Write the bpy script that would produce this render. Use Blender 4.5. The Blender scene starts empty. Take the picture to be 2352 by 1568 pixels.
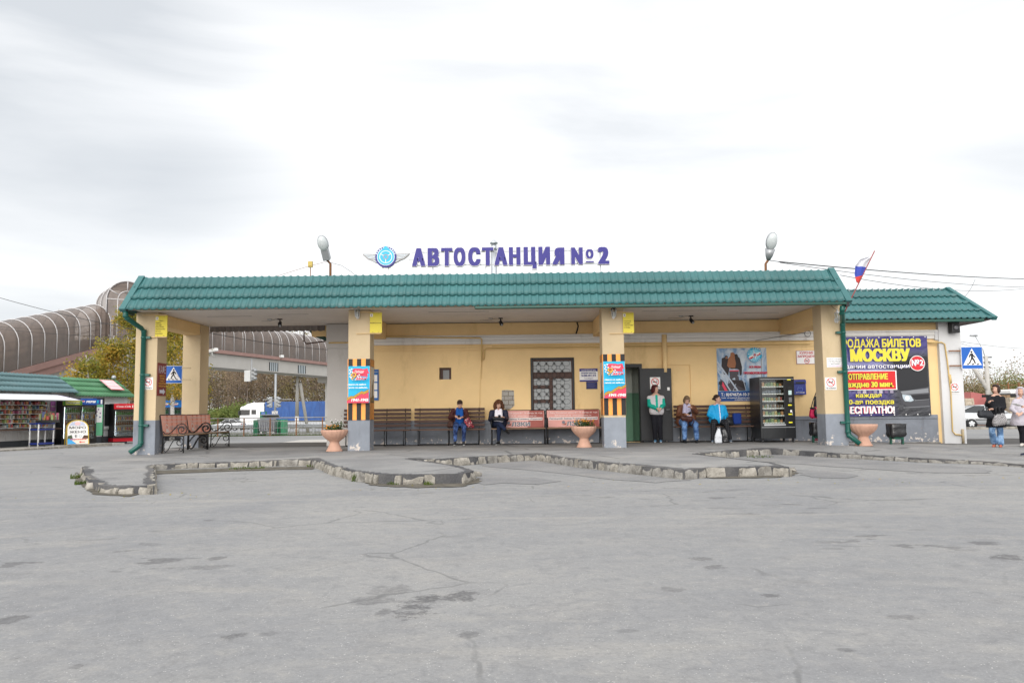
import bpy, bmesh, math, random
from mathutils import Vector as V, Matrix as M, geometry, noise
import numpy as np
R = math.radians
rnd = random.Random(7)
scene = bpy.context.scene
COL = scene.collection

# ------------------------------------------------------------------ camera, sky, sun, exposure
CAM_H = 1.12
PITCH = math.atan(159 / 1829.33)
ROLL = 0.0118
cam_data = bpy.data.cameras.new('camera')
cam_data.sensor_width = 36.0
cam_data.lens = 28.0
cam_data.clip_start = 0.1
cam_data.clip_end = 3000.0
cam = bpy.data.objects.new('camera', cam_data)
COL.objects.link(cam)
_r0 = V((1, 0, 0)); _f = V((0, math.cos(PITCH), math.sin(PITCH))); _u0 = _r0.cross(_f)
_r = _r0 * math.cos(ROLL) - _u0 * math.sin(ROLL)
_u = _r0 * math.sin(ROLL) + _u0 * math.cos(ROLL)
cam.matrix_world = M(((_r.x, _u.x, -_f.x, 0), (_r.y, _u.y, -_f.y, 0), (_r.z, _u.z, -_f.z, CAM_H), (0, 0, 0, 1)))
scene.camera = cam
scene.view_settings.view_transform = 'Standard'
scene.view_settings.look = 'None'
scene.view_settings.gamma = 1.0
scene.view_settings.exposure = 0.47
scene.cycles.max_bounces = 6
scene.cycles.transparent_max_bounces = 12
scene.cycles.use_adaptive_sampling = True

SUN_EL, SUN_AZ = R(21), R(192)            # azimuth clockwise from +Y
_sd = V((math.sin(SUN_AZ) * math.cos(SUN_EL), math.cos(SUN_AZ) * math.cos(SUN_EL), math.sin(SUN_EL)))
world = bpy.data.worlds.new('World')
scene.world = world
world.use_nodes = True
wn, wl_ = world.node_tree.nodes, world.node_tree.links
wn.clear()
w_out = wn.new('ShaderNodeOutputWorld'); w_bg = wn.new('ShaderNodeBackground')
w_sky = wn.new('ShaderNodeTexSky'); w_sky.sky_type = 'NISHITA'; w_sky.sun_disc = False
w_sky.sun_elevation = SUN_EL; w_sky.sun_rotation = SUN_AZ
w_tc = wn.new('ShaderNodeTexCoord'); w_map = wn.new('ShaderNodeMapping')
w_map.inputs['Scale'].default_value = (1.0, 1.3, 4.2); w_map.inputs['Location'].default_value = (3.1, 1.4, 0.35)
w_n = wn.new('ShaderNodeTexNoise'); w_n.inputs['Scale'].default_value = 1.5; w_n.inputs['Detail'].default_value = 7
w_n.inputs['Roughness'].default_value = 0.52; w_n.inputs['Distortion'].default_value = 0.5
w_cr = wn.new('ShaderNodeValToRGB')
w_cr.color_ramp.elements[0].position = 0.24; w_cr.color_ramp.elements[0].color = (5.4, 5.65, 5.95, 1)
w_cr.color_ramp.elements[1].position = 0.585; w_cr.color_ramp.elements[1].color = (8.5, 8.55, 8.6, 1)
w_mx = wn.new('ShaderNodeMix'); w_mx.data_type = 'RGBA'; w_mx.inputs['Factor'].default_value = 0.94
w_bg.inputs['Strength'].default_value = 0.1
wl_.new(w_tc.outputs['Generated'], w_map.inputs['Vector']); wl_.new(w_map.outputs['Vector'], w_n.inputs['Vector'])
w_sx = wn.new('ShaderNodeSeparateXYZ'); wl_.new(w_tc.outputs['Generated'], w_sx.inputs[0])
def w_math(op, a, b):
    q = wn.new('ShaderNodeMath'); q.operation = op
    for i, t in enumerate((a, b)):
        if hasattr(t, 'is_linked'): wl_.new(t, q.inputs[i])
        else: q.inputs[i].default_value = t
    return q.outputs[0]
def w_bank(d, r0, r1, k):               # a bank of darker cloud round one direction
    q = wn.new('ShaderNodeVectorMath'); q.operation = 'DOT_PRODUCT'; wl_.new(w_tc.outputs['Generated'], q.inputs[0]); q.inputs[1].default_value = V(d).normalized()
    m = wn.new('ShaderNodeMapRange'); m.interpolation_type = 'SMOOTHSTEP'; m.inputs['From Min'].default_value = math.cos(R(r1)); m.inputs['From Max'].default_value = math.cos(R(r0)); m.inputs['To Max'].default_value = k
    wl_.new(q.outputs['Value'], m.inputs['Value']); return m.outputs['Result']
w_acc = w_math('ADD', w_n.outputs['Fac'], 0.12)
for args in (((-.66, .95, .38), 3, 20, .19), ((-.62, 1, .22), 2, 20, .13), ((.75, .9, .3), 8, 55, .10), ((-.3, 1, .2), 1, 12, .08)):
    w_acc = w_math('SUBTRACT', w_acc, w_bank(*args))
wl_.new(w_acc, w_cr.inputs['Fac']); wl_.new(w_sky.outputs['Color'], w_mx.inputs['A'])
wl_.new(w_cr.outputs['Color'], w_mx.inputs['B']); 
# an overcast sky is brightest overhead and towards the veiled sun
w_z = wn.new('ShaderNodeMapRange'); w_z.interpolation_type = 'SMOOTHSTEP'; w_z.inputs['From Min'].default_value = .50; w_z.inputs['From Max'].default_value = .95; w_z.inputs['To Max'].default_value = 0.30; wl_.new(w_sx.outputs[2], w_z.inputs['Value'])
w_k = w_math('ADD', w_math('ADD', w_z.outputs['Result'], w_bank(_sd, 0, 100, .8)), 1.0)
w_vm = wn.new('ShaderNodeVectorMath'); w_vm.operation = 'SCALE'; wl_.new(w_mx.outputs['Result'], w_vm.inputs[0]); wl_.new(w_k, w_vm.inputs['Scale']); wl_.new(w_vm.outputs[0], w_bg.inputs['Color'])
wl_.new(w_bg.outputs['Background'], w_out.inputs['Surface'])
sun_d = bpy.data.lights.new('sun', 'SUN'); sun_d.energy = 1.15; sun_d.angle = R(40); sun_d.color = (1.0, 0.96, 0.9)
sun = bpy.data.objects.new('sun', sun_d); COL.objects.link(sun)
sun.rotation_euler = _sd.to_track_quat('Z', 'Y').to_euler(); sun.location = (0, -20, 40)

# ------------------------------------------------------------------ measuring helpers (photo pixel, 2352 wide, + real distance -> point)
def ray(x, y):
    return (_f + _r * ((x - 1176) / 1829.33) + _u * ((784 - y) / 1829.33))
def at(x, y, Y):
    d = ray(x, y); s = Y / d.y
    return V((d.x * s, Y, CAM_H + d.z * s))
def gnd(x, y, z=0.0):
    d = ray(x, y); s = (z - CAM_H) / d.z
    return V((d.x * s, d.y * s, z))
def onp(x, y, p0, n):
    d = ray(x, y); c = V((0, 0, CAM_H)); s = (V(p0) - c).dot(n) / d.dot(n)
    return c + d * s
def sst(t):
    t = max(0.0, min(1.0, t)); return t * t * (3 - 2 * t)
def ground_z(x, y):
    return -0.0125 * max(0.0, y - 26.0) if y < 400 else -4.675
def plat_z(x, y):
    z = 0.165 - 0.05 * sst((-x - 4.0) / 2.0) * sst((21.3 - y) / 1.5) - 0.03 * max(0.0, x - 8.0)
    z -= 0.07 * sst((x - 5.0) / 3.0) * sst((20.0 - y) / 1.6)
    return max(z, 0.012)

# ------------------------------------------------------------------ objects
MW = {}
def link(o):
    COL.objects.link(o); return o
def setp(o, label=None, cat=None, group=None, kind=None):
    if label: o['label'] = label
    if cat: o['category'] = cat
    if group: o['group'] = group
    if kind: o['kind'] = kind
    return o
def thing(name, label, cat, loc=(0, 0, 0), rotz=0.0, group=None):
    o = bpy.data.objects.new(name, None); link(o)
    o.empty_display_size = 0.2
    o.location = loc; o.rotation_euler = (0, 0, rotz)
    MW[o.name] = M.Translation(V(loc)) @ M.Rotation(rotz, 4, 'Z')
    return setp(o, label, cat, group)
def kids(o):
    return [c for c in COL.objects if c.parent == o]
def copy_tree(o, loc=None, rotz=None, parent=None, label=None, top=True):
    c = o.copy(); COL.objects.link(c)
    if parent is not None: c.parent = parent
    if loc is not None: c.location = loc
    if rotz is not None: c.rotation_euler = (0, 0, rotz)
    if label: c['label'] = label
    if top: MW[c.name] = M.Translation(V(c.location)) @ M.Rotation(c.rotation_euler.z, 4, 'Z')
    for k in kids(o):
        copy_tree(k, parent=c, top=False)
    return c

class MB:
    """collects faces, then links them as ONE mesh object"""
    def __init__(s, mtx=None):
        s.v = []; s.f = []; s.mi = []; s.sm = []; s.mats = []; s.mtx = mtx
    def mid(s, m):
        if m not in s.mats: s.mats.append(m)
        return s.mats.index(m)
    def add(s, vs, fs, m, smooth=False, mtx=None):
        b = len(s.v); i = s.mid(m)
        if mtx is not None: vs = [mtx @ V(p) for p in vs]
        if s.mtx is not None: vs = [s.mtx @ V(p) for p in vs]
        s.v.extend([tuple(p) for p in vs])
        for f in fs:
            s.f.append([b + k for k in f]); s.mi.append(i); s.sm.append(smooth)
        return s
    def box(s, a, b, m, mtx=None, bev=0.0):
        x0, y0, z0 = [min(a[i], b[i]) for i in range(3)]; x1, y1, z1 = [max(a[i], b[i]) for i in range(3)]
        if bev > 0:
            bm = bmesh.new(); bmesh.ops.create_cube(bm, size=1.0)
            for v in bm.verts:
                v.co = V((x0 + (v.co.x + .5) * (x1 - x0), y0 + (v.co.y + .5) * (y1 - y0), z0 + (v.co.z + .5) * (z1 - z0)))
            bmesh.ops.bevel(bm, geom=list(bm.edges), offset=min(bev, .45 * min(x1 - x0, y1 - y0, z1 - z0)), segments=2, affect='EDGES', profile=.5)
            bm.verts.index_update()
            s.add([v.co.copy() for v in bm.verts], [[v.index for v in f.verts] for f in bm.faces], m, False, mtx); bm.free()
            return s
        vs = [(x0, y0, z0), (x1, y0, z0), (x1, y1, z0), (x0, y1, z0), (x0, y0, z1), (x1, y0, z1), (x1, y1, z1), (x0, y1, z1)]
        return s.add(vs, [(0, 3, 2, 1), (4, 5, 6, 7), (0, 1, 5, 4), (1, 2, 6, 5), (2, 3, 7, 6), (3, 0, 4, 7)], m, False, mtx)
    def hexa(s, p, m):
        """8 corners: bottom 0-3, top 4-7"""
        return s.add(p, [(0, 3, 2, 1), (4, 5, 6, 7), (0, 1, 5, 4), (1, 2, 6, 5), (2, 3, 7, 6), (3, 0, 4, 7)], m)
    def quad(s, a, b, c, d, m):
        return s.add([a, b, c, d], [(0, 1, 2, 3)], m)
    def tube(s, pts, r, m, n=8, closed=False, radii=None, smooth=True, flat=1.0):
        pts = [V(p) for p in pts]; k = len(pts); vs = []; fs = []
        ref = None
        for i, p in enumerate(pts):
            if closed: t = pts[(i + 1) % k] - pts[i - 1]
            else: t = pts[min(i + 1, k - 1)] - pts[max(i - 1, 0)]
            t = t.normalized() if t.length > 1e-9 else V((0, 0, 1))
            if ref is None:
                ref = V((0, 0, 1)) if abs(t.z) < .9 else V((1, 0, 0))
            a = t.cross(ref)
            if a.length < 1e-6: a = t.orthogonal()
            a.normalize(); b = a.cross(t).normalized(); ref = b
            rr = radii[i] if radii else r
            for j in range(n):
                an = 2 * math.pi * (j + .5) / n
                vs.append(p + a * (math.cos(an) * rr * flat) + b * (math.sin(an) * rr))
        for i in range(k if closed else k - 1):
            i2 = (i + 1) % k
            for j in range(n):
                j2 = (j + 1) % n
                fs.append((i * n + j, i * n + j2, i2 * n + j2, i2 * n + j))
        if not closed:
            fs.append(tuple(range(n))[::-1]); fs.append(tuple((k - 1) * n + j for j in range(n)))
        return s.add(vs, fs, m, smooth)
    def lathe(s, prof, c, m, n=24, mod=None, smooth=True, caps=True):
        vs = []; fs = []; k = len(prof); c = V(c)
        for i, (r, z) in enumerate(prof):
            for j in range(n):
                an = 2 * math.pi * j / n
                q = r * (mod(an, i) if mod else 1.0)
                vs.append(c + V((math.cos(an) * q, math.sin(an) * q, z)))
        for i in range(k - 1):
            for j in range(n):
                j2 = (j + 1) % n
                fs.append((i * n + j, i * n + j2, (i + 1) * n + j2, (i + 1) * n + j))
        if caps and prof[0][0] > 1e-6: fs.append(tuple(range(n))[::-1])
        if caps and prof[-1][0] > 1e-6: fs.append(tuple((k - 1) * n + j for j in range(n)))
        return s.add(vs, fs, m, smooth)
    def ell(s, c, r, m, n=12, rot=None):
        c = V(c); vs = []; fs = []; h = n // 2 + 1
        for i in range(h + 1):
            ph = math.pi * i / h
            for j in range(n):
                th = 2 * math.pi * j / n
                p = V((r[0] * math.sin(ph) * math.cos(th), r[1] * math.sin(ph) * math.sin(th), r[2] * math.cos(ph)))
                vs.append(c + (rot @ p if rot else p))
        for i in range(h):
            for j in range(n):
                j2 = (j + 1) % n
                fs.append((i * n + j, (i + 1) * n + j, (i + 1) * n + j2, i * n + j2))
        return s.add(vs, fs, m, True)
    def prism(s, poly, o, ux, uy, d, m, smooth=False):
        """2-D outline extruded by vector d"""
        o, ux, uy, d = V(o), V(ux), V(uy), V(d); k = len(poly)
        a = [o + ux * p[0] + uy * p[1] for p in poly]; b = [p + d for p in a]
        fs = [tuple(range(k)), tuple(range(2 * k - 1, k - 1, -1))] + [(i, i + k, (i + 1) % k + k, (i + 1) % k) for i in range(k)]
        return s.add(a + b, fs, m, smooth)
    def flat(s, poly, o, ux, uy, m):
        o, ux, uy = V(o), V(ux), V(uy)
        return s.add([o + ux * p[0] + uy * p[1] for p in poly], [tuple(range(len(poly)))], m)
    def ring(s, c, r, w, o, ux, uy, m, n=28, d=None):
        o, ux, uy = V(o), V(ux), V(uy); vs = []
        for j in range(n):
            an = 2 * math.pi * j / n
            for q in (r - w, r):
                vs.append(o + ux * (c[0] + q * math.cos(an)) + uy * (c[1] + q * math.sin(an)))
        return s.add(vs, [(2 * j, 2 * j + 1, 2 * ((j + 1) % n) + 1, 2 * ((j + 1) % n)) for j in range(n)], m)
    def disc(s, c, r, o, ux, uy, m, n=28, ry=None):
        ry = r if ry is None else ry
        return s.flat([(c[0] + r * math.cos(2 * math.pi * j / n), c[1] + ry * math.sin(2 * math.pi * j / n)) for j in range(n)], o, ux, uy, m)
    def text(s, body, o, ux, uy, m, h, w=None, depth=0.0, bold=0.0, shear=0.0, align='L', space=1.0):
        """lettering with capital height h, squeezed to width w; o = left end of the baseline, centre or right by align"""
        vs, fs, x0, x1 = glyphs(body, shear, depth / h if depth else 0.0, space)
        x0, x1 = x0 - bold, x1 + bold
        sy = h / CAPH; sx = sy if w is None else w / max(x1 - x0, 1e-6)
        off = {'L': x0, 'C': (x0 + x1) / 2, 'R': x1}[align]
        o, ux, uy = V(o), V(ux).normalized(), V(uy).normalized(); nz = ux.cross(uy)
        if bold <= 0: sh = [(0, 0)]
        else:
            by = min(bold * .5, .026); k = int(math.ceil(bold / .042)); sh = [(bold * j / k, by * e) for j in range(-k, k + 1) for e in (-1, 1)]
        for i, (dx, dy) in enumerate(sh):
            q = nz * (i * .00018)
            s.add([o + q + ux * ((p[0] + dx - off) * sx) + uy * ((p[1] + dy) * sy) + nz * (p[2] * sy) for p in vs], fs, m)
        return s
    def build(s, name, parent=None, world=False, label=None, cat=None, group=None, kind=None, top=False):
        vs = s.v
        loc = V((0, 0, 0))
        if parent is not None and world:
            inv = root_m(parent).inverted(); vs = [inv @ V(p) for p in vs]
        elif top and vs:
            a = np.array(vs, dtype=float)
            loc = V((float(a[:, 0].min() + a[:, 0].max()) / 2, float(a[:, 1].min() + a[:, 1].max()) / 2, float(a[:, 2].min())))
            vs = [tuple(r) for r in (a - np.array(loc))]
        me = bpy.data.meshes.new(name)
        me.from_pydata([tuple(p) for p in vs], [], s.f)
        for m in s.mats: me.materials.append(m)
        me.polygons.foreach_set('material_index', s.mi)
        me.polygons.foreach_set('use_smooth', s.sm)
        me.update()
        o = bpy.data.objects.new(name, me); link(o)
        if parent is not None: o.parent = parent
        else:
            o.location = loc; MW[o.name] = M.Translation(loc)
        return setp(o, label, cat, group, kind)
def root_m(o):
    while o.parent is not None: o = o.parent
    return MW.get(o.name, M.Identity(4))

_GL = {}
CAPH = 1.0
def glyphs(body, shear, depth, space):
    key = (body, shear, round(depth, 4), space)
    if key not in _GL:
        cu = bpy.data.curves.new('lettering', 'FONT'); cu.body = body; cu.size = 1.0
        cu.shear = shear; cu.extrude = depth / 2 * 0.7; cu.space_character = space
        cu.resolution_u = 3
        ob = bpy.data.objects.new('lettering', cu)
        me = bpy.data.meshes.new_from_object(ob)
        vs = [v.co.copy() for v in me.vertices]; fs = [list(p.vertices) for p in me.polygons]
        xs = [p.x for p in vs] or [0, 1]
        _GL[key] = (vs, fs, min(xs), max(xs))
        bpy.data.objects.remove(ob); bpy.data.curves.remove(cu); bpy.data.meshes.remove(me)
    return _GL[key]
CAPH = max(p.y for p in glyphs('Н', 0, 0, 1)[0])

# ------------------------------------------------------------------ materials
def srgb(r, g, b):
    f = lambda c: (c / 255 / 12.92) if c / 255 <= 0.04045 else ((c / 255 + 0.055) / 1.055) ** 2.4
    return (f(r), f(g), f(b), 1.0)
_MC = {}
def mat(name, col, rough=0.6, metal=0.0, var=0.12, vscale=3.0, bump=0.0, bscale=30.0, spec=0.4, emit=None, alpha=1.0, coat=0.0):
    """painted / woven / cast surface: base colour with mottling, optional relief"""
    if name in _MC: return _MC[name]
    m = bpy.data.materials.new(name); m.use_nodes = True; _MC[name] = m
    n, l = m.node_tree.nodes, m.node_tree.links
    p = n['Principled BSDF']
    p.inputs['Roughness'].default_value = rough; p.inputs['Metallic'].default_value = metal
    p.inputs['Specular IOR Level'].default_value = spec
    if coat: p.inputs['Coat Weight'].default_value = coat
    tc = n.new('ShaderNodeTexCoord')
    if var > 0:
        no = n.new('ShaderNodeTexNoise'); no.inputs['Scale'].default_value = vscale; no.inputs['Detail'].default_value = 6
        no.inputs['Roughness'].default_value = 0.65
        hs = n.new('ShaderNodeMix'); hs.data_type = 'RGBA'
        hs.inputs['A'].default_value = (col[0] * (1 - var), col[1] * (1 - var), col[2] * (1 - var), 1)
        hs.inputs['B'].default_value = (min(col[0] * (1 + var), 1), min(col[1] * (1 + var), 1), min(col[2] * (1 + var), 1), 1)
        l.new(tc.outputs['Object'], no.inputs['Vector']); l.new(no.outputs['Fac'], hs.inputs['Factor'])
        l.new(hs.outputs['Result'], p.inputs['Base Color'])
    else:
        p.inputs['Base Color'].default_value = (col[0], col[1], col[2], 1)
    if bump > 0:
        nb = n.new('ShaderNodeTexNoise'); nb.inputs['Scale'].default_value = bscale; nb.inputs['Detail'].default_value = 5
        bu = n.new('ShaderNodeBump'); bu.inputs['Strength'].default_value = bump; bu.inputs['Distance'].default_value = 0.02
        l.new(tc.outputs['Object'], nb.inputs['Vector']); l.new(nb.outputs['Fac'], bu.inputs['Height']); l.new(bu.outputs['Normal'], p.inputs['Normal'])
    if emit:
        p.inputs['Emission Color'].default_value = (*emit[:3], 1); p.inputs['Emission Strength'].default_value = emit[3]
    return m
def C(r, g, b): return srgb(r, g, b)[:3]
class NT:
    """small node-tree writer"""
    def __init__(s, name):
        s.m = bpy.data.materials.new(name); s.m.use_nodes = True
        s.n, s.l = s.m.node_tree.nodes, s.m.node_tree.links; s.p = s.n['Principled BSDF']
        s.tc = s.n.new('ShaderNodeTexCoord'); s.geo = s.n.new('ShaderNodeNewGeometry'); s.pos = s.geo.outputs['Position']
    def lk(s, a, b): s.l.new(a, b)
    def noise(s, scale, detail=5, rough=.6, vec=None, dist=0.0):
        q = s.n.new('ShaderNodeTexNoise'); q.inputs['Scale'].default_value = scale; q.inputs['Detail'].default_value = detail
        q.inputs['Roughness'].default_value = rough; q.inputs['Distortion'].default_value = dist
        s.lk(vec if vec is not None else s.pos, q.inputs['Vector']); return q.outputs['Fac']
    def vor(s, scale, feat='F1', vec=None, rand=1.0):
        q = s.n.new('ShaderNodeTexVoronoi'); q.feature = feat; q.inputs['Scale'].default_value = scale
        q.inputs['Randomness'].default_value = rand
        s.lk(vec if vec is not None else s.pos, q.inputs['Vector']); return q
    def math(s, op, a, b=None, c=None, clamp=False):
        q = s.n.new('ShaderNodeMath'); q.operation = op; q.use_clamp = clamp
        for i, t in enumerate((a, b, c)):
            if t is None: continue
            if hasattr(t, 'is_linked'): s.lk(t, q.inputs[i])
            else: q.inputs[i].default_value = t
        return q.outputs[0]
    def ramp(s, f, lo, hi):
        q = s.n.new('ShaderNodeMapRange'); q.inputs['From Min'].default_value = lo; q.inputs['From Max'].default_value = hi
        q.interpolation_type = 'SMOOTHSTEP'
        s.lk(f, q.inputs['Value']); return q.outputs['Result']
    def mix(s, f, a, b):
        q = s.n.new('ShaderNodeMix'); q.data_type = 'RGBA'
        for k, t in (('Factor', f), ('A', a), ('B', b)):
            if hasattr(t, 'is_linked'): s.lk(t, q.inputs[k])
            elif k == 'Factor': q.inputs[k].default_value = t
            else: q.inputs[k].default_value = (*t[:3], 1)
        return q.outputs['Result']
    def sep(s, vec=None):
        q = s.n.new('ShaderNodeSeparateXYZ'); s.lk(vec if vec is not None else s.pos, q.inputs[0]); return q.outputs
    def mapv(s, scale=(1, 1, 1), loc=(0, 0, 0), vec=None):
        q = s.n.new('ShaderNodeMapping'); q.inputs['Scale'].default_value = scale; q.inputs['Location'].default_value = loc
        s.lk(vec if vec is not None else s.pos, q.inputs['Vector']); return q.outputs['Vector']
    def bump(s, h, strength=.4, dist=.01):
        q = s.n.new('ShaderNodeBump'); q.inputs['Strength'].default_value = strength; q.inputs['Distance'].default_value = dist
        s.lk(h, q.inputs['Height']); s.lk(q.outputs['Normal'], s.p.inputs['Normal'])
    def done(s, col=None, rough=.7, spec=.3, metal=0.0):
        if col is not None:
            if hasattr(col, 'is_linked'): s.lk(col, s.p.inputs['Base Color'])
            else: s.p.inputs['Base Color'].default_value = (*col[:3], 1)
        if hasattr(rough, 'is_linked'): s.lk(rough, s.p.inputs['Roughness'])
        else: s.p.inputs['Roughness'].default_value = rough
        s.p.inputs['Specular IOR Level'].default_value = spec; s.p.inputs['Metallic'].default_value = metal
        return s.m
# ------------------------------------------------------------------ surfaces of the place
def asphalt_lot():
    t = NT('lot_asphalt')
    big = t.noise(.22, 4, .55, dist=1.0)
    mid = t.noise(1.4, 6, .65, vec=t.mapv((.8, 1.2, 1)))
    fine = t.noise(26, 4, .75)
    c = t.mix(t.ramp(big, .36, .62), (.215, .216, .221), (.262, .258, .252))
    c = t.mix(t.math('MULTIPLY', t.ramp(mid, .46, .70), .32), c, (.32, .302, .275))
    mot = t.noise(7.5, 6, .72, dist=.6); c = t.mix(t.math('MULTIPLY', t.ramp(mot, .5, .72), .5), c, (.33, .315, .29)); c = t.mix(t.math('MULTIPLY', t.ramp(mot, .5, .3), .55), c, (.165, .165, .168))
    wp_ = t.noise(.85, 5, .6, vec=t.mapv((1, 1, 1), (11, 3, 0)), dist=2.0); c = t.mix(t.math('MULTIPLY', t.math('MULTIPLY', t.ramp(wp_, .545, .56), t.ramp(wp_, .66, .60)), .16), c, (.15, .15, .155))
    arc = t.noise(1.0, 4, .6, vec=t.mapv((.22, .9, 1), (3, 5, 0)), dist=1.6); c = t.mix(t.math('MULTIPLY', t.ramp(arc, .52, .70), .26), c, (.37, .345, .305))
    c = t.mix(t.math('MULTIPLY', t.ramp(mid, .46, .27), .4), c, (.205, .203, .206))
    # fine dark / light grain and pale stone chips
    g2 = t.noise(70, 3, .8); c = t.mix(t.math('MULTIPLY', t.ramp(fine, .46, .70), .5), c, (.17, .168, .17)); c = t.mix(t.math('MULTIPLY', t.ramp(g2, .55, .72), .45), c, (.46, .45, .44)); c = t.mix(t.math('MULTIPLY', t.ramp(g2, .45, .28), .45), c, (.13, .13, .132))
    chip = t.vor(38.0, vec=t.pos)
    keep = t.noise(9.0, 2, .5)
    chips = t.math('MULTIPLY', t.ramp(chip.outputs['Distance'], .17, .10), t.ramp(keep, .47, .56))
    c = t.mix(t.math('MULTIPLY', chips, .7), c, (.55, .54, .51))
    # damp patches: clusters of small ones, and the big named ones
    cl = t.ramp(t.noise(.33, 3, .5, vec=t.mapv((1, 1, 1), (7.7, 3.1, 0))), .55, .67)
    sp = t.ramp(t.noise(2.6, 3, .55, vec=t.mapv((.8, 1.5, 1), (1.3, 0, 0))), .585, .625)
    wet = t.math('MULTIPLY', t.math('MULTIPLY', cl, sp), .75)
    edge = t.math('ADD', t.math('MULTIPLY', t.noise(2.6, 6, .8), .75), t.math('MULTIPLY', t.noise(11, 4, .8), .25))
    x, y, z = t.sep()
    for (px, py, w, h, k) in [(962, 1392, 60, 38, 1), (975, 1385, 40, 22, 1), (1062, 1363, 60, 18, .95), (905, 1355, 60, 16, .45), (860, 1378, 60, 12, .55),
                              (540, 1460, 34, 13, .8), (613, 1454, 28, 7, .5), (30, 1421, 40, 14, .75), (180, 1529, 25, 8, .6), (24, 1512, 26, 6, .6),
                              (1610, 1283, 34, 6, .7), (1648, 1302, 34, 6, .65), (2320, 1280, 60, 10, .9), (2265, 1247, 50, 7, .8),
                              (1770, 1367, 28, 5, .8), (1540, 1352, 30, 7, .5), (1944, 1492, 26, 7, .6), (470, 1302, 90, 7, .5), (1075, 1458, 30, 9, .6),
                              (2080, 1416, 40, 7, .5), (880, 1405, 20, 12, .7), (497, 1281, 22, 5, .7), (480, 1194, 20, 3, .7), (1440, 1447, 28, 5, .4)]:
        g = gnd(px, py); rx = w / 1829.33 * g.y; ry = abs(gnd(px, py - h).y - gnd(px, py + h).y) / 2
        dx = t.math('DIVIDE', t.math('SUBTRACT', x, g.x), rx); dy = t.math('DIVIDE', t.math('SUBTRACT', y, g.y), ry)
        d = t.math('ADD', t.math('MULTIPLY', dx, dx), t.math('MULTIPLY', dy, dy))
        d = t.math('ADD', d, t.math('MULTIPLY', t.math('SUBTRACT', edge, .47), 7.5))
        wet = t.math('MAXIMUM', wet, t.math('MULTIPLY', t.ramp(d, 1.0, .35), k))
    c = t.mix(t.math('MULTIPLY', wet, t.math('ADD', .55, t.math('MULTIPLY', t.ramp(fine, .35, .6), .32))), c, (.085, .083, .085))
    # hairline cracks
    wob = t.n.new('ShaderNodeVectorMath'); wob.operation = 'ADD'; wnz = t.n.new('ShaderNodeTexNoise'); wnz.inputs['Scale'].default_value = 1.6; wnz.inputs['Detail'].default_value = 5; t.lk(t.pos, wnz.inputs['Vector']); wsc = t.n.new('ShaderNodeVectorMath'); wsc.operation = 'SCALE'; wsc.inputs['Scale'].default_value = .4; t.lk(wnz.outputs['Color'], wsc.inputs[0]); t.lk(t.pos, wob.inputs[0]); t.lk(wsc.outputs[0], wob.inputs[1])
    cr = t.vor(.55, 'DISTANCE_TO_EDGE', vec=wob.outputs[0])
    crk = t.math('MULTIPLY', t.ramp(cr.outputs['Distance'], .011, .003), t.ramp(t.noise(.5, 3, .6, vec=t.mapv((1, 1, 1), (4, 9, 2))), .50, .58))
    c = t.mix(t.math('MULTIPLY', crk, .5), c, (.11, .11, .11))
    t.bump(t.math('ADD', fine, t.math('MULTIPLY', chip.outputs['Distance'], .6)), .35, .006)
    return t.done(c, .85, .25)
def asphalt_walk(name, lo, hi, dust, grime_shade=False):
    t = NT(name)
    a = t.noise(.9, 6, .6); f = t.noise(30, 4, .8)
    c = t.mix(t.ramp(a, .35, .65), lo, hi)
    c = t.mix(t.math('MULTIPLY', t.ramp(f, .42, .7), .6), c, tuple(q * .6 for q in lo))
    c = t.mix(t.math('MULTIPLY', t.ramp(t.noise(.4, 5, .6, vec=t.mapv((1, 1, 1), (5, 2, 0))), .5, .7), .45), c, dust)
    if grime_shade:                          # dirt along the wall, plus shade under the benches painted into the colour
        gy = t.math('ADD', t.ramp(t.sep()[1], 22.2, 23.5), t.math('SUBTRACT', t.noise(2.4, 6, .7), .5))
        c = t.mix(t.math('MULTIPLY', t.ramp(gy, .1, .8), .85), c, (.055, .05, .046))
        cr = t.vor(.55, 'DISTANCE_TO_EDGE', vec=t.mapv((.7, 1, 1))); c = t.mix(t.math('MULTIPLY', t.math('MULTIPLY', t.ramp(cr.outputs['Distance'], .02, .004), t.ramp(t.noise(.7, 4, .6), .45, .55)), .6), c, (.07, .07, .07))
    ch = t.vor(46.0); c = t.mix(t.math('MULTIPLY', t.ramp(ch.outputs['Distance'], .16, .09), .35), c, (.5, .49, .47))
    t.bump(f, .5, .008)
    return t.done(c, .9, .2)
def concrete(name, col, dark, pebbles=True, zdirt=None):
    t = NT(name)
    a = t.noise(5, 7, .7); c = t.mix(t.ramp(a, .35, .65), dark, col)
    if pebbles:
        v = t.vor(28.0); c = t.mix(t.math('MULTIPLY', t.ramp(v.outputs['Distance'], .35, .1), .4), c, tuple(min(1, q * 1.35) for q in col))
        c = t.mix(t.ramp(t.noise(2.1, 5, .7), .60, .72), c, tuple(q * .42 for q in dark))
    t.bump(a, .9, .02)
    return t.done(c, .95, .15)
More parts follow.
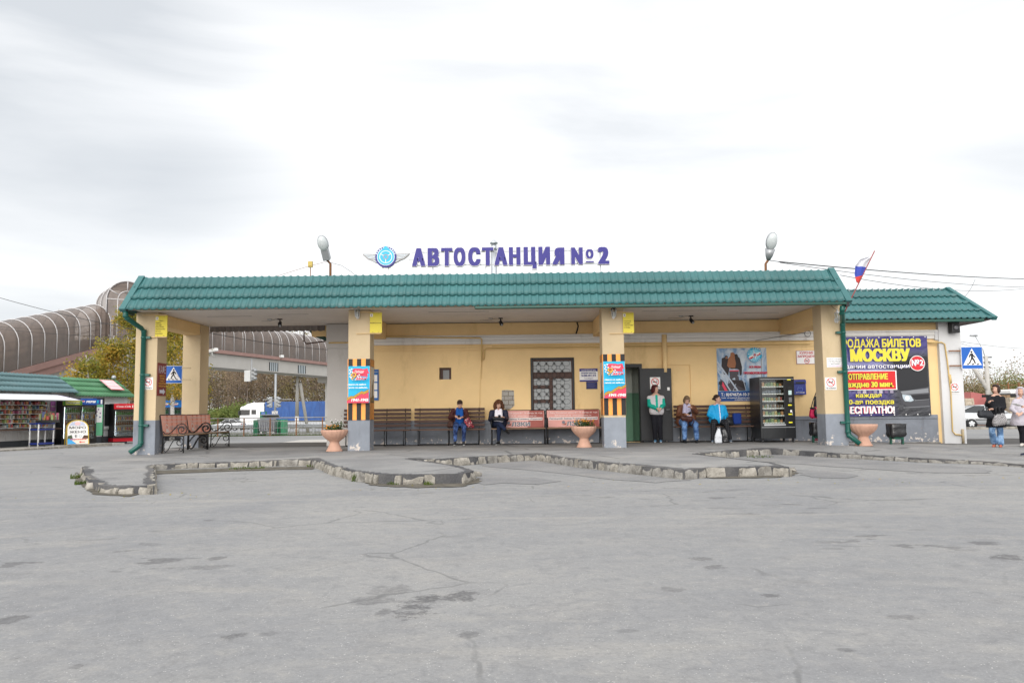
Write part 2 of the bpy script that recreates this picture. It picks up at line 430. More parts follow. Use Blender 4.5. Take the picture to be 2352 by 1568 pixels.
def plaster(name, col, stain, scale=1.0, spots=True):
    t = NT(name)
    a = t.noise(.7 * scale, 6, .6)
    c = t.mix(t.ramp(a, .3, .7), tuple(q * .93 for q in col), tuple(min(1, q * 1.05) for q in col))
    st = t.noise(1.6, 7, .7, vec=t.mapv((1, 1, .35)))
    c = t.mix(t.math('MULTIPLY', t.ramp(st, .54, .74), .6), c, stain)
    if spots:
        v = t.vor(1.7); k = t.ramp(t.noise(3.3, 2, .5, vec=t.mapv((1, 1, 1), (3, 1, 8))), .55, .6)
        c = t.mix(t.math('MULTIPLY', t.math('MULTIPLY', t.ramp(v.outputs['Distance'], .05, .03), k), .8), c, (.09, .06, .04))
    t.bump(t.noise(14, 5, .6), .18, .012)
    return t.done(c, .88, .2)
def dado_paint(name, col):
    """grey paint, chipped to pale plaster and brick near the foot"""
    t = NT(name)
    a = t.noise(1.3, 6, .65); z = t.sep()[2]
    c = t.mix(t.ramp(a, .3, .7), tuple(q * .84 for q in col), tuple(q * 1.12 for q in col))
    foot = t.math('ADD', t.ramp(z, .62, .18), -.35)
    ch = t.math('ADD', t.noise(7.5, 7, .68), t.math('MULTIPLY', foot, .22))
    c = t.mix(t.ramp(ch, .69, .71), c, (.56, .50, .45))
    c = t.mix(t.math('MULTIPLY', t.ramp(t.noise(5.2, 6, .7, vec=t.mapv((1, 1, 1), (2, 7, 1))), .70, .74), .8), c, (.40, .27, .22))
    c = t.mix(t.math('MULTIPLY', t.ramp(t.noise(2.5, 6, .7, vec=t.mapv((1.6, 1.6, .3))), .57, .75), .5), c, tuple(q * .45 for q in col))
    t.bump(t.math('ADD', a, ch), .25, .01)
    return t.done(c, .7, .3)
def roof_metal(name, col):
    t = NT(name)
    a = t.noise(.8, 6, .65); c = t.mix(t.ramp(a, .3, .7), tuple(q * .88 for q in col), tuple(q * 1.12 for q in col))
    c = t.mix(t.math('MULTIPLY', t.ramp(t.noise(2.5, 7, .7, vec=t.mapv((1, .4, .4))), .55, .8), .3), c, (.22, .25, .24))
    x = t.sep()[0]; wn_ = t.n.new('ShaderNodeTexWhiteNoise'); wn_.noise_dimensions = '1D'; t.lk(t.math('FLOOR', t.math('DIVIDE', x, 1.098)), wn_.inputs['W'])
    c = t.mix(t.math('MULTIPLY', wn_.outputs['Value'], .45), c, tuple(q * .62 for q in col))
    st = t.ramp(t.noise(1.0, 6, .75, vec=t.mapv((7, .5, .5))), .6, .78); c = t.mix(t.math('MULTIPLY', st, .35), c, (.05, .055, .05))
    v = t.vor(2.2); c = t.mix(t.math('MULTIPLY', t.ramp(v.outputs['Distance'], .05, .03), .8), c, (.02, .03, .03))
    return t.done(c, .46, .45)
def tint_glass(name, col, dirt, op):
    """brown tinted polycarbonate"""
    t = NT(name)
    a = t.noise(.9, 6, .65, vec=t.mapv((1, 1, 1)))
    tr = t.n.new('ShaderNodeBsdfTransparent'); tr.inputs['Color'].default_value = (*col, 1)
    c = t.mix(t.ramp(a, .35, .7), dirt, tuple(q * .55 for q in dirt))
    t.lk(c, t.p.inputs['Base Color']); t.p.inputs['Roughness'].default_value = .22; t.p.inputs['Specular IOR Level'].default_value = .5
    mx = t.n.new('ShaderNodeMixShader'); out = t.n['Material Output']
    t.lk(t.math('ADD', t.math('MULTIPLY', t.ramp(a, .3, .75), .22), op), mx.inputs[0])
    t.lk(tr.outputs[0], mx.inputs[1]); t.lk(t.p.outputs[0], mx.inputs[2]); t.lk(mx.outputs[0], out.inputs['Surface'])
    return t.m
def pane_glass(name, tint=(.03, .035, .04), rough=.03, spec=.5):
    return mat(name, tint, rough=rough, var=0, spec=spec)
def clear_glass(name):
    t = NT(name)
    tr = t.n.new('ShaderNodeBsdfTransparent'); tr.inputs['Color'].default_value = (.9, .93, .93, 1)
    gl = t.n.new('ShaderNodeBsdfGlossy'); gl.inputs['Roughness'].default_value = .04
    fr = t.n.new('ShaderNodeFresnel'); fr.inputs['IOR'].default_value = 1.45
    mx = t.n.new('ShaderNodeMixShader'); t.lk(fr.outputs[0], mx.inputs[0]); t.lk(tr.outputs[0], mx.inputs[1]); t.lk(gl.outputs[0], mx.inputs[2])
    t.lk(mx.outputs[0], t.n['Material Output'].inputs['Surface']); return t.m
def leaf_mat(name, cols, transl=.35):
    t = NT(name)
    rp = t.n.new('ShaderNodeValToRGB'); e = rp.color_ramp.elements
    e[0].color = (*cols[0], 1); e[1].color = (*cols[-1], 1); e[0].position = 0; e[1].position = 1
    for i, c in enumerate(cols[1:-1]):
        q = e.new((i + 1) / (len(cols) - 1)); q.color = (*c, 1)
    clump = t.noise(.7, 3, .6)
    f = t.math('ADD', t.math('MULTIPLY', t.geo.outputs['Random Per Island'], .55), t.math('MULTIPLY', t.ramp(clump, .25, .75), .5), clamp=True)
    t.lk(f, rp.inputs['Fac'])
    df = t.n.new('ShaderNodeBsdfDiffuse'); tl = t.n.new('ShaderNodeBsdfTranslucent')
    mx = t.n.new('ShaderNodeMixShader'); mx.inputs[0].default_value = transl
    t.lk(rp.outputs['Color'], df.inputs['Color']); t.lk(rp.outputs['Color'], tl.inputs['Color'])
    t.lk(df.outputs[0], mx.inputs[1]); t.lk(tl.outputs[0], mx.inputs[2]); t.lk(mx.outputs[0], t.n['Material Output'].inputs['Surface'])
    return t.m
def wood(name, col, worn=.5):
    t = NT(name)
    g = t.noise(3.0, 7, .7, vec=t.mapv((2.2, 30, 30), vec=t.tc.outputs['Object']), dist=.6)
    c = t.mix(t.ramp(g, .3, .75), tuple(q * .6 for q in col), tuple(q * 1.35 for q in col))
    w = t.noise(2.3, 7, .75, vec=t.mapv((1.6, 9, 9), vec=t.tc.outputs['Object']))
    c = t.mix(t.math('MULTIPLY', t.ramp(w, .62, .74), worn), c, (.30, .19, .11))
    t.bump(g, .3, .004)
    return t.done(c, .55, .35)
def goods_mat(name):
    """shelf goods: each little packet its own colour"""
    t = NT(name)
    rp = t.n.new('ShaderNodeValToRGB'); rp.color_ramp.interpolation = 'CONSTANT'; e = rp.color_ramp.elements
    cols = [(.5, .05, .04), (.6, .42, .06), (.1, .24, .08), (.55, .5, .42), (.05, .1, .3), (.32, .14, .06), (.6, .24, .05), (.12, .3, .34), (.45, .08, .2), (.62, .6, .55), (.2, .1, .05), (.3, .4, .12)]
    e[0].color = (*cols[0], 1); e[0].position = 0; e[1].color = (*cols[1], 1); e[1].position = 1 / 12
    for i, c in enumerate(cols[2:]):
        q = e.new((i + 2) / 12); q.color = (*c, 1)
    t.lk(t.geo.outputs['Random Per Island'], rp.inputs['Fac'])
    return t.done(t.mix(.35, rp.outputs['Color'], (.16, .14, .12)), .4, .4)
def fabric(name, col, var=.18, scale=14, bump=.5, rough=.85):
    return mat(name, col, rough=rough, var=var, vscale=scale, bump=bump, bscale=scale * 1.4, spec=.25)
def check(name, a, b, scale, col2=None):
    t = NT(name); q = t.n.new('ShaderNodeTexChecker'); q.inputs['Scale'].default_value = scale
    q.inputs['Color1'].default_value = (*a, 1); q.inputs['Color2'].default_value = (*b, 1); t.lk(t.pos, q.inputs['Vector'])
    return t.done(q.outputs['Color'], .85, .2)

M_LOT = asphalt_lot()
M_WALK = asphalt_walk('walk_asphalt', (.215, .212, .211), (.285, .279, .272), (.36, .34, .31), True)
M_EDGE = asphalt_walk('broken_asphalt_edge', (.075, .075, .08), (.135, .13, .128), (.18, .17, .16))
M_PATCH = asphalt_walk('patched_asphalt', (.20, .198, .2), (.262, .255, .25), (.31, .29, .265))
M_SLAB = concrete('pale_slab', (.48, .455, .42), (.40, .38, .35), False)
M_KERB = concrete('kerb_concrete', (.35, .325, .285), (.19, .175, .15))
M_KERBD = concrete('kerb_concrete_dirty', (.29, .275, .25), (.15, .14, .125))
M_DIRT = concrete('dirt', (.15, .135, .11), (.09, .08, .065), False)
M_YEL = plaster('yellow_plaster', (.80, .575, .295), (.58, .40, .19))
M_YELP = plaster('pale_yellow_plaster', (.55, .435, .28), (.43, .33, .19))
M_WHITE = plaster('white_plaster', (.60, .598, .60), (.42, .38, .33))
M_GREYP = plaster('grey_plaster', (.50, .48, .46), (.36, .34, .31), True)
M_CEIL = plaster('ceiling_paint', (.74, .69, .64), (.55, .49, .43), .6)
M_CORN = plaster('cornice_paint', (.70, .68, .65), (.33, .27, .22))
M_DADO = dado_paint('grey_dado', (.235, .255, .29))
M_DADOW = dado_paint('grey_wall_dado', (.20, .215, .245))
M_ROOF = roof_metal('green_roof_metal', (.036, .135, .137))
M_ROOFD = mat('dark_green_metal', (.008, .062, .045), .38, var=.2, spec=.5)
M_PIPE = mat('green_downpipe', (.006, .085, .066), .35, var=.15, spec=.5)
M_BLK = mat('black_metal', (.012, .012, .013), .45, var=.2)
M_IRON = mat('wrought_iron', (.014, .013, .014), .5, var=.3, vscale=20)
M_WPAINT = mat('white_paint', (.72, .72, .71), .45, var=.06)
M_GREYM = mat('grey_metal', (.35, .36, .37), .4, .5, var=.15)
M_RUST = mat('rusty_steel', (.22, .10, .045), .8, var=.4, vscale=12)
M_WOODR = wood('brown_bench_wood', (.072, .034, .024))
M_WOODS = wood('worn_seat_wood', (.105, .055, .036), .8)
M_WOODL = wood('pale_seat_wood', (.22, .135, .08), .5)
M_TERRA = mat('terracotta', (.50, .295, .215), .85, var=.26, vscale=7, bump=.4, bscale=60)
M_SOIL = mat('soil', (.05, .035, .025), .95, var=.4, vscale=20, bump=.6)
M_LEAF = leaf_mat('plant_leaf', [(.035, .075, .02), (.06, .11, .03), (.10, .15, .05)])
M_STEMG = mat('plant_stem', (.06, .085, .03), .7)
M_ORFL = mat('orange_petal', (.75, .28, .03), .6, var=.2)
M_WHFL = mat('white_petal', (.75, .72, .72), .6, var=.1)
M_GRASS = leaf_mat('grass_blade', [(.05, .085, .02), (.09, .13, .03), (.17, .19, .06)])
M_GLASSB = pane_glass('dark_pane', (.025, .028, .03))
M_CLEAR = clear_glass('cooler_glass')
M_GOODS = goods_mat('packets')
M_SKIN = mat('skin', (.52, .31, .23), .55, var=.06, vscale=8)
M_EYE = mat('eye_dark', (.05, .03, .025), .4, var=0)
M_LIP = mat('lips', (.38, .13, .11), .5, var=0)
def flatc(name, r, g, b, rough=.55, var=.05): return mat(name, C(r, g, b), rough, var=var, vscale=5)
P_WHITE = flatc('print_white', 232, 230, 228); P_BLACK = flatc('print_black', 28, 26, 28); P_RED = flatc('print_red', 205, 40, 48)
P_BLUE = flatc('sign_blue', 22, 92, 178, .4); P_NAVY = flatc('print_navy', 52, 50, 122); P_YEL = flatc('print_yellow', 224, 210, 66)
P_MAROON = flatc('sign_maroon', 122, 36, 36); P_ORANGE = flatc('ribbon_orange', 245, 160, 75); P_CYAN = flatc('banner_cyan', 22, 172, 214)
P_ROSE = flatc('banner_rose', 214, 62, 88); P_SIGNY = flatc('bay_sign_yellow', 214, 196, 66); P_GOLD = flatc('print_gold', 225, 170, 60)
# ------------------------------------------------------------------ ground, pavement, kerbs
g = MB(); xs = [-2500, -60, 60, 2500]; ys = [-60, 26, 400, 2600]
g.add([(x, y, ground_z(0, y)) for y in ys for x in xs], [(r * 4 + c, r * 4 + c + 1, r * 4 + c + 5, r * 4 + c + 4) for r in range(3) for c in range(3)], M_LOT)
g.build('ground', kind='structure', label='wide worn grey asphalt forecourt with damp stains', cat='ground')

# outline of the raised platform, from its upper kerb edge
_edge_px = [(188, 1071, .115), (200, 1096, .115), (230, 1113, .115), (275, 1116, .115), (322, 1116, .115), (354, 1116, .115), (353, 1066, .115), (430, 1062, .12), (529, 1058, .13),
            (640, 1054, .145), (718, 1052, .16), (765, 1069, .165), (818, 1081, .165), (870, 1087, .165), (925, 1088, .165), (1000, 1087, .165), (1062, 1086, .165),
            (1088, 1079, .165), (1055, 1068, .165), (1006, 1061, .165), (960, 1055, .165), (945, 1052, .165), (1000, 1053, .165), (1080, 1049, .165), (1204, 1041, .165),
            (1232, 1040, .165), (1328, 1054, .165), (1421, 1063, .165), (1523, 1073, .165), (1572, 1077, .165), (1621, 1073, .165), (1694, 1071, .165), (1775, 1069, .165),
            (1813, 1071, .165), (1774, 1061, .165), (1670, 1049, .165), (1600, 1041, .165), (1645, 1037, .16), (1743, 1032, .13), (1772, 1032, .12), (1879, 1038, .10),
            (2007, 1049, .06), (2134, 1057, .045), (2262, 1064, .02), (2380, 1073, .015)]
_poly = [gnd(x, y, z).xy for x, y, z in _edge_px]
n_front = len(_poly)
_poly += [V((16.5, 13.2)), V((16.5, 26.5)), V((-9.9, 26.5)), V((-9.9, 21.0))]
pl = []; kerb_edges = []
rk = random.Random(3)
for i, a in enumerate(_poly):
    b = _poly[(i + 1) % len(_poly)]
    L = (b - a).length; k = max(1, int(L / .11))
    front = i < n_front - 1
    for j in range(k):
        p = a.lerp(b, j / k)
        if front and j: 
            nrm = V((b.y - a.y, -(b.x - a.x))).normalized(); p = p + nrm * rk.uniform(-.022, .022)
        pl.append((p, front))
m = len(pl)
verts = [p for p, _ in pl]; edges = [(i, (i + 1) % m) for i in range(m)]
minx, maxx = -9.8, 16.4
inner = []
y = 10.0
def inside(p):
    c = False; j = len(_poly) - 1
    for i in range(len(_poly)):
        a, b = _poly[i], _poly[j]
        if (a.y > p.y) != (b.y > p.y) and p.x < (b.x - a.x) * (p.y - a.y) / (b.y - a.y) + a.x: c = not c
        j = i
    return c
def edge_dist(p):
    d = 9.0
    for i in range(n_front - 1):
        a, b = _poly[i], _poly[i + 1]; ab = b - a; t = max(0, min(1, (p - a).dot(ab) / max(ab.length_squared, 1e-9)))
        d = min(d, (a + ab * t - p).length)
    return d
step = .4
while y < 26.4:
    x = minx
    while x < maxx:
        p = V((x + rk.uniform(-.1, .1), y + rk.uniform(-.1, .1)))
        if inside(p) and (edge_dist(p) > .22 or y > 22): inner.append(p)
        x += step
    y += step
# a second ring just inside the kerb so that the worn edge rounds off
for i in range(m):
    if not pl[i][1]: continue
    a, b = pl[i - 1][0], pl[(i + 1) % m][0]
    nrm = V((b.y - a.y, -(b.x - a.x)))
    if nrm.length < 1e-6: continue
    nrm.normalize()
    for off in (.05, .1, .17):
        p = pl[i][0] - nrm * off
        if inside(p) and edge_dist(p) > off * .8: inner.append(p)
ov, oe, of, *_ = geometry.delaunay_2d_cdt(verts + inner, edges, [list(range(m))], 1, 1e-4)
pv = MB(); vz = []
for p in ov:
    d = edge_dist(p) if p.y < 21.5 else 9
    z = plat_z(p.x, p.y)
    drop = .016 * sst(1 - d / .25) if z > .05 else 0
    vz.append((p.x, p.y, max(.006, z - drop + .006 * noise.noise(V((p.x * 1.3, p.y * 1.3, 0))))))
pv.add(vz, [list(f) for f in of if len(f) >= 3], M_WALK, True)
# the rim of darker crumbling asphalt is painted by material only where the edge is worn
wi = pv.mid(M_EDGE)
for k, f in enumerate(pv.f):
    cx = sum(vz[i][0] for i in f) / len(f); cy = sum(vz[i][1] for i in f) / len(f)
    if cy < 21 and edge_dist(V((cx, cy))) < .13 + .08 * noise.noise(V((cx * 1.1, cy * 1.1, 5))) and plat_z(cx, cy) > .04: pv.mi[k] = wi
# outer faces down to the ground
for i in range(m):
    a, b = pl[i][0], pl[(i + 1) % m][0]
    za = max(.006, plat_z(a.x, a.y) - .022); zb = max(.006, plat_z(b.x, b.y) - .022)
    pv.quad((a.x, a.y, -.15), (b.x, b.y, -.15), (b.x, b.y, za + .012), (a.x, a.y, za + .012), M_EDGE)
pv.build('pavement', kind='structure', label='raised asphalt platform with saw-tooth bays and crumbling edges', cat='pavement')

# kerb blocks along the saw-tooth front, broken and tilted
kb = MB(); rk = random.Random(11)
def rough_block(o, ux, uy, w, d, h, mt):
    """o = bottom outer corner; ux along, uy inwards"""
    nx, nz = max(3, int(w / .07)), 3; vs = []; fs = []
    sd = rk.random() * 50
    def q(p, amp): return p + V((noise.noise(p * 7 + V((sd, 0, 0))), noise.noise(p * 7 + V((0, sd, 3))), noise.noise(p * 9 + V((5, 0, sd))))) * amp
    for j in range(nz + 1):
        for i in range(nx + 1):
            top = j / nz
            p = o + ux * (w * i / nx) + uy * (.03 * top * top * top) + V((0, 0, h * top))
            vs.append(q(p, .03))
    for i in range(nx + 1):
        vs.append(q(o + ux * (w * i / nx) + uy * d + V((0, 0, h - .012)), .012))
    for j in range(nz + 1):
        for i in range(nx):
            a = j * (nx + 1) + i; fs.append((a, a + 1, a + nx + 2, a + nx + 1))
    b = len(vs)
    for j in range(nz + 1):                        # ends
        for i in (0, nx):
            vs.append(q(o + ux * (w * i / nx) + uy * d + V((0, 0, h * j / nz)), .01))
    for j in range(nz):
        for k, i in enumerate((0, nx)):
            a = j * (nx + 1) + i; c = b + j * 2 + k
            fs.append((a, a + nx + 1, c + 2, c) if k == 0 else (a, c, c + 2, a + nx + 1))
    kb.add(vs, fs, mt, False)
for i in range(n_front - 1):
    a, b = _poly[i], _poly[i + 1]; L = (b - a).length
    if i == 2 or i == 3: pass
    d = (b - a) / L; inn = V((-d.y, d.x))
    if i in (5, 17, 18, 19, 20, 33, 34, 35): 
        if i != 5: continue
    s = 0.0
    faces_camera = inn.y > .3
    while s < L - .08:
        w = min(rk.uniform(.2, .46), L - s); p = a + d * (s + .008)
        h = plat_z(p.x, p.y) + rk.uniform(-.03, .004)
        if h > .025 and rk.random() > (.22 if i < 5 else .07):
            o = V((p.x, p.y, -.01)) - V((inn.x, inn.y, 0)) * rk.uniform(.015, .05)
            rough_block(o, V((d.x, d.y, 0)), V((inn.x, inn.y, 0)), w - rk.uniform(.015, .05), .13, h, M_KERB if rk.random() < (.85 if i < 25 or i > 28 else .3) and i < 38 else M_KERBD)
        s += w
for (px, py, r) in [(215, 1118, .13), (245, 1126, .1), (300, 1124, .16), (335, 1122, .12), (270, 1128, .08), (1092, 1090, .12), (1580, 1088, .1), (1815, 1079, .12)]:
    c = gnd(px, py, 0.03); kb.ell(c, (r, r * .7, r * .55), M_KERB, 7)
    for k in range(len(kb.v) - 7 * 5, len(kb.v)):
        p = V(kb.v[k]); kb.v[k] = tuple(p + V((noise.noise(p * 9), noise.noise(p * 9 + V((9, 0, 0))), noise.noise(p * 9 + V((0, 9, 0))))) * r * .45)
kb.build('kerb', kind='structure', label='broken concrete kerb along the saw-tooth platform edge', cat='kerb')

# patched strips of younger asphalt in the bays, dirt skirts under the kerbs, pale slab behind the open bay
def sheet(name, pts_px, z, mt, lab, cat, jag=.06, sub=.25, seed=1):
    r2 = random.Random(seed); pts = [gnd(x, y, z) for x, y in pts_px]; out = []
    for i, a in enumerate(pts):
        b = pts[(i + 1) % len(pts)]; L = (b - a).length; k = max(1, int(L / sub))
        for j in range(k):
            p = a.lerp(b, j / k); p.x += r2.uniform(-jag, jag); p.y += r2.uniform(-jag, jag); out.append(p)
    s = MB(); tri = geometry.tessellate_polygon([out]); s.add(out, [t for t in tri], mt)
    s.build(name, kind='structure', label=lab, cat=cat)
sheet('asphalt_patch', [(1204, 1052), (1330, 1064), (1440, 1074), (1530, 1086), (1590, 1102), (1500, 1108), (1360, 1096), (1260, 1083), (1120, 1071), (1085, 1062)], .005, M_PATCH, 'darker patched asphalt tongue in the middle bay', 'asphalt patch', seed=2)
sheet('asphalt_patch', [(1740, 1046), (1800, 1044), (1900, 1050), (2010, 1059), (2130, 1067), (2262, 1075), (2280, 1086), (2120, 1084), (1960, 1074), (1810, 1064), (1730, 1058)], .005, M_PATCH, 'darker patched asphalt tongue in the right bay', 'asphalt patch', seed=4)
sheet('asphalt_patch', [(1090, 1090), (1180, 1092), (1290, 1104), (1240, 1112), (1150, 1108), (1110, 1112)], .005, M_PATCH, 'small asphalt patch beside the middle platform tongue', 'asphalt patch', seed=5)
sheet('asphalt_patch', [(1820, 1078), (1900, 1080), (1975, 1090), (1950, 1098), (1860, 1096)], .005, M_PATCH, 'small asphalt patch beside the right platform tongue', 'asphalt patch', seed=6)
sheet('dirt_strip', [(176, 1104), (176, 1084), (200, 1100), (232, 1118), (356, 1120), (362, 1124), (300, 1139), (215, 1134)], .009, M_DIRT, 'dark dirt at the foot of the left kerb tongue', 'dirt', .04, .12, 3)
sheet('dirt_strip', [(815, 1098), (880, 1108), (985, 1111), (1075, 1107), (1100, 1096), (1104, 1106), (1060, 1117), (960, 1119), (860, 1114)], .009, M_DIRT, 'dark dirt at the foot of the middle kerb tongue', 'dirt', .04, .12, 4)
sheet('dirt_strip', [(1570, 1088), (1640, 1090), (1760, 1088), (1812, 1078), (1832, 1086), (1790, 1096), (1660, 1098), (1560, 1094)], .009, M_DIRT, 'dark dirt at the foot of the right kerb tongue', 'dirt', .04, .12, 5)
sheet('dirt_strip', [(355, 1088), (440, 1085), (530, 1081), (640, 1078), (720, 1077), (720, 1070), (530, 1074), (355, 1080)], .009, M_DIRT, 'thin dirt line under the first bay kerb', 'dirt', .03, .12, 6)
s = MB(); zz = -.03
s.add([gnd(x, y, -.03) for x, y in [(520, 1038), (760, 1036), (800, 1002), (690, 1004), (620, 1018)]], [(0, 1, 2, 3, 4)], M_SLAB)
s.v = [(x, y, ground_z(x, y) + .006 if y > 26 else .012) for x, y, z in s.v]
s.build('concrete_apron', kind='structure', label='pale concrete apron behind the open bay', cat='concrete apron')

# weeds along the kerbs
def tuft(mb, c, r, n, h, mt, rr):
    for _ in range(n):
        a = rr.uniform(0, 6.283); q = r * math.sqrt(rr.random()); b = V((c.x + q * math.cos(a), c.y + q * math.sin(a), c.z))
        d = V((rr.uniform(-.5, .5), rr.uniform(-.5, .5), 1)).normalized() * h * rr.uniform(.5, 1.2); w = V((rr.uniform(-1, 1), rr.uniform(-1, 1), 0)).normalized() * .008
        mb.add([b - w, b + w, b + d * .6 + w * .7 + V((0, 0, .01)), b + d], [(0, 1, 2, 3)], mt)
wd = MB(); rr = random.Random(5)
for (px, py, r, n, h) in [(180, 1098, .14, 90, .09), (188, 1112, .12, 60, .07), (245, 1130, .12, 70, .08), (283, 1126, .12, 90, .09), (590, 1076, .25, 70, .05), (830, 1104, .16, 120, .13), (905, 1113, .1, 40, .06), (985, 1114, .08, 40, .07),
                          (560, 1077, .3, 60, .06), (725, 1072, .2, 60, .06), (1640, 1090, .14, 70, .09), (1628, 1088, .1, 40, .06), (1290, 1052, .3, 60, .05), (1745, 1050, .3, 60, .05), (330, 1130, .12, 40, .05)]:
    tuft(wd, gnd(px, py, .0), r, n, h, M_GRASS, rr)
wd.build('weeds', kind='stuff', label='small green weeds growing along the broken kerb', cat='weeds')
# ------------------------------------------------------------------ the bus station building with its canopy
YP, YW = 20.2, 23.5
UX, UY, UZ = V((1, 0, 0)), V((0, 1, 0)), V((0, 0, 1))
def W(x, y): return at(x, y, YW)
def wrect(x0, y0, x1, y1, Y=YW):
    a, b = at(x0, y1, Y), at(x1, y0, Y); c, d = at(x0, y0, Y), at(x1, y1, Y)
    return ((a.x + c.x) / 2, (a.z + d.z) / 2, (b.x + d.x) / 2, (b.z + c.z) / 2)
bld = thing('bus_station', 'low yellow bus station with green tiled canopy on square pillars and white corner pilasters', 'building', (0, YW, 0))
def bb(mb, name, parent=None, **k): return mb.build(name, parent or bld, world=True, **k)
def holed(mb, x0, x1, z0, z1, holes, y, dep, mt, rev=None, back=None):
    xs = sorted({x0, x1, *[h[0] for h in holes], *[h[2] for h in holes]}); zs = sorted({z0, z1, *[h[1] for h in holes], *[h[3] for h in holes]})
    for i in range(len(xs) - 1):
        for j in range(len(zs) - 1):
            cx, cz = (xs[i] + xs[i + 1]) / 2, (zs[j] + zs[j + 1]) / 2
            if any(h[0] < cx < h[2] and h[1] < cz < h[3] for h in holes): continue
            mb.quad((xs[i], y, zs[j]), (xs[i + 1], y, zs[j]), (xs[i + 1], y, zs[j + 1]), (xs[i], y, zs[j + 1]), mt)
    for h in holes:
        q = [(h[0], h[1]), (h[2], h[1]), (h[2], h[3]), (h[0], h[3])]
        for k in range(4):
            a, b = q[k], q[(k + 1) % 4]
            mb.quad((a[0], y, a[1]), (a[0], y + dep, a[1]), (b[0], y + dep, b[1]), (b[0], y, b[1]), rev or mt)
XL, XR = W(755, 880).x, W(2206, 880).x
h_small = wrect(1009, 844, 1036.5, 871); h_bar = wrect(1219, 821, 1320, 972); h_door = wrect(1397, 842, 1470, 1000); h_nich = wrect(1510, 838, 1586.6, 945)
h_door = (h_door[0], .17, h_door[2], h_door[3])
z_c0, z_c1 = W(1176, 789.5).z, W(1176, 769.4).z
z_pl = .835
CEIL = 3.74
w = MB()
holed(w, XL, XR, 0, CEIL - .02, [h_small, h_bar, h_door, h_nich], YW, .16, M_YEL)
hn = h_nich; w.quad((hn[0], YW + .045, hn[1]), (hn[2], YW + .045, hn[1]), (hn[2], YW + .045, hn[3]), (hn[0], YW + .045, hn[3]), M_YEL)
w.quad((XL, YW, -.5), (XL, YW, 3.8), (XL, 31.5, 3.8), (XL, 31.5, -.5), M_YEL)
w.quad((XR, YW, -.5), (XR, 31.5, -.5), (XR, 31.5, 3.8), (XR, YW, 3.8), M_WHITE)
w.quad((XL, 31.5, -.5), (XL, 31.5, 3.8), (XR, 31.5, 3.8), (XR, 31.5, -.5), M_YEL)
bb(w, 'wall')
# plinth, in two runs either side of the doorway
p = MB()
for x0, x1 in ((XL, h_door[0] - .06), (h_door[2] + .06, XR - .75)):
    p.box((x0, YW - .05, -.3), (x1, YW + .02, z_pl - .09), M_DADOW); p.box((x0 + .004, YW - .075, z_pl - .088), (x1 - .004, YW + .02, z_pl + .03), M_DADOW, bev=.012)
p.box((8.6, YW - .16, -.2), (XR - .75, YW - .055, .075), M_KERBD, bev=.03)
bb(p, 'plinth')
c = MB()
XC = XR - .62
for (a, b, d) in ((z_c0, z_c0 + .1, .06), (z_c0 + .102, z_c1 - .05, .085), (z_c1 - .048, z_c1, .12)):
    c.box((XL + .02, YW - d, a), (XC, YW + .01, b), M_CORN, bev=.008)
bb(c, 'cornice')
c = MB()
for (a, b, d) in ((z_c0 - .1, z_c0 - .045, .05), (z_c0 - .17, z_c0 - .105, .03), (z_c0 - .205, z_c0 - .175, .018)):
    c.box((XL + .3, YW - d, a), (XC, YW + .01, b), M_YEL, bev=.006)
bb(c, 'moulding')
# corner pilasters
for x0, x1, mt, nm in ((XR - .63, XR + .02, M_WHITE, 1), (XL - .02, XL + .66, M_GREYP, 0)):
    q = MB(); q.box((x0, YW - .13, -.3), (x1, YW + .3, CEIL - .15), mt, bev=.015)
    if nm == 0: q.box((x0 - .03, YW - .16, 3.0), (x1 + .03, YW + .3, CEIL - .01), mt, bev=.02)
    else: q.box((x0 - .09, YW - .1, z_c0 - .04), (x0 + .01, YW, z_c1), mt)
    bb(q, 'pilaster')
# patch where the plaster has fallen off
def brick_patch():
    t = NT('grey_block_patch'); q = t.n.new('ShaderNodeTexBrick'); q.inputs['Scale'].default_value = 1.0
    q.inputs['Brick Width'].default_value = .25; q.inputs['Row Height'].default_value = .13; q.inputs['Mortar Size'].default_value = .012
    q.inputs['Color1'].default_value = (.42, .41, .38, 1); q.inputs['Color2'].default_value = (.33, .31, .28, 1); q.inputs['Mortar'].default_value = (.2, .17, .14, 1)
    t.lk(t.mapv((1, 1, 1), vec=None), q.inputs['Vector'])
    mp = t.n.new('ShaderNodeCombineXYZ'); s = t.sep(); t.lk(s[0], mp.inputs[0]); t.lk(s[2], mp.inputs[1]); t.lk(mp.outputs[0], q.inputs['Vector'])
    c = t.mix(t.ramp(t.noise(9, 6, .7), .5, .68), q.outputs['Color'], (.22, .19, .16)); t.bump(t.noise(16, 5, .7), .8, .02)
    return t.done(c, .95, .1)
q = MB(); x0, z0, x1, z1 = wrect(1151.5, 895, 1180.6, 940)
q.flat([(x0, z0 + .07), (x0 + .13, z0 - .005), (x1 - .12, z0), (x1 + .01, z0 + .11), (x1, z1 - .02), (x1 - .2, z1), (x0 + .02, z1 - .01)], (0, YW - .004, 0), UX, UZ, brick_patch())
bb(q, 'exposed_masonry')
# small recessed window
a = h_small; q = MB()
q.box((a[0] + .02, YW + .1, a[1]), (a[0] + .1, YW + .15, a[3]), M_WOODR); q.box((a[2] - .07, YW + .1, a[1]), (a[2], YW + .15, a[3]), M_WOODR)
q.box((a[0] + .1, YW + .1, a[3] - .07), (a[2] - .07, YW + .15, a[3]), M_WOODR)
o = bb(q, 'window'); q = MB(); q.box((a[0] + .1, YW + .12, a[1]), (a[2] - .07, YW + .13, a[3] - .07), mat('grey_sheet', (.25, .26, .27), .6)); bb(q, 'pane', o)
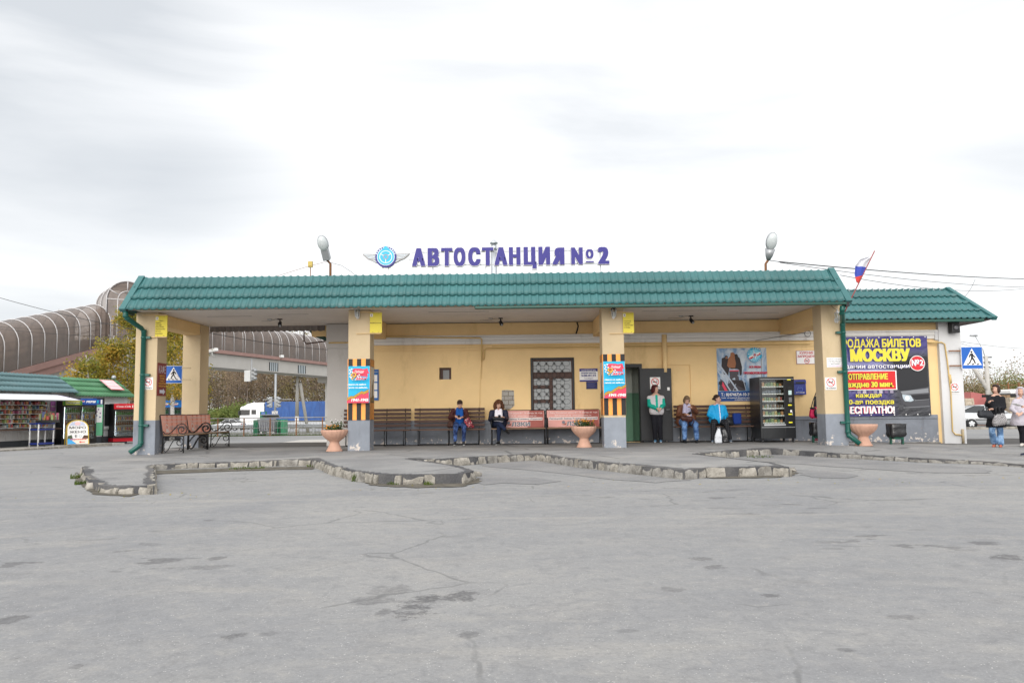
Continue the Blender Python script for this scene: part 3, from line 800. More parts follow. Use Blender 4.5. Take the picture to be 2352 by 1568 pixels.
# barred window: brown frame, panes, wrought grille of interlaced ovals
a = h_bar; fr = mat('window_brown', (.07, .028, .018), .5, var=.25, vscale=9)
def bx(u): return W(u, 880).x
def bz(v): return W(1270, v).z
q = MB(); y0, y1 = YW + .06, YW + .13
for (u0, v0, u1, v1) in ((1219, 821, 1226, 972), (1313, 821, 1320, 972), (1226, 821, 1313, 829), (1226, 854, 1313, 869), (1262, 869, 1270, 972), (1226, 884, 1262, 892), (1226, 917, 1262, 925)):
    q.box((bx(u0), y0, bz(v1)), (bx(u1), y1, bz(v0)), fr, bev=.008)
o = bb(q, 'window')
gl = pane_glass('window_reflecting_pane', (.34, .36, .37), .06, .5)
q = MB(); q.box((bx(1223), YW + .09, bz(972)), (bx(1316), YW + .1, bz(825)), gl); bb(q, 'pane', o)
q = MB(); yg = YW - .02
for u in (1222, 1317): q.box((bx(u) - .025, yg - .012, bz(970)), (bx(u) + .025, yg + .012, bz(822)), M_BLK)
for v in (823, 969): q.box((bx(1222), yg - .012, bz(v) - .02), (bx(1317), yg + .012, bz(v) + .02), M_BLK)
cols = [1238, 1256.5, 1274.5, 1292.5]; rows = [835, 852, 869, 887, 904, 922, 939, 957]
cols = [1236, 1254, 1272, 1290, 1307]; 
for i in range(1, 8, 1):
    for cu in (1228, 1246, 1263.5, 1281.5, 1299.5):
        pass
def oval(cx, cz, rx, rz, n=18): return [(cx + rx * math.cos(2 * math.pi * k / n), yg, cz + rz * math.sin(2 * math.pi * k / n)) for k in range(n)]
nodes_u = [1237.5, 1255.5, 1273.5, 1291.5]; nodes_v = [834.5, 852, 869.5, 887, 904.5, 922, 939.5, 957]
du = bx(1255.5) - bx(1237.5); dv = bz(834.5) - bz(852)
for i, u in enumerate([1219.5] + nodes_u + [1309.5]):
    for j, v in enumerate(nodes_v):
        if i in (0,): continue
        cx, cz = bx(u), bz(v)
        q.tube(oval(cx - du / 2, cz, du * .5, dv * .34), .0055, M_BLK, 4, True)
        if i < 5: q.tube(oval(cx, cz - dv / 2, du * .3, dv * .5), .0055, M_BLK, 4, True); q.box((cx - .028, yg - .012, cz - .028), (cx + .028, yg + .012, cz + .028), M_BLK, M.Translation((cx, 0, cz)) @ M.Rotation(R(45), 4, 'Y') @ M.Translation((-cx, 0, -cz)))
bb(q, 'grille', o)
# doorway: black frame, green vestibule, black steel leaf folded back against the wall
a = h_door; q = MB()
q.box((a[0] - .07, YW - .07, .12), (a[0] + .02, YW + .1, a[3] + .08), M_BLK); q.box((a[2] - .02, YW - .07, .12), (a[2] + .07, YW + .1, a[3] + .08), M_BLK); q.box((a[0] + .02, YW - .07, a[3] - .02), (a[2] - .02, YW + .1, a[3] + .08), M_BLK)
bb(q, 'door_frame')
gr1 = mat('vestibule_green', (.10, .22, .14), .6, var=.2); gr2 = mat('vestibule_grey', (.34, .36, .32), .7, var=.2)
q = MB(); y0, y1 = YW + .105, YW + 1.1
def vest(z0, z1, mt):
    q.quad((a[0] - .2, y1, z0), (a[2] + .3, y1, z0), (a[2] + .3, y1, z1), (a[0] - .2, y1, z1), mt)
    q.quad((a[2] + .3, y0, z0), (a[2] + .3, y0, z1), (a[2] + .3, y1, z1), (a[2] + .3, y1, z0), mt); q.quad((a[0] - .2, y0, z0), (a[0] - .2, y1, z0), (a[0] - .2, y1, z1), (a[0] - .2, y0, z1), mt)
    q.box((a[2] - .55, y1 - .25, z0), (a[2] - .1, y1 - .02, z1), mt)
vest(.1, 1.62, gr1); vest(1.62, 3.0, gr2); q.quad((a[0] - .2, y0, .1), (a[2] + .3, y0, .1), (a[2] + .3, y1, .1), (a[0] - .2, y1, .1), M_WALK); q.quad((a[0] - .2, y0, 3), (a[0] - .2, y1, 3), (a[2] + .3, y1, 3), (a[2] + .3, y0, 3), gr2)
bb(q, 'vestibule')
d = wrect(1471, 845.6, 1543.6, 1012, YW - .13); dtop = d[3]; blk = mat('door_black_paint', (.026, .027, .030), .5, var=.3, vscale=6, bump=.1)
q = MB(); q.box((d[0], YW - .15, .2), (d[2], YW - .1, d[3]), blk, bev=.008); o = bb(q, 'door')
q = MB(); q.box((d[2] - .12, YW - .165, 1.0), (d[2] - .05, YW - .152, 1.25), M_BLK); q.tube([(d[2] - .085, YW - .15, 1.1), (d[2] - .085, YW - .2, 1.1), (d[2] - .19, YW - .2, 1.1)], .011, M_GREYM); bb(q, 'handle', o); q = MB(); q.box((d[2] - .13, YW - .155, 1.66), (d[2] - .06, YW - .151, 1.75), P_WHITE); bb(q, 'paper_label', o)

# pillars
PW = .56
p_left = [at(305, 1000, YP).x, at(799, 900, YP).x, at(1385.5, 900, YP).x, at(1893.5, 900, YP).x]
grey_top = [.99, .94, .93, .95]
for i, x in enumerate(p_left):
    q = MB(); g0 = grey_top[i]
    q.box((x, YP, -.05), (x + PW, YP + .58, g0), M_DADO, bev=.012); q.box((x + .002, YP + .002, g0 - .01), (x + PW - .002, YP + .578, CEIL - .004), M_YELP, bev=.01)
    bb(q, 'pillar')
xr = at(459, 880, 23.1).x
q = MB(); q.box((xr - .52, 23.1, -.05), (xr, 23.75, 1.0), M_DADO, bev=.012); q.box((xr - .518, 23.102, .99), (xr - .002, 23.748, CEIL - .004), M_YELP, bev=.01); bb(q, 'pillar')
for x, zb, y1, wd in ((p_left[0] + .06, 3.42, 23.1, .44), (p_left[1] + .1, 3.27, YW, .36), (p_left[2] + .1, 3.27, YW, .36), (p_left[3] + .02, 3.27, YW, .48)):
    q = MB(); q.box((x, YP + .57, zb), (x + wd, y1 - .003, CEIL - .006), M_YEL, bev=.012); bb(q, 'beam')
# ceiling slab
q = MB(); q.box((at(300, 711, 19.6).x - .02, 19.62, CEIL), (at(1945, 697, 19.6).x, YW + .3, CEIL + .12), M_CEIL)
for x, y, L in ((-8.2, 21.3, 1.2), (-6.2, 21.0, .8), (-2.2, 20.9, 1.6), (3.5, 21.2, 2.0), (6.2, 21.9, 1.2)):
    q.box((x, y, CEIL - .004), (x + L, y + .015, CEIL), mat('dark_crack', (.06, .05, .045), .9))
bb(q, 'ceiling')

# tiled roof slopes
def tiles(mb, o, ux, us, un, L, S, mt, left=0.0, right=0.0, row=.345, pitch=.183, amp=.037, step=.022):
    """o lower left corner; ux along eave, us up the slope, un outwards; left/right = hip inset at the top"""
    bm = bmesh.new(); sub = 10; n = int(L / pitch * sub); s = 0.0
    def strip(rows):
        grid = []
        for (sv, off, sc) in rows:
            line = []
            for i in range(n + 1):
                u = (i / sub + .25) % 1.0; h = amp * ((1 - u / .2) ** 1.4 if u < .2 else sst((u - .5) / .5) ** 1.3 if u > .5 else 0)
                xx = i / sub * pitch; line.append(bm.verts.new(o + ux * xx + us * (sv - sc * (1 - h / amp) + .012 * noise.noise(V((xx * .35, o.x, 3)))) + un * (h + off + .009 * noise.noise(V((xx * .6, sv * 1.5, o.x))))))
            grid.append(line)
        for r in range(len(grid) - 1):
            for i in range(n): bm.faces.new((grid[r][i], grid[r][i + 1], grid[r + 1][i + 1], grid[r + 1][i]))
    while s < S - 1e-6:
        e = min(s + row, S); f = (e - s) / row; st = step * 1.5
        strip([(s - .014, st - .02, .010), (s - .018, st, .012), (s + (e - s) * .5, st * (1 - f * .5), 0), (e + .006, st * (1 - f) - .004, 0)]); s = e
    for sgn, ins in ((1, left), (-1, right)):
        p0 = o if sgn == 1 else o + ux * (n / sub * pitch)
        d = (us * S + ux * (ins * sgn)).normalized(); nn = d.cross(un) * sgn
        bmesh.ops.bisect_plane(bm, geom=list(bm.verts) + list(bm.edges) + list(bm.faces), plane_co=p0, plane_no=nn, clear_inner=(nn.dot(ux) * sgn > 0), clear_outer=(nn.dot(ux) * sgn <= 0))
    bm.verts.index_update()
    mb.add([v.co.copy() for v in bm.verts], [[v.index for v in f.verts] for f in bm.faces], mt, True); bm.free()
def rf(a, b):  # slope frame from lower point a to upper point b (same x)
    s = b - a; S = s.length; us = s / S; return us, UX.cross(us), S
E0, E1 = at(276, 711, 19.4), at(1955, 692, 19.4); T0, T1 = at(320, 638, 19.95), at(1914, 621, 19.95)
ez = (E0.z + E1.z) / 2; tz = (T0.z + T1.z) / 2
a = V((E0.x + .06, 19.4, ez)); b = V((E0.x + .06, 19.95, tz)); us, un, S = rf(a, b)
q = MB(); tiles(q, a, UX, us, un, E1.x - E0.x - .1, S, M_ROOF, T0.x - E0.x - .03, E1.x - T1.x - .03)
rear = V((0, 24.2, 0))
# side hips and the flat top behind, verge trims
xl0, xl1, xr0, xr1 = E0.x, T0.x, E1.x, T1.x
q.add([(xl0, 19.42, ez), (xl1, 19.95, tz), (xl1, 23.7, tz), (xl0, 24.2, ez)], [(0, 3, 2, 1)], M_ROOF); q.add([(xr0, 19.42, ez), (xr1, 19.95, tz), (xr1, 23.4, tz), (xr0, 23.6, ez)], [(0, 1, 2, 3)], M_ROOF)
q.add([(xl1, 19.95, tz - .02), (xr1, 19.95, tz - .02), (xr1, 23.7, tz - .3), (xl1, 23.7, tz - .3)], [(0, 1, 2, 3)], M_ROOFD)
q.quad((xl1, 19.96, tz - .01), (xr1, 19.96, tz - .01), (xr1, 19.96, tz - .35), (xl1, 19.96, tz - .35), M_ROOFD)
q.quad((xl0, 19.42, ez - .002), (xr0, 19.42, ez - .002), (xr0, 19.66, ez + .006), (xl0, 19.66, ez + .006), M_ROOFD)
roof = bb(q, 'canopy_roof')
q = MB()
for (e, t_, sx) in ((V((xl0, 19.4, ez)), V((xl1, 19.95, tz)), 1), (V((xr0, 19.4, ez)), V((xr1, 19.95, tz)), -1)):
    d = (t_ - e).normalized(); nn = d.cross(UX).normalized() * -1
    w_ = UX * (.15 * sx)
    a_, b_ = e - UX * .01 * sx - d * .02, t_ - UX * .01 * sx + d * .03
    h = un * .05
    q = MB(); q.hexa([a_ - h, a_ + w_ - h, b_ + w_ - h, b_ - h, a_ + h * 1.2, a_ + w_ + h * 1.2, b_ + w_ + h * 1.2, b_ + h * 1.2], M_ROOF); bb(q, 'verge', roof)
# dark soffit board at the left end, gutter along the right two thirds
q = MB(); q.box((xl0 + .02, 19.45, ez - .07), (p_left[0] + .01, 20.1, ez - .006), M_ROOFD); bb(q, 'soffit')
q = MB(); gx0, gx1 = at(1090, 700, 19.38).x, at(1945, 697, 19.38).x
q.box((gx0, 19.36, ez - .085), (gx1, 19.5, ez - .012), M_ROOFD, bev=.02); q.box((gx1 - .02, 19.37, ez - .13), (gx1 + .06, 19.62, ez - .02), M_BLK)
bb(q, 'gutter')
# corrugated rear edge seen under the open bay
q = MB(); vs = []; n = 220; x0, x1 = at(480, 745, 23.8).x, at(745, 745, 23.8).x
for i in range(n + 1):
    x = x0 + (x1 - x0) * i / n; u = (x / .183) % 1; y = 23.85 + .03 * math.sin(math.pi * u) ** .7
    vs += [(x, y, 3.60 - .025 * math.sin(math.pi * u)), (x, y + .03, CEIL + .2)]
q.add(vs, [(2 * i, 2 * i + 2, 2 * i + 3, 2 * i + 1) for i in range(n)], mat('grey_brown_sheet', (.17, .145, .13), .6, var=.3)); bb(q, 'rear_eave')

# wing roof on the right, main roof behind
a0, a1 = at(1930, 736, 22.9), at(2286, 723, 22.9); b0, b1 = at(1960, 672, 24.0), at(2180, 664, 24.0)
wz = at(2080, 733, 22.9).z; wt = at(2080, 666, 24.0).z
a = V((p_left[3] + .2, 22.9, wz)); b = V((a.x, 24.0, wt)); us2, un2, S2 = rf(a, b)
q = MB(); tiles(q, a, UX, us2, un2, a1.x - a.x, S2, M_ROOF, 0.0, a1.x - b1.x + .02, row=.37, amp=.036, step=.024)
xe, xt = a1.x, b1.x
q.add([(xe, 22.9, wz), (xt, 24.0, wt), (xt, 31.0, wt), (xe, 32.1, wz)], [(0, 3, 2, 1)][::-1], M_ROOF)
q.add([(a.x, 24.0, wt - .01), (xt, 24.0, wt - .01), (xt, 31, wt - .01), (a.x, 31, wt - .01)], [(0, 1, 2, 3)], M_ROOFD)
q.box((XL - .4, 23.75, 3.8), (a.x + .3, 31.5, 3.95), M_ROOFD)
q.quad((a.x - .02, 22.9, wz - .01), (a.x - .02, 24.0, wt), (a.x - .02, 24.0, wz - .3), (a.x - .02, 22.95, wz - .3), M_ROOFD)
o = bb(q, 'wing_roof'); q = MB()
e, t_ = V((xe, 22.9, wz)), V((xt, 24.0, wt)); w_ = UX * -.13; h = un2 * .05; d = (t_ - e).normalized()
a_, b_ = e + UX * .02 - d * .03, t_ + UX * .02 + d * .03
q.hexa([a_ - h, a_ + w_ - h, b_ + w_ - h, b_ - h, a_ + h * 1.5, a_ + w_ + h * 1.5, b_ + w_ + h * 1.5, b_ + h * 1.5], M_ROOF); bb(q, 'verge', o)
q = MB(); q.box((p_left[3] + .3, 22.84, wz - .095), (a1.x - .35, 22.96, wz - .015), M_ROOFD, bev=.02); bb(q, 'gutter')
q = MB(); q.quad((p_left[3] + .3, 22.97, wz - .03), (p_left[3] + .3, YW, wz - .05), (xe - .05, YW, wz - .05), (xe - .03, 22.97, wz - .02), M_WOODR); q.quad((XR, YW, wz - .05), (XR, 31.4, wz - .05), (xe - .05, 31.4, wz - .03), (xe - .05, YW, wz - .05), M_WOODR); bb(q, 'soffit')

# downpipes with bends and wall brackets
def downpipe(pts, brks, yf):
    q = MB(); q.tube(pts, .062, M_PIPE, 10)
    for i in range(1, len(pts) - 1): q.tube([V(pts[i]) + V((0, 0, .035)), V(pts[i]) - V((0, 0, .035))], .068, M_PIPE, 10)
    o = bb(q, 'downpipe')
    for (x, z, s) in brks:
        k = MB(); k.tube([(x, yf, z - .025), (x, yf, z + .025)], .071, M_PIPE, 10); k.box((x, yf - .02, z - .03), (x + s * .17, yf + .06, z + .03), M_PIPE); bb(k, 'bracket', o)
def dp(u, v, Y): return at(u, v, Y)
yf = YP - .075
l = [dp(308, 716, 19.5), dp(308, 732, 19.55), dp(309.5, 738, 19.6), dp(323, 752, 20.0), dp(326, 758, yf), dp(326, 775, yf), dp(322, 860, yf), dp(318.5, 1012, yf), dp(316.5, 1023, yf - .02), dp(303, 1036, yf - .2)]
l = [V((p_left[0] + .07, p.y, p.z)) if i < 3 else p for i, p in enumerate(l)]
lx = p_left[0] + .24
l = [V((l[0].x, 19.48, ez - .02)), V((l[0].x, 19.5, 3.56)), V((l[0].x + .02, 19.56, 3.50)), V((lx - .03, 20.0, 3.32)), V((lx, yf, 3.24)), V((lx, yf, .42)), V((lx - .02, yf - .02, .36)), V((lx - .17, yf - .2, .2))]
downpipe(l, [(lx, 3.08, 1), (lx, 2.13, 1), (lx, .86, 1)], yf)
rx = p_left[3] + PW - .02
r_ = [V((rx - .29, 19.46, ez - .1)), V((rx - .29, 19.48, 3.5)), V((rx - .27, 19.55, 3.42)), V((rx - .06, 20.02, 3.3)), V((rx - .03, yf, 3.2)), V((rx - .02, yf, .5)), V((rx, yf - .01, .4)), V((rx + .2, yf - .15, .2))]
downpipe(r_, [(rx - .03, 3.0, -1), (rx - .03, 2.0, -1), (rx - .02, .73, -1)], yf)
# dark rear gutter outlet at the back of the open bay
q = MB(); g0 = at(722, 742, 24.1); q.tube([(XL - .9, 24.1, 3.74), (XL - .9, 24.1, 3.3), (XL - .82, 24.1, 3.22), (XL - .3, 23.9, 3.26), (XL - .1, 23.4, 3.22)], .022, M_WOODR, 6)
q.tube([(XL - .75, 24.1, 3.72), (XL - .6, 24.1, 3.5), (XL - .1, 23.9, 3.3)], .06, M_ROOFD, 8); q.box((XL - .62, 23.9, 3.42), (XL, 24.3, 3.74), M_YEL); bb(q, 'rear_outlet')

# gas and cable pipes on the wall
M_YPIPE = mat('yellow_pipe_paint', (.60, .42, .17), .55, var=.15)
def wp(u, v, off=.06): p = at(u, v, YW - off); return p
q = MB(); q.tube([wp(755, 787, .2), wp(800, 786.5, .2), wp(860, 773, .16), wp(1103, 776, .16), wp(1106.5, 779, .16), wp(1106.5, 829, .1)], .021, M_YPIPE, 6); bb(q, 'pipe')
q = MB(); q.tube([wp(1112, 826, .05), wp(1113, 803, .05), wp(1118, 800, .05), wp(1380, 797, .06), wp(1860, 789.5, .06)], .017, M_YPIPE, 6); q.tube([wp(1130, 795, .05), wp(1500, 790, .05), wp(1860, 784, .05)], .012, M_YPIPE, 6); bb(q, 'pipe')
q = MB(); q.tube([(W(1525, 800).x, YW - .09, W(1525, 769).z), (W(1525, 800).x, YW - .09, dtop + .06), (W(1525, 800).x, YW - .09, dtop - .12)], .075, M_YEL, 12); bb(q, 'vent_pipe')
q = MB(); xq = XR - .52; f = lambda u, v: at(u, v, YW - .17)
q.tube([wp(2131, 787, .08), f(2163, 786), f(2170, 790), f(2176, 830), f(2184, 900), f(2188, 990), f(2194, 997), f(2211, 999)], .02, M_YPIPE, 8); q.tube([f(2181, 860), f(2184, 880)], .035, M_YPIPE, 8)
q.tube([f(2211, 985), f(2213, 1018)], .035, mat('old_pipe', (.42, .34, .22), .8, var=.3, vscale=15), 8); bb(q, 'gas_pipe')
q = MB(); q.tube([wp(1106, 829, .012), wp(1103, 870, .012), wp(1102, 945, .012)], .006, M_YPIPE, 4); bb(q, 'cable'); q = MB(); q.tube([wp(1140, 786, .012), wp(1115, 795, .012), wp(1108, 812, .012), wp(1106, 870, .012)], .005, M_YPIPE, 4); bb(q, 'cable')
q = MB(); q.tube([wp(1738, 795, .012), wp(1746, 800, .012), wp(1749, 830, .012), wp(1749, 870, .012)], .006, M_WOODR, 4); bb(q, 'cable'); q = MB(); q.tube([wp(1325, 740, .02), wp(1328, 748, .02), wp(1326, 758, .02), wp(1323, 766, .02)], .022, M_BLK, 6); bb(q, 'cable'); q = MB(); q.tube([wp(1735, 782, .16)] + [wp(1855 + 7 * math.cos(k), 766 + 7 * math.sin(k), .16) for k in np.linspace(3.5, 10, 12)], .008, M_BLK, 4); bb(q, 'cable')
# chimney flue behind the sign
q = MB(); cb = at(1135, 628, 24.6); ct = at(1135, 565, 24.6); cx = cb.x
galv = mat('galvanised_flue', (.46, .48, .50), .35, .75, var=.2)
q.tube([(cx, 24.6, 3.9), (cx, 24.6, at(1135, 576, 24.6).z)], .09 * 1.05, galv, 14); q.tube([(cx, 24.6, at(1135, 576, 24.6).z), (cx, 24.6, at(1135, 562, 24.6).z)], .085, galv, 14)
q.lathe([(.03, 0), (.125, .02), (.13, .04), (.0, .16)], (cx, 24.6, at(1135, 561, 24.6).z), galv, 14); q.tube([(cx + .1, 24.6, at(1135, 580, 24.6).z), (cx + .14, 24.6, at(1135, 570, 24.6).z)], .04, galv, 8)
bb(q, 'chimney')
# ------------------------------------------------------------------ signs and boards
class Board:
    """flat printed sheet: lower-left corner, right and up directions, size in metres; marks sit in layers a hair apart"""
    def __init__(s, o, ux, uy, w, h, base, thick=.012, frame=None):
        s.o, s.ux, s.uy = V(o), V(ux).normalized(), V(uy).normalized(); s.w, s.h = w, h; s.n = s.ux.cross(s.uy); s.k = 0
        s.mb = MB(); s.mb.prism([(0, 0), (w, 0), (w, h), (0, h)], s.o - s.n * thick, s.ux, s.uy, s.n * thick, base)
        if frame: s.rect(0, 0, 1, 1, frame[0]); s.rect(frame[1] / w, frame[1] / h, 1 - frame[1] / w, 1 - frame[1] / h, base)
    def lay(s): s.k += 1; return s.o + s.n * (.0016 * s.k)
    def poly(s, pts, m): s.mb.flat([(x * s.w, y * s.h) for x, y in pts], s.lay(), s.ux, s.uy, m)
    def rect(s, x0, y0, x1, y1, m): s.poly([(x0, y0), (x1, y0), (x1, y1), (x0, y1)], m)
    def disc(s, x, y, r, m, ry=None): s.mb.disc((x * s.w, y * s.h), r * s.w, s.lay(), s.ux, s.uy, m, 24, None if ry is None else ry * s.w)
    def ring(s, x, y, r, t, m): s.mb.ring((x * s.w, y * s.h), r * s.w, t * s.w, s.lay(), s.ux, s.uy, m)
    def bar(s, x0, y0, x1, y1, t, m):
        a, b = V((x0 * s.w, y0 * s.h)), V((x1 * s.w, y1 * s.h)); d = (b - a).normalized() * (t * s.w / 2); q = V((-d.y, d.x))
        s.mb.flat([tuple(a + q), tuple(a - q), tuple(b - q), tuple(b + q)][::-1], s.lay(), s.ux, s.uy, m)
    def text(s, body, x, y, h, m, w=None, bold=.0, shear=0.0, align='C', outline=None, ow=.05):
        o = s.ux * (x * s.w) + s.uy * (y * s.h)
        if outline: s.mb.text(body, s.lay() + o, s.ux, s.uy, outline, h * s.h, None if w is None else w * s.w * (1 + .02), 0, bold + ow, shear, align)
        s.mb.text(body, s.lay() + o, s.ux, s.uy, m, h * s.h, None if w is None else w * s.w, 0, bold, shear, align)
    def done(s, name, label, cat, group=None): return s.mb.build(name, label=label, cat=cat, group=group, top=True)
def board_px(x0, y0, x1, y1, Y, base, **k):
    r = wrect(x0, y0, x1, y1, Y); return Board((r[0], Y, r[1]), UX, UZ, r[2] - r[0], r[3] - r[1], base, **k)
def no_smoking(b, cx, cy, r):
    b.ring(cx, cy, r, r * .17, P_RED); asp = b.w / b.h
    b.rect(cx - r * .62, cy - r * .1 * asp, cx + r * .35, cy + r * .12 * asp, P_BLACK); b.rect(cx + r * .38, cy - r * .1 * asp, cx + r * .46, cy + r * .12 * asp, P_BLACK); b.rect(cx + r * .5, cy - r * .1 * asp, cx + r * .58, cy + r * .12 * asp, P_BLACK)
    b.bar(cx + r * .42, cy + r * .2 * asp, cx + r * .3, cy + r * .5 * asp, r * .06, P_BLACK); b.bar(cx + r * .55, cy + r * .2 * asp, cx + r * .45, cy + r * .6 * asp, r * .06, P_BLACK)
    b.bar(cx - r * .62, cy + r * .6 * asp, cx + r * .62, cy - r * .6 * asp, r * .15, P_RED)
def nk_sticker(x0, y0, x1, y1, Y, lab):
    b = board_px(x0, y0, x1, y1, Y, P_WHITE, thick=.003); no_smoking(b, .5, .60, .39)
    b.text('НЕ КУРИТЬ', .5, .115, .085, P_BLACK, .86, .025); b.rect(.1, .05, .9, .065, flatc('print_grey', 150, 150, 150))
    b.done('no_smoking_sticker', lab, 'sticker', 'no smoking stickers')
nk_sticker(329, 866, 351.5, 894.5, YP - .004, 'white square no smoking sticker beside the left green downpipe, under the yellow number 2 sign')
nk_sticker(1493, 866, 1516.5, 893, YW - .156, 'white no smoking sheet taped high on the open black door')
nk_sticker(1895.5, 866.5, 1921, 895, YP - .004, 'white square no smoking sticker on the right pillar, under the printed drinking notice')
nk_sticker(2182, 878, 2204, 904, YW - .136, 'white no smoking sticker on the white corner pilaster beside the gas pipe')
b = board_px(1899, 821, 1936, 843, YP - .004, P_WHITE, thick=.003); dk = flatc('print_slate', 60, 62, 72)
for i, tx in enumerate(('Курение и распитие', 'спиртных напитков', 'на территории', 'автостанции')): b.text(tx, .5, .80 - .165 * i, .085, dk, [.9, .85, .66, .55][i], .01)
b.text('ЗАПРЕЩЕНО', .5, .08, .13, flatc('print_pink', 232, 175, 215), .84, .01); b.done('notice', 'white printed notice with pink last line on the right pillar behind the downpipe', 'notice')
b = board_px(1829, 804.6, 1877, 836, YW - .02, P_WHITE, frame=(flatc('print_rust', 150, 60, 60), .012)); rr_ = flatc('print_brick', 190, 48, 50)
b.text('КУРЕНИЕ', .5, .74, .17, rr_, .66, .035); b.text('ЗАПРЕЩЕНО', .5, .49, .17, rr_, .9, .035); no_smoking(b, .5, .24, .13)
b.done('no_smoking_sign', 'white rectangular sign with red КУРЕНИЕ ЗАПРЕЩЕНО lettering on the yellow wall above the mailbox', 'sign')
b = board_px(1331, 846, 1373, 876, YW - .02, P_WHITE); b.rect(0, .78, 1, 1, P_NAVY); b.rect(0, 0, 1, .12, P_NAVY)
b.text('г. Елец, Московское шоссе', .5, .93, .03, P_WHITE, .5); b.text('Автостанция №2', .5, .815, .085, P_WHITE, .8, .015); b.text('РЕЖИМ РАБОТЫ', .5, .6, .105, P_NAVY, .8, .045); b.text('5:00-01:15', .5, .40, .145, P_NAVY, .8, .045)
b.text('без перерыва', .5, .27, .06, P_NAVY, .48); b.text('и выходных', .5, .18, .06, P_NAVY, .42); b.done('opening_hours_sign', 'white and navy opening hours sign reading 5:00-01:15 on the yellow wall', 'sign')
b = board_px(1346.5, 876.5, 1372, 893, YW - .02, flatc('dark_navy', 28, 30, 84))
for i in range(7): b.rect(.1, .82 - i * .11, .9 - .1 * (i % 3), .85 - i * .11, flatc('print_lilac', 95, 98, 150))
b.done('small_navy_plate', 'small dark navy plate under the opening hours sign', 'sign')
b = board_px(846, 848, 869.5, 919, YW - .04, flatc('board_blue', 36, 96, 160), thick=.03)
for k in range(2):
    for j in range(3): b.rect(.1 + .42 * k, .08 + .26 * j, .46 + .42 * k, .30 + .26 * j, P_WHITE)
b.text('ИНФОРМАЦИЯ', .5, .9, .035, P_WHITE, .8); b.done('information_board', 'narrow blue information board half hidden behind the left bannered pillar', 'board')
# yellow bay signs, projecting from the pillars on flat iron straps
def bay_sign(x0, y0, x1, y1, Y, num, lines, lab):
    b = board_px(x0, y0, x1, y1, Y, P_SIGNY, thick=.02); ink = flatc('print_umber', 88, 66, 36)
    b.rect(.03, .80, .25, .95, P_WHITE); b.text(num, .14, .825, .1, P_MAROON, None, .02)
    for tx, x, y, w_ in lines: b.text(tx, x, y, .048 if len(lines) > 1 else .05, ink, w_, .02, align='L')
    for q in (.25, .75): b.disc(q, .965, .025, M_RUST); b.disc(q, .035, .025, M_RUST)
    o = b.done('bay_sign', lab, 'sign', 'yellow bay signs')
    for yy in (b.h + .012, -.022):
        k = MB(); k.box((-b.w * .5 - .35, .004, yy), (b.w * .45, .03, yy + .014), M_YEL); k.build('strap', o)
bay_sign(356.5, 725, 384, 772.5, YP - .05, '2', [('ОРЕЛ', .34, .72, .32), ('ЛИВНЫ', .04, .62, .42), ('ЧЕРНАВА', .04, .52, .5), ('ИЗМАЛКОВО', .04, .43, .7), ('АФАНАСЬЕВО', .04, .33, .8), ('КРУТОЕ', .04, .22, .44), ('М БОЕВКА', .04, .11, .6)], 'yellow bay sign numbered 2 with seven lines of place names')
bay_sign(849.5, 718, 877, 764, YP - .05, '3', [('ВОРОНЕЖ', .04, .46, .9)], 'yellow bay sign numbered 3 reading ВОРОНЕЖ')
bay_sign(1431, 718, 1456, 764, YP - .05, '4', [('Л ТОЛСТОЙ', .06, .55, .66), ('ЛЕБЕДЯНЬ', .06, .45, .6), ('Л МИХАЙЛОВКА', .06, .35, .88), ('СТАНОВОЕ', .06, .24, .6)], 'yellow bay sign numbered 4 with four lines of place names')
# cafe sign on the inner face of the left pillar
xs_ = p_left[0] + PW + .012
c0 = onp(358, 910, (xs_, 0, 0), UX); 
za, zb_ = at(365, 909, 20.5).z, at(365, 834, 20.5).z
b = Board((xs_, YP + .04, za), UY, UZ, .5, zb_ - za, P_MAROON)
b.text('КАФЕ', .5, .685, .235, flatc('print_pale', 214, 206, 214), .8, .0)
for i, tx in enumerate(('МАНТЫ', 'ПЛОВ', 'САМСА', 'ЧЕБУРЕКИ', 'НАПИТКИ')): b.text(tx, .5, .585 - .078 * i, .05, P_GOLD, [.6, .5, .58, .86, .82][i], .02)
b.poly([(.2, .08), (.6, .08), (.6, .03), (.85, .13), (.6, .23), (.6, .18), (.2, .18)], flatc('print_lilac_white', 205, 205, 218)); b.done('cafe_sign', 'maroon КАФЕ sign with white arrow on the side of the left pillar', 'sign')
# pedestrian crossing signs
def crossing(p, ux, w, flip, lab, name='pedestrian_crossing_sign', dirt=False):
    b = Board(p, ux, UZ, w, w * 1.03, P_WHITE, thick=.03); b.rect(.018, .018, .982, .982, P_BLUE)
    f = (lambda x: 1 - x) if flip else (lambda x: x)
    b.poly([(f(.07), .17), (f(.93), .17), (f(.5), .93)][::-1 if flip else 1], P_WHITE)
    k = lambda pts: b.poly([(f(x), y) for x, y in pts][::-1 if flip else 1], P_BLACK)
    b.disc(f(.485), .765, .048, P_BLACK)
    k([(.44, .70), (.54, .70), (.57, .62), (.66, .53), (.63, .50), (.54, .57), (.545, .50), (.60, .42), (.66, .24), (.60, .24), (.545, .38), (.49, .44), (.46, .38), (.38, .235), (.315, .235), (.41, .40), (.45, .50), (.445, .60), (.39, .56), (.38, .50), (.34, .50), (.355, .60)])
    for x in (.24, .47, .70): k([(x, .19), (x + .075, .19), (x + .09, .255), (x + .03, .255)])
    if dirt:
        for i in range(9): b.disc(.66 + .025 * i, .5 - .025 * i + .02 * (i % 3), .014, [P_RED, P_WHITE, flatc('sticker_green', 60, 110, 70)][i % 3])
    return b, b.done(name, lab, 'road sign')
Yq = 20.95; p0 = at(2210.5, 867, Yq); p1 = at(2258, 847, Yq)
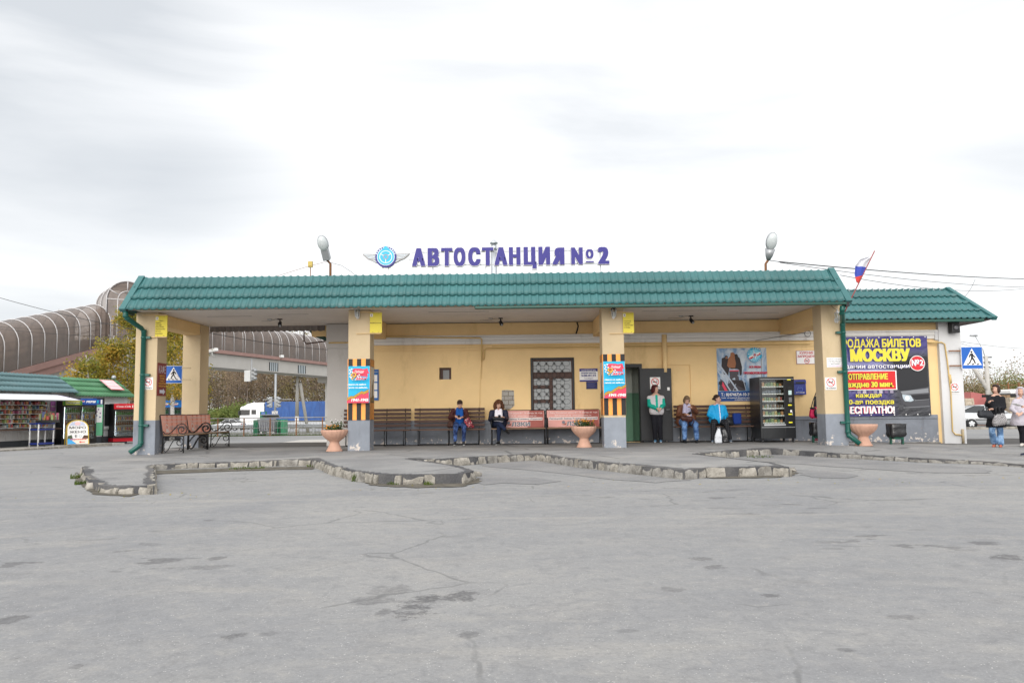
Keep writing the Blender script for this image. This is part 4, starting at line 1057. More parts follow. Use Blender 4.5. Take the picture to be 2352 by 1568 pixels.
Yq = YW - .25; r = wrect(2208, 795.5, 2257.5, 847, Yq)
b, o = crossing((r[0], Yq, r[1]), UX, r[2] - r[0], False, 'blue pedestrian crossing sign on iron arms beside the white corner pilaster')
for z in (.13, .80): k = MB(); k.box((-b.w / 2 - .34, .003, z * b.h), (b.w / 2 * .2, .03, z * b.h + .035), M_RUST); k.build('arm', o)
Yq = 22.0; a_ = at(377.5, 880, Yq); c_ = at(416.5, 878, Yq); zt = at(377.5, 826, Yq).z
b, o = crossing((a_.x, Yq, a_.z), V((1, .12, 0)), c_.x - a_.x, True, 'blue pedestrian crossing sign with torn stickers between the two left pillars', dirt=True)
for z in (.16, .83): k = MB(); k.box((b.w / 2 * .6, .01, z * b.h), (b.w / 2 + .22, .04, z * b.h + .035), M_YELP); k.build('arm', o)

# victory banners wrapped round the two middle pillars
def victory(x, yt, yb, lab):
    zt, zb = at(1176, yt, YP).z, at(1176, yb, YP).z
    b = Board((x - .006, YP - .012, zb), UX, UZ, PW + .012, zt - zb, P_ORANGE, thick=.004)
    def stripes(y0, y1):
        for i, cx in enumerate((.03, .41, .80)): b.rect(cx, y0, cx + .195, y1, P_BLACK)
    stripes(.881, 1); stripes(0, .278)
    b.rect(.03, .278, .985, .881, P_CYAN)
    b.poly([(.2, .80), (.28, .845), (.6, .84), (.68, .83), (.88, .845), (.96, .755), (.88, .755), (.9, .705), (.62, .715), (.3, .70)], P_ROSE)
    for (x_, y_) in ((.1, .82), (.14, .79), (.1, .76), (.16, .74), (.13, .71), (.2, .83), (.24, .78), (.46, .72), (.54, .735), (.42, .685), (.38, .66), (.5, .70), (.6, .70), (.26, .66), (.2, .69)):
        for q in range(5): b.disc(x_ + .022 * math.cos(q * 1.257), y_ + .0075 * math.sin(q * 1.257), .016, P_WHITE)
    b.text('9', .31, .66, .115, P_BLACK, .26, .03, .2); b.text('9', .31, .66, .115, P_GOLD, .24, .0, .2)
    b.text('Победа!', .56, .765, .043, P_WHITE, .42, .01, .35); b.text('МАЯ', .66, .652, .042, P_ROSE, .5, .04, .35, outline=P_WHITE, ow=.04)
    b.text('Никто не забыт,', .46, .565, .024, P_WHITE, .82, .045, .3); b.text('ничто не забыто...', .5, .515, .024, P_WHITE, .9, .045, .3)
    b.poly([(.03, .278), (.985, .278), (.985, .47), (.75, .45), (.5, .40), (.3, .355), (.03, .33)], P_ROSE)
    for t_, m_ in ((.030, P_BLACK), (.022, P_GOLD), (.012, P_BLACK), (.005, P_GOLD)):
        pts = [(.03, .335), (.2, .37), (.32, .365), (.5, .41), (.68, .45), (.76, .435), (.88, .455), (.985, .478)]
        b.poly([(x_, y_ - t_ * .8) for x_, y_ in pts] + [(x_, y_ + t_ * .8) for x_, y_ in pts[::-1]], m_)
    b.text('1941-1945', .60, .305, .044, P_WHITE, .76, .05, .2)
    T = b.done('victory_banner', lab, 'banner', 'orange and black striped banners on pillars')
    inv = T.location
    for sx, xx in ((1, x + PW + .008), (-1, x - .008)):
        k = MB(); d = V((0, sx, 0)); o_ = V((xx, YP if sx > 0 else YP + .57, zb))
        sep = flatc('print_sepia', 120, 98, 62); br = flatc('ribbon_dark', 70, 50, 28); pl = flatc('print_sky', 190, 180, 165)
        k.flat([(0, 0), (.57, 0), (.57, zt - zb), (0, zt - zb)], o_, d, UZ, br); H = zt - zb
        e_ = V((sx * .0016, 0, 0))
        for y0, y1 in ((.881, .995), (.005, .278)):
            for cx in (.1, .42, .74): k.flat([(cx * .57, y0 * H), ((cx + .17) * .57, y0 * H), ((cx + .17) * .57, y1 * H), (cx * .57, y1 * H)], o_ + e_, d, UZ, P_ORANGE)
        k.flat([(.02, .30 * H), (.55, .30 * H), (.55, .875 * H), (.02, .875 * H)], o_ + e_, d, UZ, pl); k.flat([(.02, .30 * H), (.55, .30 * H), (.55, .42 * H), (.3, .38 * H), (.02, .36 * H)], o_ + e_ * 2, d, UZ, sep)
        k.flat([(.2, .35 * H), (.33, .35 * H), (.36, .56 * H), (.45, .66 * H), (.40, .67 * H), (.3, .60 * H), (.24, .56 * H)], o_ + e_ * 3, d, UZ, br)
        k.v = [tuple(V(p) - inv) for p in k.v]; k.build('side_flap', T)
victory(p_left[1], 820, 960, 'striped victory day banner wrapped round the pillar left of the two phone users')
victory(p_left[2], 816, 955.5, 'striped victory day banner wrapped round the pillar beside the black door')

# emergency service poster behind the vending machine
def sheet_banner(x0, y0, x1, y1, Y, mt, n=26, wave=.012, dxy=((0, 0), (0, 0), (0, 0), (0, 0))): pass
r = wrect(1647.5, 797.5, 1762, 921, YW - .012); pb = NT('poster_sky')
s_ = pb.sep(); cl = pb.noise(2.2, 4, .5, vec=pb.mapv((1.6, 1, .8)), dist=1.2)
pb.lk(pb.mix(pb.ramp(cl, .35, .65), (.12, .24, .42), (.52, .58, .64)), pb.p.inputs['Base Color']); pb.bump(pb.noise(3, 3, .5, vec=pb.mapv((3, 1, 1))), .4, .03)
b = Board((r[0], YW - .012, r[1]), UX, UZ, r[2] - r[0], r[3] - r[1], pb.done(None, .45, .4), thick=.008)
jac = flatc('print_soot', 42, 34, 36); jac2 = flatc('print_ash', 70, 66, 72); tan = flatc('print_tan', 150, 98, 66); stl = flatc('print_steel', 176, 186, 200)
b.rect(0, 0, 1, .185, flatc('poster_band', 22, 72, 138))
b.poly([(.02, .195), (.55, .195), (.56, .32), (.48, .40), (.34, .36), (.2, .3), (.06, .42)], jac2)
b.poly([(.10, .80), (.16, .82), (.23, .79), (.25, .64), (.22, .48), (.12, .50), (.09, .66)], jac); b.disc(.19, .82, .035, jac2); b.disc(.195, .808, .02, tan)
b.poly([(.22, .72), (.28, .86), (.36, .88), (.46, .80), (.50, .64), (.49, .5), (.45, .47), (.44, .58), (.40, .60), (.27, .60)], jac); b.poly([(.24, .56), (.43, .56), (.42, .47), (.46, .26), (.38, .22), (.35, .44), (.30, .42), (.27, .26), (.2, .3), (.25, .45)], jac2)
b.poly([(.2, .66), (.23, .80), (.27, .84), (.28, .90), (.33, .91), (.37, .87), (.36, .80), (.38, .70), (.36, .62), (.24, .62)], tan); b.disc(.39, .845, .034, jac); b.rect(.25, .555, .43, .575, P_ROSE)
b.poly([(.2, .37), (.55, .22), (.56, .34), (.44, .38), (.3, .40)], jac)
for (x0, y0, x1, y1, t_) in ((.0, .74, .40, .19, .03), (.0, .58, .25, .19, .024), (.0, .74, .1, .52, .012), (.1, .62, .14, .4, .012), (.16, .53, .24, .34, .012), (.05, .52, .2, .48, .01), (.4, .48, .56, .42, .014), (.50, .44, .56, .2, .012), (.3, .19, .36, .32, .01)): b.bar(x0, y0, x1, y1, t_, stl)
b.poly([(.05, .36), (.1, .36), (.19, .195), (.13, .195)], P_ROSE); b.rect(.02, .31, .09, .37, jac)
b.disc(.755, .855, .15, flatc('emblem_cyan', 40, 160, 200)); b.disc(.755, .855, .112, flatc('emblem_pale', 130, 200, 222)); b.bar(.64, .80, .87, .895, .045, P_WHITE); b.bar(.64, .78, .87, .875, .03, P_RED)
for k in range(8):
    an = k * math.pi / 4 + .2; L_ = .105 if k % 2 == 0 else .07; asp = b.w / b.h
    b.poly([(.755 + L_ * math.cos(an), .855 + L_ * math.sin(an) * asp), (.755 + .022 * math.cos(an + .8), .855 + .022 * math.sin(an + .8) * asp), (.755 + .022 * math.cos(an - .8), .855 + .022 * math.sin(an - .8) * asp)][::-1], P_WHITE)
b.disc(.755, .855, .028, P_BLUE); b.disc(.755, .855, .018, flatc('emblem_orange', 225, 110, 40))
def arc_text(b, tx, cx, cy, r, a0, a1, h, m, inward=False):
    for i, ch in enumerate(tx):
        an = a0 + (a1 - a0) * i / (len(tx) - 1); 
        if ch == ' ': continue
        d = V((math.cos(an), math.sin(an))); up = d if not inward else -d; rt = V((up.y, -up.x))
        U_ = b.ux * rt.x + b.uy * rt.y; V_ = b.ux * up.x + b.uy * up.y
        o_ = b.o + b.n * (.0016 * (b.k + 1)) + b.ux * (cx * b.w + d.x * r * b.w) + b.uy * (cy * b.h + d.y * r * b.w)
        b.mb.text(ch, o_ - V_ * (h / 2), U_, V_, m, h, None, 0, .03, 0, 'C')
    b.k += 1
arc_text(b, 'МЧС РОССИИ', .755, .855, .13, R(172), R(8), .034, P_WHITE); arc_text(b, 'EMERCOM', .755, .855, .13, R(222), R(318), .034, P_WHITE, True)
b.text('ВСЕ ВИДЫ', .75, .615, .034, P_RED, .23, .05, outline=P_NAVY, ow=.03); b.text('ПРОТИВОПОЖАРНЫХ', .755, .50, .04, P_RED, .47, .05, outline=P_NAVY, ow=.03)
b.text('Т.: 8(47467)4-10-39', .05, .10, .055, P_WHITE, .60, .02, align='L'); b.text('Телефон единой дежурно-диспетчерской', .05, .055, .02, P_WHITE, .8, .02, align='L'); b.text('(служба спасения)', .5, .02, .02, P_WHITE, .36, .02, align='C')
b.done('rescue_poster', 'blue rescue service poster with firefighters on a ladder, behind the vending machine', 'poster')

# big ticket banner on the wing wall
r = wrect(1908, 772.5, 2134, 955, YW - .13); W_, H_ = r[2] - r[0], r[3] - r[1]
bt = NT('ticket_banner_cloth'); nz = bt.noise(1.1, 4, .5, vec=bt.mapv((1, 1, 1.4)), dist=.8); sx = bt.sep()
fx = bt.ramp(bt.math('SUBTRACT', sx[0], r[0] + W_ * .45), .0, W_ * .25); fz = bt.ramp(sx[2], r[1], r[1] + H_)
lav = bt.mix(bt.ramp(bt.math('SUBTRACT', bt.math('ABSOLUTE', bt.math('SUBTRACT', sx[2], r[1] + H_ * .55)), 0.0), .0, .75), (.30, .30, .52), (.055, .045, .2))
cc = bt.mix(bt.math('MULTIPLY', fx, bt.ramp(sx[2], r[1] + H_ * .93, r[1] + H_ * .7)), lav, (.045, .046, .052)); cc = bt.mix(bt.math('MULTIPLY', bt.ramp(nz, .5, .7), .3), cc, (.10, .09, .14))
bt.lk(cc, bt.p.inputs['Base Color']); bt.bump(bt.noise(1.4, 3, .5, vec=bt.mapv((1, 1, 2.2), (2, 3, 1)), dist=1.5), .9, .08)
b = Board((r[0], YW - .13, r[1]), UX, UZ, W_, H_, bt.done(None, .38, .45), thick=.012)
drk = flatc('van_black', 34, 34, 38, .4); slv = flatc('van_silver', 128, 130, 134, .4)
b.poly([(.64, .70), (.68, .74), (.69, .30), (.76, .16), (.72, .13), (.665, .30), (.655, .5)], flatc('van_grey', 70, 70, 78)); b.poly([(.64, .74), (.99, .74), (.985, .36), (.72, .30), (.66, .34)], drk)
b.poly([(.70, .305), (.985, .34), (.985, .27), (.72, .265)], slv); b.poly([(.70, .305), (.72, .265), (.985, .285), (.985, .10), (.80, .08), (.72, .15)], flatc('van_body', 74, 74, 78, .3)); b.poly([(.80, .255), (.985, .27), (.985, .19), (.86, .185)], drk)
b.poly([(.715, .265), (.80, .255), (.83, .19), (.80, .175), (.74, .18), (.72, .22)], flatc('lamp_glass', 178, 190, 198, .2)); b.disc(.765, .22, .022, P_WHITE); b.bar(.84, .19, .985, .20, .006, slv); b.bar(.72, .10, .985, .115, .006, slv)
for i in range(7): b.rect(.26 + .055 * i, .285, .295 + .055 * i, .325 + .01 * (i % 3), flatc('bokeh%d' % (i % 3), *[(150, 140, 160), (190, 180, 190), (110, 90, 130)][i % 3]))
b.text('ПРОДАЖА БИЛЕТОВ', .93, .865, .10, P_YEL, .865, .05, align='R', outline=P_NAVY, ow=.035); b.text('в', .14, .685, .15, P_YEL, .05, .05, outline=P_NAVY); b.text('МОСКВУ', .812, .69, .150, P_YEL, .61, .075, align='R', outline=P_NAVY, ow=.03)
b.text('в здании автостанции', .80, .60, .05, P_WHITE, .745, .02, align='R', outline=P_NAVY, ow=.06); b.disc(.88, .655, .079, P_WHITE); b.disc(.88, .655, .072, P_RED); b.text('№2', .882, .625, .075, P_WHITE, .12, .03, outline=P_NAVY, ow=.03)
b.rect(.04, .325, .662, .57, P_WHITE); b.rect(.045, .335, .65, .56, flatc('banner_red', 206, 36, 40)); b.text('ОТПРАВЛЕНИЕ', .573, .46, .07, P_YEL, .405, .055, align='R', outline=P_BLACK, ow=.03); b.text('каждые 30 мин.', .628, .365, .065, P_YEL, .505, .055, align='R', outline=P_BLACK, ow=.03)
b.text('каждая', .498, .235, .055, P_YEL, .26, .03, align='R'); b.text('10-ая поездка', .62, .15, .06, P_YEL, .48, .03, align='R'); b.text('БЕСПЛАТНО!', .624, .035, .085, P_WHITE, .50, .06, align='R', outline=P_ROSE, ow=.015)
for i in range(9): b.disc(.03 + .117 * i, .985, .006, P_WHITE); b.disc(.03 + .117 * i, .015, .006, P_WHITE)
b.done('ticket_banner', 'large dark blue banner selling tickets to Moscow with a black minibus, on the wing wall', 'banner')

# ------------------------------------------------------------------ roof lettering and emblem
rs = thing('roof_sign', 'purple station name lettering with a winged steering wheel emblem standing on the roof', 'sign', (0, YP, 4.5))
M_PURP = mat('purple_letter_face', C(46, 40, 122), .5, var=.05); M_LRIM = mat('white_letter_rim', (.72, .70, .72), .5, var=.05)
bl = at(1176, 609.3, YP); hz = at(1176, 571, YP).z - bl.z
def sgn(tx, u0, u1, z0=None, h=None, bold=.085):
    x0, x1 = at(u0, 600, YP).x, at(u1, 600, YP).x; zz = bl.z if z0 is None else z0; hh = hz if h is None else h
    if tx == 'Я':
        q.text('R', (x1 + .012, YP - .06, zz - .012), -UX, UZ, M_LRIM, hh + .024, x1 - x0 + .024, .10, bold + .022); q.text('R', (x1, YP - .13, zz), -UX, UZ, M_PURP, hh, x1 - x0, 0, bold); return
    q.text(tx, (x0 - .012, YP - .06, zz - .012), UX, UZ, M_LRIM, hh + .024, x1 - x0 + .024, .10, bold + .022); q.text(tx, (x0, YP - .118, zz), UX, UZ, M_PURP, hh, x1 - x0, 0, bold)
def letters(word, spans):
    global q
    for ch, (a_, b_) in zip(word, spans):
        q = MB(); u0, u1 = 826.9 + a_ * .24902, 826.9 + b_ * .24902
        sgn(ch, u0, u1); q.build('letter', rs, world=True)
letters('АВТОСТАНЦИЯ', [(486, 606), (628, 735), (752, 855), (867, 975), (1000, 1113), (1127, 1232), (1241, 1360), (1374, 1480), (1509, 1628), (1645, 1752), (1772, 1883)])
q = MB(); sgn('N', 826.9 + 1945 * .24902, 826.9 + 2052 * .24902); q.build('letter', rs, world=True)
q = MB(); ou = 826.9 + 2080 * .24902; zo = at(1176, 599.5, YP).z; sgn('О', ou, ou + 17.5, zo + .03, .22, .09); q.box((at(ou, 600, YP).x - .01, YP - .11, bl.z + .02), (at(ou + 18, 600, YP).x + .01, YP - .05, bl.z + .075), M_LRIM); q.box((at(ou, 600, YP).x, YP - .118, bl.z + .03), (at(ou + 18, 600, YP).x, YP - .1105, bl.z + .065), M_PURP); q.build('letter', rs, world=True)
q = MB(); sgn('2', 826.9 + 2190 * .24902, 826.9 + 2295 * .24902); q.build('letter', rs, world=True)
q = MB(); ecx = at(887, 590, YP).x; e0 = at(887, 590, YP).z
k = YP / 1829.33; EW = mat('emblem_silver', (.30, .29, .285), .5, var=.08); EB = mat('emblem_cyan_face', C(35, 168, 214), .4, var=.05); EL = mat('emblem_light', (.62, .70, .76), .5)
def epx(pts): return [((x - 887) * k, (590 - y) * k) for x, y in pts]
O_ = (ecx, YP - .04, e0)
for s_ in (1, -1):
    wing = [(887 + s_ * dx, y) for dx, y in ((14, 608), (26, 603), (33, 599), (43, 595), (48, 591), (53, 586.5), (55, 583), (22, 584), (18, 592), (8, 604), (4, 612), (8, 617))]
    q.prism(epx(wing), (ecx, YP - .04, e0), UX, UZ, (0, .08, 0), EW)
    for (a_, b_) in (((24, 587.5), (50, 585.5)), ((23, 591), (46, 588.8)), ((21, 595), (42, 592)), ((12, 607), (30, 598)), ((9, 611), (20, 606))):
        pa, pb_ = epx([(887 + s_ * a_[0], a_[1])])[0], epx([(887 + s_ * b_[0], b_[1])])[0]
        q.box((min(ecx + pa[0], ecx + pb_[0]), YP - .048, e0 + min(pa[1], pb_[1])), (max(ecx + pa[0], ecx + pb_[0]), YP - .042, e0 + max(pa[1], pb_[1])), EL) if False else q.flat([(pa[0], pa[1] - .008), (pb_[0], pb_[1] - .008), (pb_[0], pb_[1] + .006), (pa[0], pa[1] + .006)], (ecx, YP - .043, e0), UX, UZ, EL)
def dsc(r_, y, m, d): q.prism([(r_ * math.cos(2 * math.pi * i / 32), r_ * math.sin(2 * math.pi * i / 32)) for i in range(32)], (ecx, y, e0 - 1.0 * k), UX, UZ, (0, d, 0), m)
dsc(24.5 * k, YP - .06, M_PURP, .1)
for i in range(11):
    an = R(20 + i * 14); 
    if 80 < 20 + i * 14 < 104: continue
    q.flat([((22.6 + dr_) * k * math.cos(an + da), (22.6 + dr_) * k * math.sin(an + da) - k) for dr_, da in ((-1.3, -.06), (1.2, -.06), (1.2, .06), (-1.3, .06))], (ecx, YP - .062, e0), UX, UZ, EL)
dsc(20.5 * k, YP - .068, EL, .02); dsc(19 * k, YP - .072, EB, .02)
q.flat([(-10 * k, 15 * k), (10 * k, 15 * k), (2 * k, 23.5 * k), (0, 24.5 * k), (-2 * k, 23.5 * k)], (ecx, YP - .0735, e0), UX, UZ, EB)
q.ring((0, -1.0 * k), 15 * k, 1.8 * k, (ecx, YP - .075, e0), UX, UZ, EL); q.ring((0, -1.0 * k), 6.3 * k, 2.2 * k, (ecx, YP - .0765, e0), UX, UZ, EW)
for an in (R(150), R(30), R(270)): q.flat([(6 * k * math.cos(an) - .9 * k * math.sin(an), 6 * k * math.sin(an) + .9 * k * math.cos(an) - k), (6 * k * math.cos(an) + .9 * k * math.sin(an), 6 * k * math.sin(an) - .9 * k * math.cos(an) - k), (14 * k * math.cos(an) + .9 * k * math.sin(an), 14 * k * math.sin(an) - .9 * k * math.cos(an) - k), (14 * k * math.cos(an) - .9 * k * math.sin(an), 14 * k * math.sin(an) + .9 * k * math.cos(an) - k)], (ecx, YP - .077, e0), UX, UZ, EL)
q.flat(epx([(881, 608), (893, 608), (894, 613), (880, 613)]), (ecx, YP - .045, e0), UX, UZ, M_PURP)
q.build('emblem', rs, world=True)
q = MB()
for v in (574.5, 604.5): q.box((at(945, 600, YP).x, YP + .03, at(1176, v + 2, YP).z - .012), (at(1390, 600, YP).x, YP + .055, at(1176, v + 2, YP).z + .012), M_GREYM)
q.box((at(938, 600, YP).x, YP + .03, at(1000, 594, YP).z - .02), (at(960, 600, YP).x, YP + .055, at(1000, 594, YP).z), M_GREYM); 
for u in (891.5, 994, 1115.5, 1379): q.box((at(u, 600, YP).x - .012, YP + .03, tz - .15), (at(u, 600, YP).x + .012, YP + .055, bl.z + .32), M_GREYM)
q.build('support_frame', rs, world=True)

# ------------------------------------------------------------------ lamps, cameras, speaker
def lantern(x, z, lab, dark=False):
    T = thing('wall_lantern', lab, 'lantern', (x, YP - .13, z), 0, 'white wall lanterns on pillars'); fr = M_WPAINT
    q = MB(); q.lathe([(.075, .115), (.05, .15), (.02, .175), (.022, .19), (.008, .20), (.003, .24)], (0, 0, 0), fr if not dark else M_BLK, 6, smooth=False); q.lathe([(.0, -.135), (.012, -.12), (.012, -.10), (.03, -.085), (.045, -.075)], (0, 0, 0), fr, 8)
    for i in range(6):
        an = 2 * math.pi * i / 6; q.tube([(.046 * math.cos(an), .046 * math.sin(an), -.08), (.072 * math.cos(an), .072 * math.sin(an), .12)], .0075, fr, 4)
    q.build('cage', T)
    q = MB(); q.lathe([(.04, -.075), (.065, .115)], (0, 0, 0), M_CLEAR, 6, smooth=False); q.build('lantern_glass', T)
    q = MB(); q.tube([(0, 0, -.06), (0, 0, .05)], .024, mat('bulb_white', (.75, .75, .72), .3), 8); q.build('bulb', T)
    q = MB(); q.tube([(0, .0, -.09), (.0, .03, -.12), (.0, .09, -.1), (.0, .13, -.05)], .009, fr, 6); q.ell((0, .122, -.05), (.04, .012, .07), fr, 10); q.build('bracket', T)
    q = MB(); q.tube([(.0, .02, .2), (-.03, .11, .25), (-.1, .12, .33), (-.16, .12, .36)], .005, M_BLK, 4); q.build('cable', T)
lantern(at(822.5, 722, YP).x, at(822.5, 722, YP).z, 'white six sided wall lantern beside the yellow number 3 sign')
lantern(at(1408.5, 722, YP).x, at(1408.5, 722, YP).z, 'white wall lantern with a dark cap beside the yellow number 4 sign', True)
lantern(at(1919, 731, YP).x, at(1919, 731, YP).z, 'white wall lantern tucked beside the right green downpipe')
for (u, v, Y, lab) in ((643, 733, 22.0, 'black ceiling camera over the open bay on the left'), (1150, 731.5, 22.4, 'black ceiling camera above the two phone users'), (1587, 732, 22.4, 'black ceiling camera above the open black door')):
    p = at(u, v, Y); T = thing('ceiling_camera', lab, 'camera', (p.x, Y, CEIL), 0, 'cameras under the canopy')
    q = MB(); q.box((-.06, -.04, -.03), (.06, .04, -.001), M_BLK); q.tube([(0, 0, -.02), (0, 0, -.09)], .018, M_BLK, 6); q.build('mount', T)
    q = MB(); q.tube([(0, .05, -.09), (0, -.02, -.14), (.03, -.1, -.2)], .05, M_BLK, 10, radii=[.04, .055, .05]); q.ell((.035, -.11, -.21), (.035, .02, .035), M_GREYM, 8); q.build('camera_body', T)
    q = MB(); q.tube([(-.02, 0, -.02), (-.15, .05, -.012), (-.3, .02, -.06), (-.6, .3, -.03)], .006, M_BLK, 4); q.box((-.34, -.03, -.03), (-.22, .03, -.001), M_GREYM); q.build('cable', T)
p = at(2191.5, 752, YW - .3); T = thing('loudspeaker', 'black box loudspeaker high on the white corner pilaster', 'loudspeaker', (p.x, YW - .3, p.z - .16))
q = MB(); q.box((-.12, -.1, 0), (.12, .12, .32), M_BLK, bev=.02); q.build('speaker_box', T); q = MB(); q.lathe([(.085, 0), (.05, .02), (.012, .035), (0, .03)], (0, 0, 0), mat('speaker_cone', (.12, .12, .13), .4), 16); o = q.build('cone', T); o.rotation_euler = (R(90), 0, 0); o.location = (0, -.102, .15)
q = MB(); q.box((-.03, .12, .1), (.03, .18, .2), M_BLK); q.build('bracket', T)
# street lamp heads on the canopy roof
def street_lamp(u0, v0, u1, v1, w, lab, kind):
    Y = 20.6; b_ = at(u0, 632, Y); e_ = at(u1, v1, Y - .35); T = thing('roof_street_lamp', lab, 'street lamp', (b_.x, Y, tz - .25)); q = MB()
    k1 = at(u0, v0, Y); k2 = at(u0 + (u1 - u0) * .35, v0 - 9, Y - .05)
    q.tube([(b_.x, Y, tz - .25), k1, k2], .032, M_RUST, 8); q.build('pole', T, world=True)
    d = (e_ - k2); L = d.length; d.normalize(); sd = d.cross(UY).normalized(); nn = sd.cross(d)
    if nn.y > 0: nn = -nn
    rot = M((sd, d, nn)).transposed()
    q = MB()
    if kind: q.box((-w * .36, 0, -w * .45), (w * .36, L * .46, w * .28), M_GREYM, M.Translation(k2) @ rot.to_4x4(), .012)
    else: q.tube([k2, k2 + d * L * .15, k2 + d * L * .4], 1, M_GREYM, 12, radii=[w * .18, w * .34, w * .48])
    q.build('housing', T, world=True); q = MB(); c_ = k2 + d * L * .68; q.ell(c_ - nn * w * .05, (w * .56, L * .34, w * .42), M_GREYM, 14, rot); q.build('lamp_shade', T, world=True)
    q = MB(); q.ell(c_ + nn * w * .14, (w * .50, L * .31, w * .36), mat('lamp_bowl', (.50, .53, .53), .15, spec=.6), 14, rot); q.build('lamp_glass', T, world=True)
    return k2
k2 = street_lamp(759, 606, 737, 541, .26, 'old grey lamp head with box housing on the roof beside the winged emblem', True)
q = MB(); q.tube([at(637, 634, 20.7), at(700, 614, 20.65), k2 + V((0, -.04, -.05))], .006, M_RUST, 4); q.tube([k2 + V((0, -.04, -.05)), at(785, 610, 20.6), at(808, 625, 20.6), at(815, 632, 20.6)], .006, M_BLK, 4)
q.build('cable', label='thin cable sagging either side of the left roof lamp', cat='cable', top=True)
k2 = street_lamp(1758.5, 606, 1776, 534, .27, 'smooth oval lamp head standing on the roof near the flag', False)
p = at(713, 614, 20.9); T = thing('junction_box', 'small rusty yellow box on a thin rod above the roof', 'box', (p.x, 20.9, tz - .3)); q = MB(); q.tube([(0, 0, 0), (0, 0, p.z - tz + .3)], .012, M_RUST, 6); q.build('rod', T); q = MB(); q.box((-.06, -.04, p.z - tz + .3), (.06, .04, p.z - tz + .46), mat('box_yellow', (.5, .38, .1), .6, var=.3), bev=.01); q.build('housing', T)
# flag on its slanted pole
fp0, fp1 = at(1950, 696, 20.4), at(2009, 576, 20.1); T = thing('flag', 'white, blue and red flag hanging limp from a slanted pole beside the canopy', 'flag', fp0)
q = MB(); q.tube([fp0 + (fp0 - fp1) * .18, fp0, fp1], .014, mat('flagpole_red', (.3, .06, .06), .5), 6); q.build('pole', T, world=True)
q = MB(); n = 18; mats_ = [mat('flag_white', (.66, .66, .7), .7, var=.08), mat('flag_blue', (.05, .08, .42), .7), mat('flag_red', (.62, .06, .05), .7)]
top_a, bot_a = fp0.lerp(fp1, .84), fp0.lerp(fp1, .37)
lft = [(1997, 589), (1975, 596), (1962, 612), (1960.5, 631), (1965, 645), (1969, 649)]
def fpt(u, v):
    i = v * 5; k_ = min(int(i), 4); f_ = i - k_; l0, l1 = lft[k_], lft[k_ + 1]; e_ = at(l0[0] + (l1[0] - l0[0]) * f_, l0[1] + (l1[1] - l0[1]) * f_, 20.05); h = top_a.lerp(bot_a, v)
    p_ = h.lerp(e_, u); p_.y += .06 * math.sin(u * 9 + v * 4) * u; return p_
for s_ in range(3):
    vs = []; fs = []; nv = 7
    for j in range(nv + 1):
        for i in range(n + 1):
            u = i / n; sl = .09 * u
            vs.append(fpt(u, min(1, max(0, (s_ + j / nv) / 3 * (1 - .02) + (sl if s_ + j else 0) * (1 - (s_ + j / nv) / 3)))))
    for j in range(nv):
        for i in range(n): fs.append((j * (n + 1) + i, j * (n + 1) + i + 1, (j + 1) * (n + 1) + i + 1, (j + 1) * (n + 1) + i))
    q.add(vs, fs, mats_[s_], True)
o = q.build('flag_cloth', T, world=True)
# ------------------------------------------------------------------ benches
def slat_bench(x0, x1, y, label, seat_end=None):
    """brown slatted bench against the wall, y = line of the back"""
    z = plat_z((x0 + x1) / 2, y); T = thing('slatted_bench', label, 'bench', ((x0 + x1) / 2, y - .3, z), 0, 'brown slatted benches along the wall'); L = (x1 - x0) / 2
    for i in range(3):
        q = MB(); yy = -.24 + i * .155; q.box((-L - .04, yy, .425), (L + .02, yy + .13, .46), M_WOODS, bev=.006); q.build('seat_slat', T)
    for i in range(5):
        q = MB(); zz = .53 + i * .112; yy = .20 + .018 * i; q.box((-L, yy, zz), (L, yy + .028, zz + .075), M_WOODR, bev=.006); q.build('back_slat', T)
    for s in (-1, 1) if L < .7 else (-1, 0.02, 1):
        xx = s * (L - .16) if s in (-1, 1) else 0
        q = MB(); t = .017
        q.tube([(xx, .2, 0), (xx, .2, .45), (xx, .29, 1.06)], t, M_BLK, 4); q.tube([(xx, -.2, 0), (xx, -.2, .42), (xx, .2, .42)], t, M_BLK, 4); q.tube([(xx, -.2, .015), (xx, .2, .015)], t, M_BLK, 4); q.build('frame', T)
    q = MB(); q.tube([(-L + .16, .2, .02), (L - .16, .2, .02)], .016, M_BLK, 4); q.build('stretcher', T)
    return T
YB = 23.25
def bxx(u): return at(u, 990, YB - .25).x
slat_bench(bxx(786), bxx(826), YB, 'short brown slatted bench half hidden behind the left bannered pillar')
slat_bench(bxx(830), bxx(942), YB, 'empty brown slatted bench right of the left bannered pillar')
slat_bench(bxx(950), bxx(1113), YB, 'brown slatted bench with the phone user in the maroon jacket')
slat_bench(bxx(1552), bxx(1733), YB, 'brown slatted bench with two seated women beside the vending machine')

